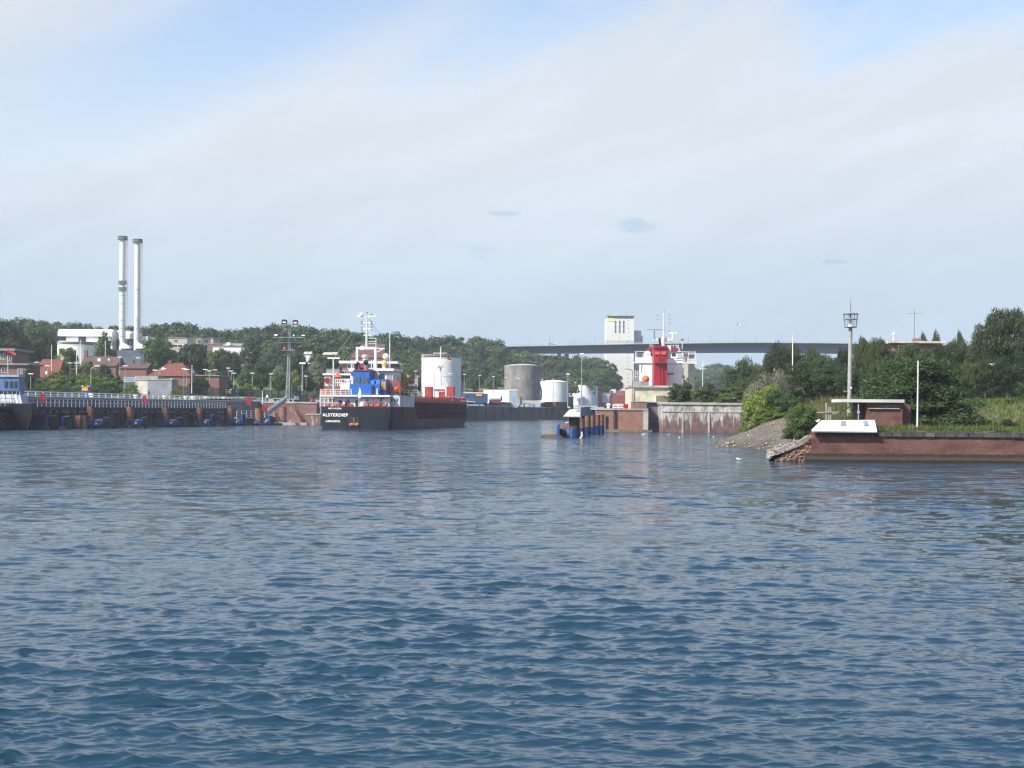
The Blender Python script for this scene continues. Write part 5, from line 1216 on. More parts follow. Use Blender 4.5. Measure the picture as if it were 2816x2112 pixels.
for px in (1811, 1822): g.beam(P(px, 1058, Yf - .4), P(px - 1, 978, Yf - .4), .12)
for py in range(980, 1058, 4): g.beam(P(1811, py, Yf - .4), P(1822, py, Yf - .4), .08)
g.build('funnel_ladder', mat('ladder_red', (.42, .02, .03), .6), fn)
rb_(1800, 1832, 996, 998.5, Yf - 1.2, 1.19).build('funnel_platform', red, fn)
MB().cyl(P(1817, 953, Yf + 2), P(1814, 938, Yf + 2), .32, n=10).build('exhaust_stack', dark, fn, True); MB().ball(P(1814, 934, Yf + 2), .36, .36, .6, 10, 6).build('exhaust_bend', dark, fn, True)
MB().box(PX(1836, Yf), PX(1845, Yf), Yf + 1, Yf + 4, PZ(1840, 985, Yf), PZ(1840, 949, Yf)).build('vent_trunk', mat('trunk_cream', (.62, .6, .55), .6), R)
g = MB(); g.cyl(P(1823, 953, Y2 + 2), P(1826, 925, Y2 + 2), .5, n=8); g.prism([P(1796, 938, Y2 + 2), P(1852, 938, Y2 + 2), P(1848, 931, Y2 + 2), P(1800, 930, Y2 + 2)], (0, 2, 0)); g.cyl(P(1826, 930, Y2 + 2), P(1825.5, 853, Y2 + 2), .2, .12, n=8); g.build('mast', mat('mast_grey_white', (.55, .56, .56), .5), R, True)
g = MB()
for py, a, b_ in ((859, 1813, 1836), (868, 1808, 1842), (878, 1808, 1842), (890, 1808, 1842), (911, 1818, 1842)): g.beam(P(a, py, Y2 + 2), P(b_, py, Y2 + 2), .09)
g.build('mast_yard', ltgrey, R)
for px, py in ((1808, 868), (1808, 879), (1842, 866), (1842, 878), (1842, 889), (1841, 911), (1826, 855)): MB().cyl(P(px, py + 2, Y2 + 2), P(px, py - 2, Y2 + 2), .14, n=6).build('navigation_light', midgrey, R)
MB().beam(P(1780, 906, Y2 + 2), P(1820, 907, Y2 + 2), .22).build('radar_scanner', midgrey, R); MB().cyl(P(1799, 931, Y2 + 2), P(1799, 908, Y2 + 2), .25, .15, n=8).build('radar_post', midgrey, R)
MB().beam(P(1840, 915.5, Y2 + 2), P(1862, 915.5, Y2 + 2), .2).build('radar_scanner', white_clean, R); MB().cyl(P(1850, 932, Y2 + 2), P(1850, 917, Y2 + 2), .25, .15, n=8).build('radar_post', white, R)
MB().ball(P(1876, 933, Y2 + 3), .45, n=10, m=6).build('satellite_dome', midgrey, R, True); MB().cyl(P(1876, 960, Y2 + 3), P(1876, 936, Y2 + 3), .1, n=5).build('dome_post', white, R)
g = MB()
for px in (1787, 1793, 1845, 1852, 1860, 1866): g.beam(P(px, 957, Y2 + 1), P(px, 946, Y2 + 1), .09)
g.beam(P(1787, 950, Y2 + 1), P(1798, 950, Y2 + 1), .08); g.beam(P(1845, 950, Y2 + 1), P(1866, 950, Y2 + 1), .08)
for px in (1852, 1864, 1851): g.beam(P(px, 1032, Y2 - 4), P(px, 1012, Y2 - 4), .1)
for py in (1014, 1018, 1022, 1026): g.beam(P(1836, py, Y2 - 4), P(1853, py, Y2 - 4), .08)
g.build('deck_rail', white, R)
rb_(1836, 1853, 1026, 1029, Y2 - 5, 4.5).build('aft_platform', red, R)
b_ = MB(); b_.ball(P(1775.5, 1043, Y2 - 6), .95, 2.6, 1.0, 12, 8); b_.build('lifeboat', orange, R, True)
MB().box(PX(1777, Y2 - 8), PX(1783, Y2 - 8), Y2 - 8, Y2 - 7, PZ(1780, 1058, Y2 - 8), PZ(1780, 1047, Y2 - 8)).build('lifeboat_door', orange, R)
g = MB()
for px in (1742, 1748, 1754, 1760): g.beam(P(px, 1046, Y2 - 5), P(px, 1016 + (px - 1742) * .4, Y2 - 5), .12)
for py in (1020, 1026, 1034): g.beam(P(1740, py, Y2 - 5), P(1762, py + 2, Y2 - 5), .1)
g.build('boat_cradle', white, R)
rb_(1741, 1775, 1047, 1062, Y2 - 7, 1).build('stern_bulwark', mat('stern_grey', (.3, .32, .34), .6), R)
# ================================================================== walls of the middle and old locks
Yc = 258.0
T = thing('brick_pier_wall', 'orange-red brick lock pier with ladder right of the mooring dolphin', 'wall', (PX(1710, Yc), Yc, 0))
xa, xb = PX(1640, Yc), PX(1781, Yc); zt = PZ(1710, 1128, Yc)
MB().box(xa, xb, Yc, Yc + 60, -2, zt).build('wall_face', brick_mat('orange_brick', (.34, .13, .085), (.24, .09, .065), (.24, .19, .16), grime=.5), T)
MB().box(xa - .1, xb + .1, Yc - .15, Yc + 60, zt + .003, zt + .32).build('coping', concrete, T)
MB().box(PX(1769, Yc), xb + .12, Yc - .1, Yc - .003, .3, zt - .02).build('corner_quoin', concrete, T)
MB().box(xa - .3, xb + .8, Yc - .6, Yc - .003, -1, .4).build('footing', mat('algae_stone', (.16, .15, .09), .9, var=.4, scale=2), T)
g = MB()
for px in (1688, 1693): g.beam(P(px, 1186, Yc - .25), P(px, 1127, Yc - .25), .12)
for py in range(1128, 1186, 3): g.beam(P(1688, py, Yc - .25), P(1693, py, Yc - .25), .09)
g.build('ladder', dark, T)
for px in (1667, 1669): MB().cyl(P(px, 1180, Yc - .12), P(px + (1 if px > 1667 else -1), 1145, Yc - .12), .1, n=6).build('chain', dark, T)
Yd = Yc + 6
T = thing('brick_block', 'square red brick block standing on the lock pier', 'block', (PX(1760, Yd), Yd, zt))
MB().box(PX(1740, Yc + 1), PX(1779, Yc + 1), Yc + 1, Yc + 5, zt + .33, PZ(1760, 1105, Yc + 1)).build('wall', brick_red, T)
MB().box(PX(1739, Yc + 1), PX(1780, Yc + 1), Yc + .9, Yc + 5.1, PZ(1760, 1105, Yc + 1) + .003, PZ(1760, 1103.5, Yc + 1)).build('cap', concrete, T)
panel('barrier_sign', 'white barrier frame with red plate on the lock pier', 'barrier', 1714, 1728, 1111, 1125, Yc + 2, red)
railing('pier_railing', 'short white railing on the lock pier by the red plate', [P(1686, 1126, Yc + 2.5), P(1714, 1126, Yc + 2.5)], .95, (.4, .7, 1.0), 1.0, .1, white_clean)
bollard((PX(1675, Yc), Yc + 1.5, zt + .32), 'white capped bollard on the brick lock pier')
# gate recess and old lock wall
Ye = 254.0
T = thing('old_lock_wall', 'peeling white concrete over brick old lock wall streaked with lime', 'wall', (PX(1940, Ye), Ye, 0))
m, N, L, b = _base('peeling_wall')
geo = N.new('ShaderNodeNewGeometry'); pos = geo.outputs['Position']; sp_ = N.new('ShaderNodeSeparateXYZ'); L.new(pos, sp_.inputs[0])
col = _mix(N, L, _range(N, L, _noise(N, L, pos, 1.4, 6, .65), .3, .7), (.085, .05, .046), (.19, .115, .10))
st = _noise(N, L, _map(N, L, pos, (1.1, 1.1, .12)), 1.0, 7, .78)
hz_ = _range(N, L, sp_.outputs[2], .2, 4.1, -.09, .17)
msk = _range(N, L, _math(N, L, 'ADD', st, hz_), .50, .58)
wcol = _mix(N, L, _range(N, L, _noise(N, L, _map(N, L, pos, (1, 1, .5)), 1.1, 7, .7), .38, .62), (.46, .45, .42), (.19, .165, .14))
L.new(_mix(N, L, msk, col, wcol), b.inputs['Base Color']); b.inputs['Roughness'].default_value = .9
bn = N.new('ShaderNodeBump'); bn.inputs['Strength'].default_value = .5; bn.inputs['Distance'].default_value = .08; L.new(msk, bn.inputs['Height']); L.new(bn.outputs[0], b.inputs['Normal'])
peel = m
xa, xb = PX(1822, Ye), PX(2150, Ye); zt2 = PZ(1940, 1107, Ye)
MB().box(xa, xb, Ye, Ye + 30, -2, zt2 - .4).build('wall_face', peel, T)
MB().box(xa - .15, xb, Ye - .2, Ye + 30, zt2 - .397, zt2).build('coping', concrete, T)
MB().box(xa - .05, xb, Ye - .1, Ye - .003, PZ(1940, 1134, Ye), PZ(1940, 1131.5, Ye)).build('string_course', concrete, T)
for px in (1947, 1875): MB().box(PX(px, Ye), PX(px + 5, Ye), Ye - .15, Ye - .004, 0, PZ(px, 1134, Ye) - .01).build('rib', concrete, T)
T = thing('gate_recess', 'dark shaded gate recess between brick pier and peeling wall', 'wall', (PX(1800, Ye), Ye + 20, 0))
MB().box(PX(1782, Ye) + .15, PX(1821, Ye) + .1, Ye + 8, Ye + 28, -2, PZ(1800, 1107, Ye + 8)).build('recess_wall', concrete_dk, T)
MB().box(PX(1781, Ye), PX(1840, Ye), Ye + 7.5, Ye + 28, PZ(1800, 1107, Ye + 8) + .003, PZ(1800, 1104.5, Ye + 8)).build('coping', concrete, T)
Yk = Ye + 14
bunk = mat('bunker_render', (.50, .475, .37), .9, var=.3, scale=.5, streak=(.2, .18, .15), sfac=.8)
T = thing('concrete_bunker', 'blotchy cream concrete bunker with flat lid under the red funnel', 'bunker', (PX(1790, Yk), Yk, zt))
MB().box(PX(1731, Yk), PX(1872, Yk), Yk, Yk + 10, 2, PZ(1790, 1066, Yk)).build('wall', bunk, T)
MB().box(PX(1728, Yk), PX(1874, Yk), Yk - .4, Yk + 10.4, PZ(1790, 1066, Yk) + .003, PZ(1790, 1060, Yk)).build('roof_slab', concrete, T)
MB().box(PX(1804, Yk), PX(1832, Yk), Yk - .05, Yk - .004, PZ(1815, 1104, Yk), PZ(1815, 1088, Yk)).build('blocked_opening', mat('taupe', (.17, .14, .12), .9), T)
MB().box(PX(1731, Yk), PX(1742, Yk), Yk - .25, Yk - .004, 3, PZ(1735, 1067, Yk)).build('pilaster', bunk, T)
# mound behind the old lock wall
mb = MB(); nx_, ny_ = 40, 14
for j in range(ny_):
    for i in range(nx_):
        X = PX(1848, Ye) + i * 1.6; Y = Ye + .6 + j * 2.1
        mb.v.append((X, Y, zt2 + .02 + min(1.2, j * .22) + .2 * math.sin(i * 1.3) * math.cos(j)))
for j in range(ny_ - 1):
    for i in range(nx_ - 1): mb.f.append((j * nx_ + i, j * nx_ + i + 1, (j + 1) * nx_ + i + 1, (j + 1) * nx_ + i))
struct(mb.build('mound_ground', grassland, smooth=True))

# ================================================================== mooring dolphin in mid water
Yd = 199.0
D = thing('mooring_dolphin', 'mooring dolphin of rusty piles with blue feet and white hood', 'dolphin', (PX(1600, Yd), Yd, 0))
for i, (px, Y, pyt, w) in enumerate(((1580, 199, 1146, 30), (1596, 206, 1145, 26), (1613, 212, 1143, 24), (1626, 221, 1142, 24), (1640, 228, 1141, 22), (1652, 236, 1140, 20))):
    X = PX(px, Y); r = w * mpp(Y) / 2; zt = PZ(px, pyt, Y); zs = PZ(px, [1180, 1177, 1174, 1173, 1171, 1170][i], Y)
    p_ = MB().cyl((X, Y, -2), (X, Y, zt), r, n=18).build('pile', rust if i else rust_dk, D, True)
    MB().cyl((X, Y, -1), (X, Y, zs), r * 1.06, n=18).build('blue_sleeve', mat('sleeve_navy', (.008, .032, .13), .5, var=.3), p_, True)
    MB().cyl((X, Y, zt + .002), (X, Y, zt + .08), r * 1.04, n=18).build('cap', concrete, p_)
hood = MB(); Yh2 = 197.6
hp = [(1552, 1144), (1595, 1144.5), (1596.5, 1128), (1585, 1126), (1571, 1126), (1566, 1129)]
hood.prism([P(a, c_, Yh2) for a, c_ in hp], (0, 2.6, 0)); hood.build('white_hood', white_clean, D)
MB().box(PX(1551, Yh2), PX(1597, Yh2), Yh2 - .1, Yh2 + 2.7, PZ(1570, 1147, Yh2), PZ(1570, 1144.6, Yh2)).build('hood_lip', concrete, D)
MB().box(PX(1584, Yh2), PX(1595, Yh2), Yh2 - .06, Yh2 - .003, PZ(1590, 1131.5, Yh2), PZ(1590, 1127.5, Yh2)).build('hood_window', ltgrey, D)
for a, b_ in ((1562, 1568), (1578, 1589)):
    lb = MB().box(PX(a, Yh2 + 1), PX(b_, Yh2 + 1), Yh2 + 1, Yh2 + 1.4, PZ(a, 1122, Yh2), PZ(a, 1118, Yh2)).build('lamp_box', ltgrey, D); MB().beam(P((a + b_) / 2, 1128, Yh2 + 1.2), P((a + b_) / 2, 1122, Yh2 + 1.2), .08).build('lamp_post', midgrey, lb)
MB().prism([P(1598, 1145, 205), P(1638, 1141, 205), P(1634, 1122, 205), P(1618, 1118, 205), P(1600, 1120, 205)], (0, 3, 0)).build('winch_cover', mat('tarp_navy', (.025, .04, .075), .6, var=.3), D)
MB().prism([P(1626, 1127, 204), P(1641, 1127, 204), P(1641, 1123, 204), P(1622, 1122, 204)], (0, 2.2, 0)).build('side_tray', ltgrey, D)
fb = MB(); fb.prism([P(1532.5, 1200, 192), P(1538, 1201, 192), P(1539.5, 1168, 192), P(1537, 1165, 192), P(1533, 1170, 192)], (0, 1.6, 0)); fb.build('blue_fender_panel', blue, D)
MB().cyl(P(1541, 1188, 193.5), P(1551, 1189, 194.5), .45, n=14).build('black_buffer', dark, D, True)
MB().prism([P(1547, 1180, 196), P(1566, 1182, 196), P(1562, 1164, 196), P(1547, 1168, 196)], (0, 1, 0)).build('rust_bracket', rust, D)
g = MB()
for k in range(5): g.beam(P(1563, 1198 - k * 4, 195.3), P(1571, 1199 - k * 4, 195.3), .07)
g.beam(P(1563, 1202, 195.3), P(1563, 1176, 195.3), .1); g.beam(P(1571, 1202, 195.3), P(1571, 1176, 195.3), .1); g.build('ladder', blue_lite, D)
T = thing('timber_raft', 'low brown timber raft floating in front of the dolphin', 'raft', P(1510, 1200, 195))
for k in range(6): MB().beam(Vector((PX(1486 + k * 2, 200), 195 + k * .55, .12)), Vector((PX(1560, 200), 194.5 + k * .55, .2 + .03 * k)), .45, .5).build('log', rust if k % 2 else mat('wet_timber', (.10, .08, .055), .8, var=.4), T)
T = thing('ice_float', 'pale worn wooden stake float by the blue pile feet', 'stake', P(1600, 1203, 192))
MB().beam(Vector((PX(1600, 192), 192, -.3)), Vector((PX(1601, 192), 192.4, .85)), .22, .18).build('stake', mat('bleached_wood', (.5, .38, .3), .8), T); MB().beam(Vector((PX(1596, 192), 191.6, -.1)), Vector((PX(1603, 192), 192.2, .25)), .25).build('cross_piece', mat('bleached_wood', (.5, .38, .3), .8), T)

# ================================================================== old mole, right
SH = [(19.0, 106.0), (23.9, 131.0), (25.0, 138.0), (20.6, 150.5), (27.0, 164.0), (33.8, 204), (42, 252), (43, 262)]
def sdist(X, Y):
    """signed distance inland (positive on land side, to the right of the shoreline)"""
    best = 1e9; sg_ = 1
    for (ax, ay), (bx, by) in zip(SH[:-1], SH[1:]):
        dx, dy = bx - ax, by - ay; t_ = max(0, min(1, ((X - ax) * dx + (Y - ay) * dy) / (dx * dx + dy * dy)))
        ex, ey = X - ax - t_ * dx, Y - ay - t_ * dy; d_ = math.hypot(ex, ey)
        if d_ < best: best = d_; sg_ = 1 if (dx * (Y - ay) - dy * (X - ax)) < 0 else -1
    return best * sg_
def sm(a, b_, x): t_ = max(0, min(1, (x - a) / (b_ - a))); return t_ * t_ * (3 - 2 * t_)
def mole(X, Y):
    d_ = sdist(X, Y)
    top = 2.25 + max(2.4 * sm(109, 126, Y) * sm(41, 47, X), 2.4 * sm(122, 150, Y)) + .6 * sm(150, 200, Y)
    if Y < 125 and X < 27: top = min(top, 2.25)
    slope = d_ * .45 if d_ > 0 else d_ * .35
    z = min(top, slope - .05) if d_ < 14 else top
    return max(z, -1.5) + (.10 * math.sin(X * 1.7 + Y * .9) * math.cos(Y * 1.3 - X * .4) if d_ > .5 else 0)
def build_mole():
    xs = np.arange(14, 125, .75); ys = np.concatenate([np.arange(104.8, 170, .75), np.arange(170, 262, 2.0)])
    mb = MB(); n = len(xs)
    mb.v = [(x, y, mole(x, y)) for y in ys for x in xs]
    for j in range(len(ys) - 1):
        for i in range(n - 1): mb.f.append((j * n + i, j * n + i + 1, (j + 1) * n + i + 1, (j + 1) * n + i))
    m, N, L, b = _base('mole_ground')
    geo = N.new('ShaderNodeNewGeometry'); pos = geo.outputs['Position']; sp_ = N.new('ShaderNodeSeparateXYZ'); L.new(pos, sp_.inputs[0])
    grav = _mix(N, L, _range(N, L, _noise(N, L, pos, 3.5, 7, .7), .3, .7), (.055, .045, .037), (.15, .125, .102))
    grs = _mix(N, L, _range(N, L, _noise(N, L, pos, .6, 6, .65), .35, .65), (.06, .09, .025), (.12, .115, .045))
    hgt = _math(N, L, 'ADD', sp_.outputs[2], _math(N, L, 'MULTIPLY', _noise(N, L, pos, .35, 5, .6), 2.2))
    c_ = _mix(N, L, _range(N, L, hgt, 3.5, 4.3), grav, grs)
    c_ = _mix(N, L, _range(N, L, hgt, 1.15, 1.9, 1, 0), c_, (.055, .05, .035))
    L.new(c_, b.inputs['Base Color']); b.inputs['Roughness'].default_value = .95
    bn = N.new('ShaderNodeBump'); bn.inputs['Strength'].default_value = .8; bn.inputs['Distance'].default_value = .15
    L.new(_noise(N, L, pos, 4.5, 6, .7), bn.inputs['Height']); L.new(bn.outputs[0], b.inputs['Normal'])
    struct(mb.build('mole_terrain', m, smooth=True))
    far = MB(); far.add([(43, 262, 3.4), (900, 262, 5.5), (1400, 1700, 6), (130, 1700, 6), (100, 800, 5.5), (70, 420, 5.0)], [(0, 1, 2, 3, 4, 5)])
    struct(far.build('north_bank_ground', grassland))
    # loose stones on the slope
    rk = MB(); r_ = random.Random(4)
    for _ in range(1500):
        Y = r_.uniform(110, 160); X = r_.uniform(18, 34); d_ = sdist(X, Y)
        if not (-.3 < d_ < 6): continue
        z = mole(X, Y); s_ = r_.uniform(.05, .16) * (1.7 if d_ < 1.2 else 1)
        pts = [Vector((r_.uniform(-1, 1), r_.uniform(-1, 1), r_.uniform(-.6, .8))).normalized() for _ in range(6)]
        c = Vector((X, Y, z + s_ * .2)); e = [c + Vector((a * s_ * r_.uniform(.7, 1.3), b_ * s_ * r_.uniform(.7, 1.3), q_ * s_)) for a, b_, q_ in ((1, 0, 0), (0, 1, 0), (-1, 0, 0), (0, -1, 0), (0, 0, .9), (0, 0, -.8))]
        rk.add(e, [(0, 1, 4), (1, 2, 4), (2, 3, 4), (3, 0, 4), (1, 0, 5), (2, 1, 5), (3, 2, 5), (0, 3, 5)])
    o = rk.build('shore_stones', stone, kind='stuff'); o['label'] = 'loose grey stones and gravel on the mole slope'; o['category'] = 'stones'
build_mole()
# brick front wall of the mole
Yn = 104.6
Wl = thing('mole_wall', 'long dark red brick mole wall with broken left end', 'wall', (PX(2500, Yn), Yn, 0))
def PN(px, py): return P(px, py, Yn)
prof = [(2210, 1285), (2211, 1268), (2215, 1258), (2220, 1249), (2226, 1240), (2233, 1229), (2232, 1215), (2228, 1205), (2240, 1198), (2238, 1193), (2248, 1187)]
wz = PZ(2500, 1201, Yn)
poly = [PN(a, c_) for a, c_ in prof]; poly[-1].z = wz + .02
poly[0].z = -1.5
poly += [Vector((75, Yn, wz)), Vector((75, Yn, -1.5))]
MB().prism(poly, (0, 1.0, 0)).build('brick_face', brick_old, Wl)
g = MB(); g.box(PX(2214, Yn), 75, Yn - .12, Yn - .004, -.6, .42); 
m, N, L, b = _base('weed_band'); geo = N.new('ShaderNodeNewGeometry'); sp_ = N.new('ShaderNodeSeparateXYZ'); L.new(geo.outputs['Position'], sp_.inputs[0])
hh = _math(N, L, 'ADD', sp_.outputs[2], _math(N, L, 'MULTIPLY', _noise(N, L, _map(N, L, geo.outputs['Position'], (1, 1, 2)), 2.2, 6, .7), .35))
wc = _mix(N, L, _range(N, L, hh, .26, .42), (.010, .009, .007), (.075, .045, .02)); wc = _mix(N, L, _range(N, L, hh, .48, .60), wc, (.035, .025, .022))
L.new(wc, b.inputs['Base Color']); b.inputs['Roughness'].default_value = .7
g.build('tide_band', m, Wl)
g = MB(); g.box(PX(2216, Yn), 75, Yn - .05, Yn - .004, .43, .62); g.build('dark_course', mat('dark_course', (.04, .033, .032), .9, var=.5, scale=2), Wl)
r_ = random.Random(2); x = PX(2411, Yn)
while x < 62:
    w = r_.uniform(.55, 1.15); dz = r_.uniform(-.03, .04); h_ = .36 + r_.uniform(-.04, .03)
    st_ = MB().prism([(x, Yn - .14 + r_.uniform(-.03, .03), wz + .003), (x + w, Yn - .14 + r_.uniform(-.03, .03), wz + .003), (x + w, Yn + .75, wz + .003), (x, Yn + .75, wz + .003)], (0, 0, h_ + dz)).build('coping_stone', stone_dk if r_.random() < .85 else mat('mid_coping', (.13, .12, .11), .9, var=.4), Wl)
    x += w + r_.uniform(.02, .07)
# collapsed end: loose brick core
rm = MB(); r_ = random.Random(9)
core = MB(); c0 = [P(2112, 1268, 105.2), P(2212, 1272, 104.9), P(2233, 1229, 104.9), P(2229, 1206, 105.1), P(2245, 1190, 105.3)]
c0[0].z = -.3; c0[1].z = -.6
core.prism(c0, (1.2, 3.2, -.2)); co = core.build('rubble_core', mat('rubble_core', (.30, .19, .12), .95, var=.6, scale=4, bump=.8, bscale=6), Wl)
for _ in range(420):
    t_ = r_.random(); s_ = r_.random()
    lo = Vector(c0[0]).lerp(c0[1], t_); hi = Vector(c0[0]).lerp(c0[3], t_)
    p = lo.lerp(hi, s_ ** .8) + Vector((0, -.05 - r_.random() * .12, .05))
    if p.z < .05: continue
    d_ = Vector((r_.uniform(-1, 1), r_.uniform(-.6, .6), r_.uniform(-.6, .6))).normalized() * r_.uniform(.06, .14)
    rm.beam(p - d_, p + d_, r_.uniform(.07, .12), r_.uniform(.05, .08))
rm.build('loose_bricks', brick_loose, Wl, kind='stuff')
for (a, c_, a2, c2, y) in ((2192, 1222, 2224, 1202, 105.4), (2162, 1242, 2192, 1226, 105.6), (2134, 1243, 2170, 1224, 107.5)):
    MB().beam(P(a, c_, y), P(a2, c2, y), .8, .3).build('fallen_slab', stone, Wl)
# white roofed housing on the wall
H_ = thing('white_housing', 'white metal lean-to housing with two rooflights on the end of the mole wall', 'shelter', (PX(2330, Yn), Yn, wz))
yf, yb = Yn - .55, Yn + 2.0
A, B, C_, D_ = P(2236, 1184.5, yf), P(2412, 1186.5, yf), P(2405, 1155, yb), P(2259, 1156, yb)
E = P(2233, 1181, yf + .8)
MB().prism([A, B, C_, D_], (0, .05, -.1)).build('roof_sheet', white_clean, H_)
MB().prism([E, A + Vector((-.01, 0, 0)), D_ + Vector((-.01, 0, 0))], (0, .05, -.09)).build('hip_sheet', white_clean, H_)
MB().box(A.x + .35, B.x - .2, Yn + .15, yb, wz, D_.z - .15 - .5).build('base', brick_old, H_)
MB().prism([(C_.x - .3, yb, wz), (B.x - .2, Yn + .05, wz), (B.x - .2, Yn + .05, B.z), (C_.x - .3, yb, C_.z - .15)], (.08, 0, 0)).build('end_panel', mat('end_rust', (.3, .12, .05), .8), H_)
for a in (2304, 2371):
    t0, t1 = .45, .88
    def rp_(px, t_): 
        l_ = A.lerp(D_, t_); r2 = B.lerp(C_, t_); u_ = (px - 2240) / (2410 - 2240); return l_.lerp(r2, u_) + Vector((0, -.05, .03))
    MB().prism([rp_(a + 4, t0), rp_(a + 19, t0), rp_(a + 15, t1), rp_(a, t1)], (0, -.03, .03)).build('rooflight', mat('rooflight_grey', (.24, .26, .32), .2), H_)
# brick hut
Yt = 113.0
T = thing('brick_hut', 'small red brick hut with overhanging flat concrete roof behind the mole wall', 'hut', (PX(2425, Yt), Yt, 2.2))
x0, x1 = PX(2384, Yt), PX(2482, Yt); zr_ = PZ(2430, 1107, Yt)
MB().box(x0, x1, Yt, Yt + 2.6, 1.8, zr_).build('wall', brick_old, T)
MB().box(PX(2366, Yt), x0 - .003, Yt + .9, Yt + 2.6, 1.8, zr_).build('porch_wall', brick_old, T)
MB().box(PX(2309, Yt), PX(2484, Yt), Yt - .35, Yt + 2.9, zr_ + .003, PZ(2430, 1098.5, Yt)).build('roof_slab', mat('slab_grey', (.5, .49, .47), .8, var=.15), T)
MB().box(PX(2420, Yt), PX(2448, Yt), Yt - .04, Yt - .004, PZ(2430, 1122, Yt), PZ(2430, 1113, Yt)).build('window', glass, T)
MB().box(PX(2387, Yt), PX(2472, Yt), Yt - .16, Yt - .004, PZ(2430, 1124.5, Yt), PZ(2430, 1122.5, Yt)).build('sill', concrete, T)
MB().box(x1 + .003, PX(2512, Yt), Yt + .8, Yt + 2.4, 1.8, PZ(2500, 1112, Yt)).build('side_wall', brick_old, T)
# signal pole with basket, thin white pole, davits
Yp = 127.0
T = thing('signal_pole', 'tall grey tubular signal pole with basket near its top', 'mast', P(2334, 1150, Yp))
b0 = P(2335, 1175, Yp); t0 = P(2339, 898, Yp); b0.z = mole(b0.x, Yp) - .2
MB().cyl(b0, t0, .215, .17, n=14).build('pole', mat('pole_grey', (.30, .30, .29), .6, var=.2, scale=2), T, True)
MB().cyl(t0, P(2339, 872, Yp), .19, .17, n=14).build('lantern_tube', white_clean, T, True)
MB().cyl(P(2339, 872, Yp), P(2339, 834, Yp), .07, .05, n=8).build('topmast', midgrey, T); MB().cyl(P(2339, 834, Yp), P(2339, 818, Yp), .02, n=5).build('rod', midgrey, T)
g = MB(); 
for py, r0 in ((900, .5), (879, .56), (864, .64)): g.lathe((t0.x, Yp, PZ(2339, py, Yp)), [(r0, 0), (r0 + .05, 0), (r0 + .05, .05), (r0, .05), (r0, 0)], 20)
for k in range(8): a_ = k * math.pi / 4; g.beam((t0.x + .52 * math.cos(a_), Yp + .52 * math.sin(a_), PZ(2339, 900, Yp)), (t0.x + .66 * math.cos(a_), Yp + .66 * math.sin(a_), PZ(2339, 864, Yp)), .045)
g.lathe((t0.x, Yp, PZ(2339, 901, Yp)), [(.2, 0), (.52, 0), (.52, .04), (.2, .04)], 20); g.build('basket', midgrey, T)
g = MB(); 
for k in range(16): g.beam((b0.x + .23, Yp - .12, b0.z + 1 + k * .5), (b0.x + .36, Yp - .12, b0.z + 1 + k * .5), .03)
g.build('climbing_irons', midgrey, T)
MB().box(t0.x - .55, t0.x - .25, Yp - .1, Yp + .1, PZ(2339, 1078, Yp), PZ(2339, 1075, Yp)).build('bracket', midgrey, T); MB().ball(P(2341, 1067, Yp - .25), .09, n=8, m=6).build('lamp', white_clean, T, True)
Yp2 = 106.6
T = thing('white_pole', 'slim white pole standing on the mole wall in front of the round tree', 'pole', P(2523, 1190, Yp2))
MB().cyl((PX(2523, Yp2), Yp2, 2.2), P(2525, 992, Yp2), .07, .05, n=10).build('pole', mat('pole_white', (.58, .6, .62), .5), T, True); MB().cyl((PX(2523, Yp2), Yp2, 2.2), (PX(2523, Yp2), Yp2, 2.6), .12, n=10).build('base', rust, T)
Yg = 112.0
T = thing('post_group', 'cluster of old wooden posts with a cross spar left of the hut', 'posts', P(2277, 1155, Yg))
for px, t_ in ((2272, 1108), (2279, 1118), (2284, 1120)): MB().beam((PX(px, Yg), Yg, 2), P(px, t_, Yg), .1).build('post', mat('grey_wood', (.3, .28, .24), .9), T)
MB().beam(P(2246, 1134, Yg), P(2306, 1133, Yg - .2), .07).build('spar', mat('grey_wood', (.3, .28, .24), .9), T); MB().box(PX(2289, Yg), PX(2306, Yg), Yg - .15, Yg + .1, PZ(2295, 1138, Yg), PZ(2295, 1132, Yg)).build('board', ltgrey, T)
T = thing('thin_post', 'thin grey post with small box just left of the brick hut', 'post', P(2361, 1155, 110)); MB().cyl((PX(2361, 110), 110, 2.1), P(2361, 1111, 110), .045, n=6).build('post', ltgrey, T); MB().box(PX(2357, 110), PX(2364, 110), 109.9, 110, PZ(2360, 1137, 110), PZ(2360, 1131, 110)).build('box', ltgrey, T)
# building with aerials behind the trees
Yr = 225.0
T = house('signal_station', 'flat roofed brick signal station with aerials among the trees', 2455, 2588, 944, 1010, 938, Yr, 9, brick_red, mat('roof_cream', (.5, .46, .40), .8), 'flat', [(2470, 2500, 951, 966), (2505, 2515, 951, 966)], cat='building', over=.6, sink=6)
MB().box(PX(2586, Yr) + .1, PX(2600, Yr), Yr + 1, Yr + 5, PZ(2590, 975, Yr), PZ(2590, 948, Yr)).build('side_bay', white, T)
MB().box(PX(2526, Yr), PX(2543, Yr), Yr + 2, Yr + 4, PZ(2530, 938, Yr), PZ(2530, 929, Yr)).build('roof_chimney', brick_red, T)
MB().ball(P(2458, 919, Yr + 1), .27, n=10, m=6).build('white_ball', white_clean, T, True); MB().cyl(P(2457, 940, Yr + 1), P(2458, 921, Yr + 1), .12, n=6).build('ball_post', white, T)
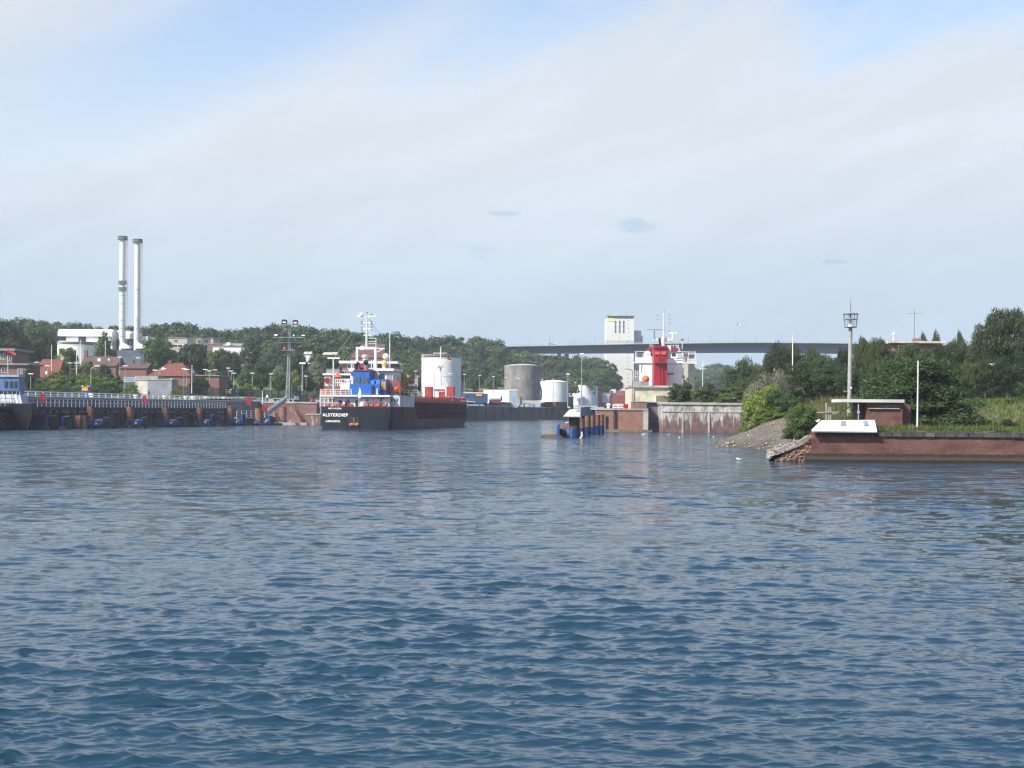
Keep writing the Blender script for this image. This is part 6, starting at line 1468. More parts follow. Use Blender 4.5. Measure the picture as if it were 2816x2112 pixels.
T = thing('aerial_mast', 'thin cross-shaped aerial mast rising from the signal station roof', 'aerial', P(2514, 940, Yr)); MB().cyl(P(2513, 942, Yr + 2), P(2515, 853, Yr + 2), .09, .05, n=6).build('mast', mat('aerial_brown', (.22, .17, .15), .7), T); MB().beam(P(2492, 862, Yr + 2), P(2539, 862, Yr + 2), .05).build('crossbar', midgrey, T); MB().beam(P(2514, 925, Yr + 2), P(2522, 942, Yr + 2), .05).build('stay', midgrey, T)
# ================================================================== trees and bushes
def quads_mesh(name, C, Tn, Bn, m):
    """C centres, Tn and Bn half-axes -> leaf quads (folded diamonds)"""
    n = len(C)
    V = np.stack([C - Tn, C + Bn * .55, C + Tn, C - Bn * .55], 1).reshape(-1, 3).astype(np.float32)
    me = bpy.data.meshes.new(name)
    me.vertices.add(4 * n); me.vertices.foreach_set('co', V.ravel())
    me.loops.add(4 * n); me.loops.foreach_set('vertex_index', np.arange(4 * n, dtype=np.int32))
    me.polygons.add(n); me.polygons.foreach_set('loop_start', np.arange(0, 4 * n, 4, dtype=np.int32))
    me.update(calc_edges=True); me.materials.append(m)
    return me
def unit(a): return a / (np.linalg.norm(a, axis=-1, keepdims=True) + 1e-9)
def crown_mesh(name, seed, shape, nb, nl, leaf, m, br=(.16, .30), droop=0.0):
    """a crown for a tree one unit high and one unit wide: blobs of leaves spread through the crown's volume"""
    r = np.random.default_rng(seed)
    B = []
    while len(B) < nb:
        p = r.uniform(-1, 1, 3)
        if shape == 'bush': p[2] = abs(p[2]); lim = 1.0; c = np.array([p[0] * .5, p[1] * .5, p[2] * .92])
        elif shape == 'tall': lim = 1.0; c = np.array([p[0] * .40 * (1.15 - .5 * abs(p[2] + .2)), p[1] * .40, .56 + p[2] * .40])
        elif shape == 'cone': lim = 1.0; t = (p[2] + 1) / 2; c = np.array([p[0] * .5 * (1.02 - t) ** .8, p[1] * .5 * (1.02 - t) ** .8, .12 + t * .85])
        else: lim = 1.0; c = np.array([p[0] * .46, p[1] * .46, .60 + p[2] * .36])
        d = np.linalg.norm(p)
        if d > lim or d < .45 and r.random() < .75: continue
        B.append(np.append(c, r.uniform(*br) * (1.1 - .35 * max(0, c[2] - .6))))
    B = np.array(B)
    which = r.integers(0, nb, nb * nl)
    d = unit(r.normal(size=(nb * nl, 3))); d[:, 2] = np.where(d[:, 2] < -.35, -d[:, 2] * .6, d[:, 2]); d = unit(d)
    rr = B[which, 3:4] * .5 * r.uniform(.55, 1.18, (nb * nl, 1)) * np.array([[1, 1, .8]])
    C = B[which, :3] + d * rr
    if droop: C[:, 2] -= droop * r.random(len(C)) ** 2 * .25
    nrm = unit(d * .8 + r.normal(size=d.shape) * .55 + np.array([0, 0, .35]))
    t = unit(np.cross(nrm, r.normal(size=d.shape))); b_ = np.cross(nrm, t)
    if droop: t = unit(t * .4 + np.array([0, 0, -1.0]) * r.uniform(.3, 1, (len(C), 1)))
    s = leaf * r.uniform(.6, 1.35, (len(C), 1))
    C[:, 2] = np.maximum(C[:, 2], .01)
    return quads_mesh(name, C, t * s, b_ * s, m), B
def trunk_mesh(name, seed, B, m, r0=.022, hi=.62, forks=6):
    r = random.Random(seed); mb = MB(True)
    p = Vector((0, 0, -.08)); rad_ = r0 * 1.3
    for k in range(4):
        q_ = Vector((r.uniform(-.02, .02), r.uniform(-.02, .02), hi * (k + 1) / 4)); mb.cyl(p, q_, rad_, rad_ * .8, n=7, cap=False); p = q_; rad_ *= .8
    for k in range(forks):
        b_ = B[r.randrange(len(B))]; z = r.uniform(.2, .9) * hi
        mid = Vector((b_[0] * .45, b_[1] * .45, z + (b_[2] - z) * .6)); mb.cyl((0, 0, z * .9), mid, r0 * .55, r0 * .38, n=5, cap=False); mb.cyl(mid, (b_[0], b_[1], b_[2]), r0 * .38, r0 * .12, n=5, cap=False)
    me = bpy.data.meshes.new(name); me.from_pydata(mb.v, [], mb.f); me.materials.append(m); me.polygons.foreach_set('use_smooth', [True] * len(me.polygons))
    return me
def variant(key, seed, shape, nb, nl, leaf, m, bk=bark, **k):
    tk = {a: k.pop(a) for a in ('r0', 'hi', 'forks') if a in k}
    cm, B = crown_mesh('crown', seed, shape, nb, nl, leaf, m, **k)
    return cm, trunk_mesh('trunk', seed, B, bk, **tk)
VAR = {}
for i, (lm, sh) in enumerate(((leaf_wood, 'round'), (leaf_wood, 'round'), (leaf_wood, 'tall'), (leaf_mid, 'round'), (leaf_olive, 'round'), (leaf_dark, 'round'), (leaf_wood, 'cone'))):
    VAR['wood%d' % i] = variant('wood', 20 + i, sh, 42, 80, .040, lm, br=(.2, .36))
for i, (lm, sh) in enumerate(((leaf_dark, 'round'), (leaf_mid, 'round'), (leaf_lite, 'bush'), (leaf_mid, 'bush'), (leaf_silver, 'tall'), (leaf_olive, 'tall'), (leaf_mid, 'tall'))):
    VAR['mid%d' % i] = variant('mid', 50 + i, sh, 60, 130, .026, lm, br=(.16, .32))
VAR['big_round'] = variant('b', 80, 'bush', 170, 260, .0125, leaf_dark, br=(.13, .26))
VAR['big_tree'] = variant('b', 81, 'round', 130, 240, .0135, leaf_olive, br=(.12, .25), droop=.3, r0=.02)
VAR['big_tree2'] = variant('b', 82, 'tall', 120, 230, .0135, leaf_olive, br=(.11, .24), droop=.3, bk=bark_pale)
VAR['big_tree3'] = variant('b', 83, 'round', 130, 240, .0135, leaf_dark, br=(.13, .26))
VAR['bush_a'] = variant('b', 84, 'bush', 90, 220, .020, leaf_mid, br=(.16, .30), forks=3, hi=.4)
VAR['bush_b'] = variant('b', 85, 'bush', 90, 220, .020, leaf_lite, br=(.16, .30), forks=3, hi=.4)
VAR['bush_c'] = variant('b', 86, 'bush', 80, 200, .022, leaf_dark, br=(.16, .30), forks=3, hi=.4)
VAR['bush_o'] = variant('b', 88, 'bush', 80, 200, .020, leaf_olive, br=(.16, .30), forks=3, hi=.4)
VAR['twig'] = variant('b', 87, 'bush', 70, 260, .012, leaf_twig, br=(.2, .36), forks=10, hi=.5)
TR = random.Random(3)
def plant(var, X, Y, z, w, h, label, name='tree', cat='tree', group=None, dep=None):
    T = bpy.data.objects.new(name, None); COL.objects.link(T); T.location = (X, Y, z); T.rotation_euler = (0, 0, TR.uniform(0, 6.28)); T.scale = (w, dep or w, h)
    tag(T, label, cat, group)
    cm, tm = VAR[var]
    for nm, me in (('trunk', tm), ('crown', cm)):
        o = bpy.data.objects.new(nm, me); COL.objects.link(o); o.parent = T
    return T
def tree_px(var, px0, px1, pyt, Y, label, gz=None, name='tree', cat='tree', group=None):
    """a plant whose outline spans px0..px1 and reaches row pyt at distance Y; it stands on the ground there"""
    xm = (px0 + px1) / 2; c = P(xm, pyt, Y); z = ground(c.x, Y) if gz is None else gz
    return plant(var, c.x, Y, z - .1, (px1 - px0) * mpp(Y) * 1.02, max(.5, c.z - z + .1) * 1.02, label, name, cat, group)

# the wood on the hill: skyline row first, then rows stepping down the slope
SKY = [(-120, 880), (0, 880), (60, 878), (110, 882), (180, 880), (230, 893), (300, 897), (400, 893), (460, 880), (520, 893), (600, 899), (640, 910), (700, 898), (760, 890), (860, 898), (920, 905), (970, 912), (1000, 925),
       (1080, 916), (1120, 929), (1200, 922), (1260, 929), (1320, 927), (1350, 932), (1372, 955), (1400, 968), (1430, 962), (1480, 975), (1600, 980), (1650, 980), (1672, 1010), (1712, 1068)]
CNT = {}
def where(px, row):
    for lim, nm in ((160, 'the brick offices'), (330, 'the heating works hall'), (460, 'the white chimneys'), (590, 'the beige block'), (760, 'the white hall'), (900, 'the signal mast'), (1100, 'the cargo ship mast'), (1300, 'the big white tank'), (1500, 'the grey tank'), (1620, 'the bridge pier'), (9999, 'the grain silo')):
        if px < lim: break
    k = (row, nm); i = CNT[k] = CNT.get(k, -1) + 1
    return ('skyline tree' if row == 0 else 'hill wood tree, row %s below the skyline,' % ('one', 'two', 'three', 'four', 'five')[row - 1]) + ' over ' + nm + ', ' + ordinal(i) + ' going rightwards'
def wood():
    r = random.Random(21); wl = 'broadleaf tree in the dense wood on the hill behind the quay'
    px = -90.0
    while px < 1700:
        D = float(np.interp(px, [0, 900, 1350, 1700], [640, 660, 780, 815])) + r.uniform(-10, 10)
        pyt = ip(SKY, px) + r.uniform(-3, 7); c = P(px, pyt, D); g = ground(c.x, D)
        h = c.z - g
        if h > 19: g = c.z - r.uniform(15, 19); h = c.z - g
        w = h * r.uniform(.75, 1.05) if px < 1660 else h * .9
        plant('wood%d' % r.choice([0, 0, 1, 1, 2, 3, 4, 5, 5, 6 if r.random() < .3 else 0]), c.x, D, g - .5, w, h + .5, where(px, 0), 'tree', 'tree', 'skyline trees of the hill wood')
        px += r.uniform(26, 40)
    for row in range(1, 6):
        px = -80.0 + row * 9
        while px < 1690:
            D = float(np.interp(px, [0, 900, 1350, 1700], [640, 660, 780, 815])) - row * float(np.interp(px, [0, 800, 1300, 1700], [20, 26, 30, 22])) + r.uniform(-7, 7)
            top = ip(SKY, px) + row * float(np.interp(px, [0, 500, 1000, 1400, 1700], [13, 16, 24, 20, 12])) + r.uniform(-6, 8)
            c = P(px, top, D); g = ground(c.x, D); h = c.z - g
            if px > 1375 and D > 800 and c.z > 32: pass
            if h > 4:
                hh = min(h, r.uniform(12, 15))
                plant('wood%d' % r.choice([0, 1, 2, 3, 4, 5, 0, 1]), c.x, D, c.z - hh, hh * r.uniform(.85, 1.15), hh, where(px, row), 'tree', 'tree', 'trees of the hill wood')
            px += r.uniform(40, 62)
wood()
# far bank beyond the bridge
r = random.Random(8)
for i in range(15):
    px = 1900 + i * 14 + r.uniform(-4, 4); Y = 1250 + r.uniform(-40, 60); t_ = 1008 + 8 * math.sin(i * .9) + (i > 6) * 4
    c = P(px, t_, Y); plant('wood%d' % (i % 6), c.x, Y, c.z - 16, 17, 16, 'hazy upper tree on the far canal bank, ' + ordinal(i) + ' right of the white ship', 'tree', 'tree', 'trees on the far canal bank')
for i in range(13):
    px = 1905 + i * 15 + r.uniform(-4, 4); Y = 1050; c = P(px, 1030 + 4 * math.sin(i), Y); plant('wood%d' % (i % 6), c.x, Y, c.z - 15, 15, 15, 'lower hazy tree on the far canal bank, ' + ordinal(i) + ' right of the white ship', 'tree', 'tree', 'lower trees on the far canal bank')
mb = MB(); mb.prism([(130, 1020, 3), (330, 1020, 3), (420, 1340, 24), (150, 1340, 24)], (0, 0, -4)); struct(mb.build('far_bank_hill', grassland))

# trees among the houses: (variant, px0, px1, top row, distance, label)
for a in (
    ('mid0', -40, 78, 886, 470, 'large dark tree behind the brick offices at the far left'),
    ('mid1', 60, 150, 898, 480, 'broad tree left of the white heating works hall'),
    ('mid0', 130, 158, 932, 440, 'slim dark tree at the left end of the white works tank'),
    ('mid6', 258, 318, 918, 445, 'tall dark tree in front of the heating works, right of its tank'),
    ('mid1', 152, 214, 952, 386, 'full green tree between the red roof and the thin white poles'),
    ('mid3', 208, 268, 988, 360, 'round bush under the brown roofed house'),
    ('mid0', 262, 312, 1005, 356, 'dark low shrub right of the brown roof'),
    ('mid1', 392, 482, 925, 440, 'big round tree right of the white chimneys'),
    ('mid6', 420, 456, 908, 450, 'upright tree top poking above the big round tree'),
    ('mid0', 480, 565, 950, 436, 'dark rounded tree below the beige block'),
    ('mid0', 520, 580, 948, 452, 'dark tree beneath the right end of the beige block'),
    ('mid1', 570, 660, 956, 430, 'wide green tree in front of the white hall'),
    ('mid0', 610, 665, 970, 424, 'dark tree under the white hall wall'),
    ('mid0', 655, 730, 945, 470, 'dark tree right of the white hall'),
    ('mid4', 655, 705, 1003, 400, 'pale silvery willow behind the lamp posts'),
    ('mid4', 700, 748, 985, 408, 'tall silvery willow left of the signal mast'),
    ('mid6', 694, 742, 992, 396, 'slender green poplar left of the signal mast'),
    ('mid4', 742, 794, 1010, 404, 'pale shrub tree at the signal mast foot'),
    ('mid1', 648, 712, 1022, 385, 'bright green small tree behind the green fence'),
    ('mid1', 740, 790, 1020, 388, 'dense green tree just behind the signal mast'),
    ('mid2', 792, 834, 1010, 392, 'light green tree right of the signal mast'),
    ('mid0', 820, 868, 1025, 396, 'dark tree left of the cargo ship stern'),
    ('mid4', 838, 905, 1000, 425, 'silvery willow above the brick annex'),
    ('mid3', 596, 650, 1034, 372, 'rounded shrub at the end of the brick hall'),
    ('mid0', 520, 578, 1040, 345, 'dark shrub in front of the brick hall'),
    ('mid0', 60, 95, 1018, 318, 'dark conical bush at the foot of the red roofed house'),
    ('mid1', 1112, 1156, 1002, 440, 'green poplar left of the big white tank'),
    ('mid6', 1060, 1110, 975, 455, 'leafy tree behind the lifeboat davit'),
    ('mid0', 1640, 1712, 1022, 760, 'round dark tree at the foot of the silo'),
): tree_px(*a)
for i, (a, b_, t_, Y, v) in enumerate(((90, 150, 1032, 330, 'mid3'), (130, 200, 1012, 340, 'mid2'), (170, 235, 1020, 336, 'mid3'), (200, 262, 1024, 330, 'mid2'), (240, 300, 1030, 330, 'mid3'), (262, 320, 1032, 322, 'mid2'), (300, 345, 1028, 325, 'mid3'), (335, 385, 1052, 312, 'mid2'), (225, 300, 1034, 320, 'mid2'), (120, 170, 1042, 322, 'mid2'))):
    tree_px(v, a, b_, t_, Y, 'leafy shrub in the bright green bank behind the fence, ' + ordinal(i) + ' planted from the red roof', name='shrub', cat='shrub', group='shrubs on the bank behind the green fence')
for i, (a, b_, t_, Y, v) in enumerate(((470, 500, 1062, 318, 'mid2'), (655, 700, 1050, 372, 'mid2'))):
    tree_px(v, a, b_, t_, Y, ['small bright shrub by the concrete block', 'bright low shrub behind the car park fence'][i], name='shrub', cat='shrub')

# shrubs on the old lock wall
for i, (v, a, b_, t_, Y) in enumerate((('bush_c', 1836, 1890, 1050, 256.5), ('bush_a', 1856, 1905, 1038, 257.5), ('bush_a', 1895, 1950, 1054, 256.5), ('bush_c', 1928, 1980, 1048, 257.5), ('bush_a', 1960, 2008, 1050, 256.5), ('bush_b', 1975, 2040, 1058, 256), ('bush_o', 2008, 2066, 1048, 257.5))):
    tree_px(v, a, b_, t_, Y, 'dense shrub on top of the peeling lock wall, ' + ordinal(i) + ' from the bunker', gz=zt2 + .1, name='shrub', cat='shrub', group='shrubs on the old lock wall')
tree_px('bush_o', 1868, 1900, 1030, 268, 'slim sapling poking up behind the first lock wall shrubs', gz=zt2, cat='sapling', name='sapling')
# trees of the mole
def mtree(v, a, b_, t_, Y, label, name='tree', cat='tree', dz=0):
    c = P((a + b_) / 2, t_, Y); tree_px(v, a, b_, t_, Y, label, gz=mole(c.x, min(Y, 261)) + dz, name=name, cat=cat)
for a in (
    ('big_tree3', 1985, 2100, 985, 262, 'grey-green tree left of the birches behind the lock wall'),
    ('big_tree2', 2085, 2190, 932, 222, 'tall birch with drooping branches, left end of the mole trees'),
    ('big_tree2', 2130, 2235, 938, 230, 'second drooping birch with pale trunk'),
    ('big_tree2', 2190, 2270, 945, 226, 'third birch in front of the bridge end'),
    ('big_tree3', 2215, 2310, 975, 210, 'broad tree beneath the bridge girder'),
    ('big_tree', 2290, 2350, 960, 205, 'bushy tree left of the signal pole'),
    ('big_tree2', 2335, 2415, 918, 195, 'windswept tall tree just right of the signal pole'),
    ('big_tree', 2375, 2455, 932, 190, 'leafy tree in front of the signal station'),
    ('big_tree3', 2435, 2535, 950, 185, 'low dark tree before the signal station wall'),
    ('big_tree2', 2520, 2560, 905, 240, 'thin feathery tree left of the station chimney'),
    ('big_tree2', 2556, 2590, 898, 242, 'feathery tree behind the signal station'),
    ('big_tree2', 2620, 2660, 900, 215, 'slim pointed tree between station and tall right tree'),
    ('big_tree', 2575, 2685, 938, 190, 'olive tree right of the signal station'),
    ('big_tree', 2455, 2560, 946, 181, 'olive tree screening the middle of the signal station'),
    ('big_tree3', 2535, 2620, 948, 180, 'dark tree screening the right corner of the signal station'),
    ('big_tree3', 2520, 2610, 962, 183, 'leafy tree hiding the right half of the signal station'),
    ('big_tree3', 2660, 2760, 912, 185, 'dark tree below the tallest tree at the right'),
    ('big_tree', 2675, 2870, 852, 180, 'tallest tree, rounded crown cut by the right edge'),
    ('big_tree3', 2700, 2800, 985, 150, 'dark tree low at the right edge behind dry grass'),
    ('big_tree', 2620, 2720, 1000, 152, 'olive tree behind the right side of the round tree'),
    ('big_tree3', 2780, 2900, 960, 160, 'dark tree cut by the right edge under the tallest tree'),
    ('big_round', 2352, 2690, 962, 119, 'very broad round dark tree behind the brick hut'),
    ('big_tree3', 2150, 2260, 995, 178, 'green tree behind the dry twig bush'),
    ('big_tree3', 2230, 2330, 1000, 172, 'dark tree left of the signal pole foot'),
    ('big_tree', 2050, 2130, 1010, 205, 'pale green tree above the twig bush'),
    ('big_tree3', 2300, 2370, 1010, 160, 'shadowy tree behind the signal pole'),
): mtree(*a)
for a in (
    ('twig', 2040, 2185, 1030, 172, 'grey leafless twig bush on the mole bank', 'shrub', 'shrub'),
    ('bush_o', 2045, 2150, 1058, 165, 'olive bush below the grey twig bush', 'shrub', 'shrub'),
    ('bush_b', 2040, 2110, 1095, 160, 'yellow-green bush hanging over the waterline', 'shrub', 'shrub'),
    ('bush_b', 2032, 2118, 1088, 163, 'bright bush spilling down to the water at the lock wall end', 'shrub', 'shrub'),
    ('bush_o', 2055, 2165, 1040, 161, 'large olive bush in the middle of the mole bank', 'shrub', 'shrub'),
    ('bush_a', 2050, 2135, 1110, 157, 'green bush just above the gravel slope edge', 'shrub', 'shrub'),
    ('bush_b', 2046, 2158, 1042, 155, 'broad light green bush covering the bank above the gravel', 'shrub', 'shrub'),
    ('bush_a', 2100, 2190, 1050, 153, 'tall green bush on the crest of the gravel slope', 'shrub', 'shrub'),
    ('bush_b', 2075, 2140, 1118, 151.5, 'low yellowish bush on the upper gravel', 'shrub', 'shrub'),
    ('twig', 2048, 2180, 1004, 160, 'tall grey twiggy bush rising above the concrete wall', 'shrub', 'shrub'),
    ('bush_o', 2100, 2215, 1012, 163, 'tall olive bush joining the twigs and the trees', 'shrub', 'shrub'),
    ('bush_c', 2110, 2195, 1078, 158, 'dark bush at the top of the gravel slope', 'shrub', 'shrub'),
    ('bush_a', 2158, 2252, 1086, 134, 'rounded green bush standing alone on the gravel slope', 'shrub', 'shrub'),
    ('bush_b', 2130, 2175, 1140, 150, 'small bright bush at the edge of the gravel', 'shrub', 'shrub'),
    ('bush_a', 2055, 2120, 1150, 166, 'low green bush by the lock wall corner', 'shrub', 'shrub'),
    ('bush_a', 2180, 2235, 1075, 160, 'green bush in front of the dry grass', 'shrub', 'shrub'),
    ('bush_b', 2325, 2368, 1122, 126, 'light bush between signal pole and hut', 'shrub', 'shrub'),
    ('bush_b', 2480, 2525, 1088, 122, 'bright bush behind the right end of the hut', 'shrub', 'shrub'),
    ('bush_c', 2668, 2722, 1138, 122, 'dark low bush at the right foot of the round tree', 'shrub', 'shrub'),
    ('bush_c', 2745, 2800, 1150, 114, 'small dark bush in the dry grass at the right', 'shrub', 'shrub'),
    ('bush_o', 2770, 2840, 1090, 132, 'olive bush cut by the right edge above the dry grass', 'shrub', 'shrub'),
    ('bush_c', 2580, 2680, 1100, 118, 'dark shrub skirt under the round tree', 'shrub', 'shrub'),
    ('bush_c', 2500, 2600, 1110, 119, 'dark shrub in the shade behind the white pole', 'shrub', 'shrub'),
): mtree(*a)

for i in range(11):
    a = 2070 + i * 68; mtree(('bush_c', 'bush_a', 'bush_o')[i % 3], a, a + 120, 1035 + (i * 37 % 23), 208 + (i * 53 % 17), 'understorey shrub in the dark thicket of the mole, ' + ordinal(i) + ' from the lock wall', 'shrub', 'shrub')
for i, (a, b_, t_, Y, v) in enumerate(((800, 850, 975, 452, 'mid0'), (845, 905, 972, 455, 'mid1'), (875, 945, 985, 448, 'mid0'), (905, 970, 968, 462, 'mid1'), (770, 830, 985, 440, 'mid5'))):
    tree_px(v, a, b_, t_, Y, 'slope tree above the brick annex hiding the cottages, ' + ordinal(i) + ' of five')
def grass(name, label, n, region, m, h0, h1, seed):
    r = np.random.default_rng(seed); pts = []
    while len(pts) < n:
        X, Y = region(r); pts.append((X, Y, mole(X, Y)))
    C = np.array(pts); h = r.uniform(h0, h1, (n, 1)); lean = np.stack([r.normal(0, .28, n), r.normal(0, .28, n), np.ones(n)], 1)
    a = r.uniform(0, 6.28, n); side = np.stack([np.cos(a), np.sin(a), np.zeros(n)], 1) * .035
    me = quads_mesh(name, C + lean * h * .5, lean * h * .5, side * (1 + h * 1.2), m)
    o = bpy.data.objects.new(name, me); COL.objects.link(o); o['kind'] = 'stuff'; o['label'] = label; o['category'] = 'grass'
grass('grass_bank', 'tall dry grass on the bank at the right edge', 9000, lambda r: (r.uniform(36, 62), r.uniform(108, 150)), grass_dry, .12, .35, 1)
grass('grass_verge', 'green grass and weeds along the top of the mole wall', 22000, lambda r: (r.uniform(27, 60), 105.4 + abs(r.normal(0, 7))), grass_mat, .12, .5, 2)
grass('grass_slope', 'dry grass behind the gravel slope and wooden posts', 9000, lambda r: (r.uniform(29.5, 42), r.uniform(118, 165)), grass_dry, .3, .9, 3)
grass('weeds', 'green weeds scattered over the mole bank', 24000, lambda r: (r.uniform(29, 60), r.uniform(112, 150)), grass_mat, .2, .7, 4)

# ================================================================== lamp posts, poles
def lamp(px, pyt, Y, label, group, arm=0, gz=None, m=white_clean):
    c = P(px, pyt, Y); g = ground(c.x, Y) if gz is None else gz
    T = thing('lamp_post', label, 'lamp post', (c.x, Y, g), group=group)
    MB().cyl((c.x, Y, g), (c.x, Y, c.z), .11, .07, n=6).build('post', mat('post_weathered', (.28, .27, .25), .6), T)
    hx = c.x
    if arm:
        hx = c.x + arm; MB().cyl((c.x, Y, c.z), (c.x + arm * .4, Y, c.z + .5), .06, n=5).build('arm', ltgrey, T); MB().cyl((c.x + arm * .4, Y, c.z + .5), (hx, Y, c.z + .6), .06, n=5).build('arm', ltgrey, T)
    z = c.z + (.6 if arm else 0)
    MB().box(hx - .55, hx + .55, Y - .25, Y + .25, z, z + .16).build('lamp_head', m, T)
for i, (px, py, Y) in enumerate(((85, 1029, 312), (102, 997, 352), (131, 1007, 350), (193, 999, 365), (330, 983, 372), (345, 1007, 352), (380, 985, 380), (427, 1019, 330), (506, 1015, 345), (514, 1017, 340), (565, 1017, 372), (576, 1021, 350), (591, 1018, 378), (628, 1013, 392), (636, 1021, 372), (643, 1027, 362), (694, 1027, 378), (745, 1029, 380), (842, 1035, 392))):
    lamp(px, py, Y, ordinal(i) + ' slim lamp post from the left behind the south quay', 'lamp posts behind the south quay')
lamp(250, 1015, 306, 'lamp post with curved arm and white head beside the kiosk and fence', 'curved arm lamp posts', 1.4); lamp(437, 1022, 330, 'curved arm lamp post in front of the red hipped roof', 'curved arm lamp posts', 1.2)
for i, (px, py, Y) in enumerate(((1091, 1002, 420), (1143, 1021, 430), (1195, 1025, 442), (1237, 1028, 450), (1277, 1030, 520), (1319, 1033, 535), (1357, 1036, 550), (1392, 1038, 570), (1425, 1041, 590), (1491, 1045, 632), (1521, 1043, 640), (1582, 1052, 672))):
    lamp(px, py, Y, ordinal(i) + ' brown lamp post in the row along the lock, counted from the ship funnel', 'lamp posts along the lock')
for px, pt, Y, lab in ((1600, 974, 600, 'tall floodlight mast between the white tanks and the dolphin'), (832, 1001, 385, 'floodlight pole left of the cargo ship'), (1562, 1030, 640, 'tall pale lamp column in front of the white tanks')):
    c = P(px, pt, Y); T = thing('floodlight_mast', lab, 'lamp mast', (c.x, Y, 5.5)); MB().cyl((c.x, Y, 5.5), (c.x, Y, c.z), .26, .14, n=8).build('mast', mat('mast_green_grey', (.22, .27, .27), .6), T, True); MB().box(c.x - .8, c.x + .8, Y - .3, Y + .3, c.z, c.z + .4).build('lamp_head', white_clean, T)
c = P(1752, 1018, 262); T = thing('lamp_post', 'rusty lamp post with long curved arm in front of the bunker', 'lamp post', (PX(1739, 262), 262, 4)); X = PX(1739, 262)
g = MB(); pts = [(X, 262, 4.2), (X, 262, PZ(1739, 1025, 262)), (X - .1, 262, PZ(1739, 1019, 262)), (X - .5, 262, PZ(1739, 1015.5, 262)), (PX(1718, 262), 262, PZ(1720, 1014.5, 262))]
for a, b_ in zip(pts[:-1], pts[1:]): g.cyl(a, b_, .07, n=6)
g.build('post', rust, T); MB().box(PX(1716, 262), PX(1724, 262), 261.9, 262.1, PZ(1720, 1014.6, 262), PZ(1720, 1013, 262)).build('lamp_head', ltgrey, T)
for px, pt, pb, Y, lab in ((142, 950, 1026, 360, 'thin white pole beside the red roofed house'), (211, 960, 1033, 345, 'thin white pole among the shrubs'), (222, 936, 1005, 372, 'tall thin white pole in front of the works tank'), (290, 938, 978, 400, 'short white pole over the brown roof'), (528, 1006, 1068, 332, 'white flagpole in front of the brick hall'), (803, 1062, 1105, 336.5, 'grey pole right behind the signal mast'), (2180, 925, 1010, 200, 'thin white pole in front of the birches'), (722, 1076, 1098, 322, 'white post with red cap on the quay by the gangway'), (1457, 1010, 1112, 640, 'tall white sailing boat mast at the lock wall'), (1443, 1058, 1112, 640, 'shorter white boat mast at the lock wall'), (1464, 1050, 1112, 642, 'leaning white boat mast at the lock wall'), (1933, 992, 1052, 420, 'white pole with crossbar right of the white ship')):
    a, b_ = P(px, pt, Y), P(px - .6, pb, Y); T = thing('pole', lab, 'pole', b_)
    MB().cyl(b_ - Vector((0, 0, 1.2)), a, .075 if Y < 500 else .16, .05 if Y < 500 else .1, n=6).build('shaft', white_clean, T, True); MB().ball(a, .14 if Y < 500 else .2, n=6, m=4).build('cap', white, T, True)
    if px in (1457, 1933, 1443): MB().beam(P(px - 11, pt + (22 if px == 1933 else 85), Y), P(px + 11, pt + (22 if px == 1933 else 85), Y), .12).build('crossbar', white, T)
    if px == 528: MB().prism([P(530, 1014, Y), P(536, 1024, Y), P(534, 1026, Y), P(530, 1022, Y)], (0, .05, 0)).build('flag', mat('flag_blue', (.1, .18, .4), .7), T)

# ================================================================== people and birds (one continuous skin each)
def person(loc, rz, hgt, top_m, leg_m, label, arm=.1):
    T = thing('person', label, 'person', loc, rz)
    def skin(name, vs, es, rs, m):
        me = bpy.data.meshes.new(name); me.from_pydata([tuple(Vector(v) * hgt) for v in vs], es, [])
        o = bpy.data.objects.new(name, me); COL.objects.link(o); o.parent = T
        sk = o.modifiers.new('skin', 'SKIN'); sd_ = o.modifiers.new('sub', 'SUBSURF'); sd_.levels = 1; sd_.render_levels = 1
        for i, r_ in enumerate(rs): me.skin_vertices[0].data[i].radius = (r_ * hgt, r_ * hgt)
        me.skin_vertices[0].data[0].use_root = True; me.materials.append(m); return o
    vs = [(0, 0, .52), (0, 0, .68), (0, 0, .80), (0, .005, .86), (0, .01, .91), (0, .01, .97), (.10, 0, .80), (.14, arm * .5, .64), (.13, arm * 1.6, .52), (-.10, 0, .80), (-.14, arm * .4, .64), (-.13, arm, .50),
          (.055, 0, .48), (.06, .01, .27), (.06, -.01, .05), (.06, .06, .02), (-.055, 0, .48), (-.06, -.01, .27), (-.06, .0, .05), (-.06, .07, .02)]
    es = [(0, 1), (1, 2), (2, 3), (3, 4), (4, 5), (2, 6), (6, 7), (7, 8), (2, 9), (9, 10), (10, 11), (0, 12), (12, 13), (13, 14), (14, 15), (0, 16), (16, 17), (17, 18), (18, 19)]
    rs = [.085, .085, .09, .035, .052, .045, .045, .035, .024, .045, .035, .024, .06, .045, .03, .025, .06, .045, .03, .025]
    b_ = skin('body', vs, es, rs, top_m)
    MB(True).box(-.105 * hgt, .105 * hgt, -.06 * hgt, .06 * hgt, .04 * hgt, .45 * hgt)
    tr = MB(True)
    for s_ in (-1, 1): tr.lathe((s_ * .058 * hgt, 0, 0), [(.045 * hgt, .05 * hgt), (.06 * hgt, .3 * hgt), (.072 * hgt, .5 * hgt)], 8)
    tr.build('trousers', leg_m, T, True)
    MB(True).ball((0, .012 * hgt, .935 * hgt), .055 * hgt, .06 * hgt, .07 * hgt, 10, 8).build('head', mat('skin', (.45, .27, .19), .6), T, True)
    MB(True).ball((0, .0, .955 * hgt), .058 * hgt, .062 * hgt, .055 * hgt, 10, 6).build('hair', mat('hair_dark', (.05, .035, .025), .8), T, True)
p = P(1343, 1113, 520); person((p.x, 520, 5.62), 2.6, 1.8, white_clean, navy, 'person in a white top standing on the lock wall by the ship bow')
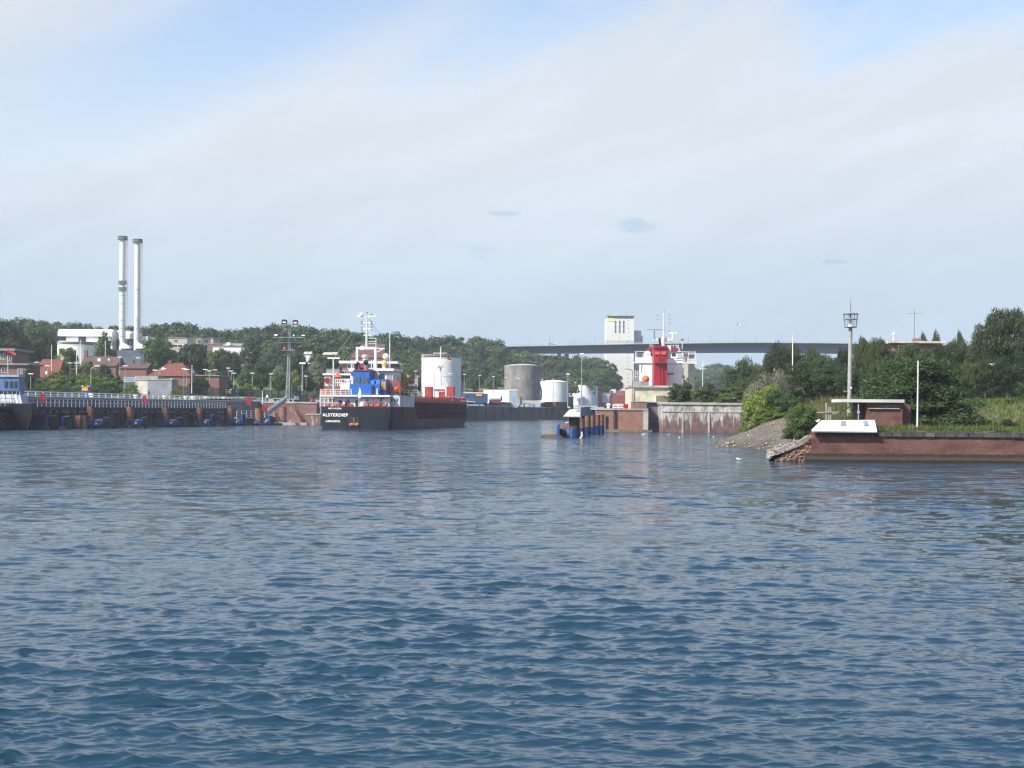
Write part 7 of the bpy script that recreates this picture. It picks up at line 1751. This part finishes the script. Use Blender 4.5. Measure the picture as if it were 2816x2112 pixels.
p = P(1876, 997, Y2 + 1.2); person((p.x, Y2 + 1.2, PZ(1876, 996, Y2)), 3.4, 1.75, red, dark, 'person in red on the white ship bridge wing', .12)
p = P(1887, 997, Y2 + 1.4); person((p.x, Y2 + 1.4, PZ(1887, 996, Y2)), 2.9, 1.8, navy, dark, 'person in dark clothes leaning on the bridge wing rail', .15)
p = P(735, 1100, 338); person((p.x, 338, 5.45), 3.0, 1.75, mat('shirt_pale', (.6, .6, .58), .8), navy, 'person in a pale shirt walking on the quay by the gangway')
feather = mat('gull_white', (.82, .82, .80), .7, var=.06); wing_g = mat('gull_grey', (.36, .38, .42), .7, var=.1); beak = mat('gull_beak', (.7, .4, .05), .5)
def gull(loc, rz, label, flying=False, s=.42):
    T = thing('gull', label, 'bird', loc, rz, group='gulls')
    mb = MB(True)     # body swept along its length: tail, rump, breast, neck, head
    prof = [(-.55, .02, .10), (-.38, .09, .11), (-.1, .17, .12), (.18, .16, .15), (.32, .10, .24), (.40, .085, .30), (.48, .07, .31), (.54, .02, .30)]
    n = 8
    for y, r_, z in prof:
        for i in range(n): t_ = 2 * math.pi * i / n; mb.v.append((r_ * .9 * math.cos(t_) * s, y * s, (z + r_ * math.sin(t_)) * s))
    for k in range(len(prof) - 1):
        for i in range(n): mb.f.append((k * n + i, k * n + (i + 1) % n, (k + 1) * n + (i + 1) % n, (k + 1) * n + i))
    mb.f += [tuple(range(n)), tuple(range(len(prof) * n - 1, len(prof) * n - n - 1, -1))]
    mb.build('body', feather, T, True)
    MB(True).cyl((0, .52 * s, .30 * s), (0, .64 * s, .28 * s), .02 * s, .008 * s, n=5).build('beak', beak, T)
    for sx in (-1, 1):
        if flying: w = [(sx * .1 * s, .2 * s, .2 * s), (sx * .55 * s, .26 * s, .42 * s), (sx * 1.25 * s, .05 * s, .30 * s), (sx * .6 * s, .0, .40 * s), (sx * .1 * s, -.15 * s, .2 * s)]
        else: w = [(sx * .13 * s, .25 * s, .2 * s), (sx * .17 * s, .0, .25 * s), (sx * .1 * s, -.6 * s, .2 * s), (sx * .15 * s, -.1 * s, .08 * s)]
        MB(True).prism(w, (0, 0, .03 * s)).build('wing', wing_g, T)
def wp(px, py): q = Wt(px, py); return (q.x, q.y, .0)
for i, (px, py, lab) in enumerate(((2032, 1265, 'white gull swimming in front of the mole tip'), (1951, 1200, 'gull afloat off the peeling lock wall'), (1963, 1204, 'second gull afloat close to the lock wall'), (1769, 1196, 'gull on the water below the brick pier'), (1838, 1197, 'gull swimming under the gate recess'), (1868, 1206, 'gull swimming out from the gate recess'))):
    gull(wp(px, py), 1.2 + i, lab, s=.42 if py > 1230 else .6)
for px, py, Y, lab in ((1602, 1140, 206, 'gull perched on the dolphin beside the white hood'), (1615, 1139, 212, 'gull perched second on the dolphin piles'), (1630, 1138, 221, 'gull perched on a rear pile of the dolphin'), (1559, 1164, 196, 'gull perched on the rusty bracket of the dolphin'), (631, 1119, QY(634, .6), 'gull perched on the rusty pile under the railing end'), (2249, 1160, 104.9, 'gull standing left of the white housing'), (2122, 1163, 148, 'gull standing on the gravel slope'), (2053, 1192, 155, 'gull low on the gravel slope by the water')):
    c = P(px, py, Y); gull((c.x, Y, mole(c.x, Y) if 2100 < px < 2140 or px == 2053 else c.z), px * .7, lab, s=.5)
for px, py, Y, lab, rz in ((2033, 895, 170, 'gull flying against the sky right of the mast', .6), (2728, 1005, 120, 'gull gliding before the dark trees at the right', 1.9), (2018, 1097, 190, 'gull flying past the lock wall shrubs', 2.2)):
    gull(tuple(P(px, py, Y)), rz, lab, True, .42)

# ================================================================== air
hz = MB(); hz.box(-900, 1500, -12, 1720, -4.0, 82); ho = hz.build('haze', mat('haze_dummy', (1, 1, 1)))
hm = bpy.data.materials.new('haze_air'); hm.use_nodes = True; N = hm.node_tree.nodes; N.clear()
o_ = N.new('ShaderNodeOutputMaterial'); pv = N.new('ShaderNodeVolumePrincipled'); pv.inputs['Color'].default_value = (.78, .88, 1.0, 1); pv.inputs['Density'].default_value = HAZE = 0.00015
pv.inputs['Anisotropy'].default_value = 0.0
hm.node_tree.links.new(pv.outputs[0], o_.inputs['Volume'])
ho.data.materials.clear(); ho.data.materials.append(hm); ho['kind'] = 'stuff'; ho['label'] = 'thin summer haze over the harbour'
SC.cycles.volume_step_rate = 10.0; SC.cycles.volume_max_steps = 64
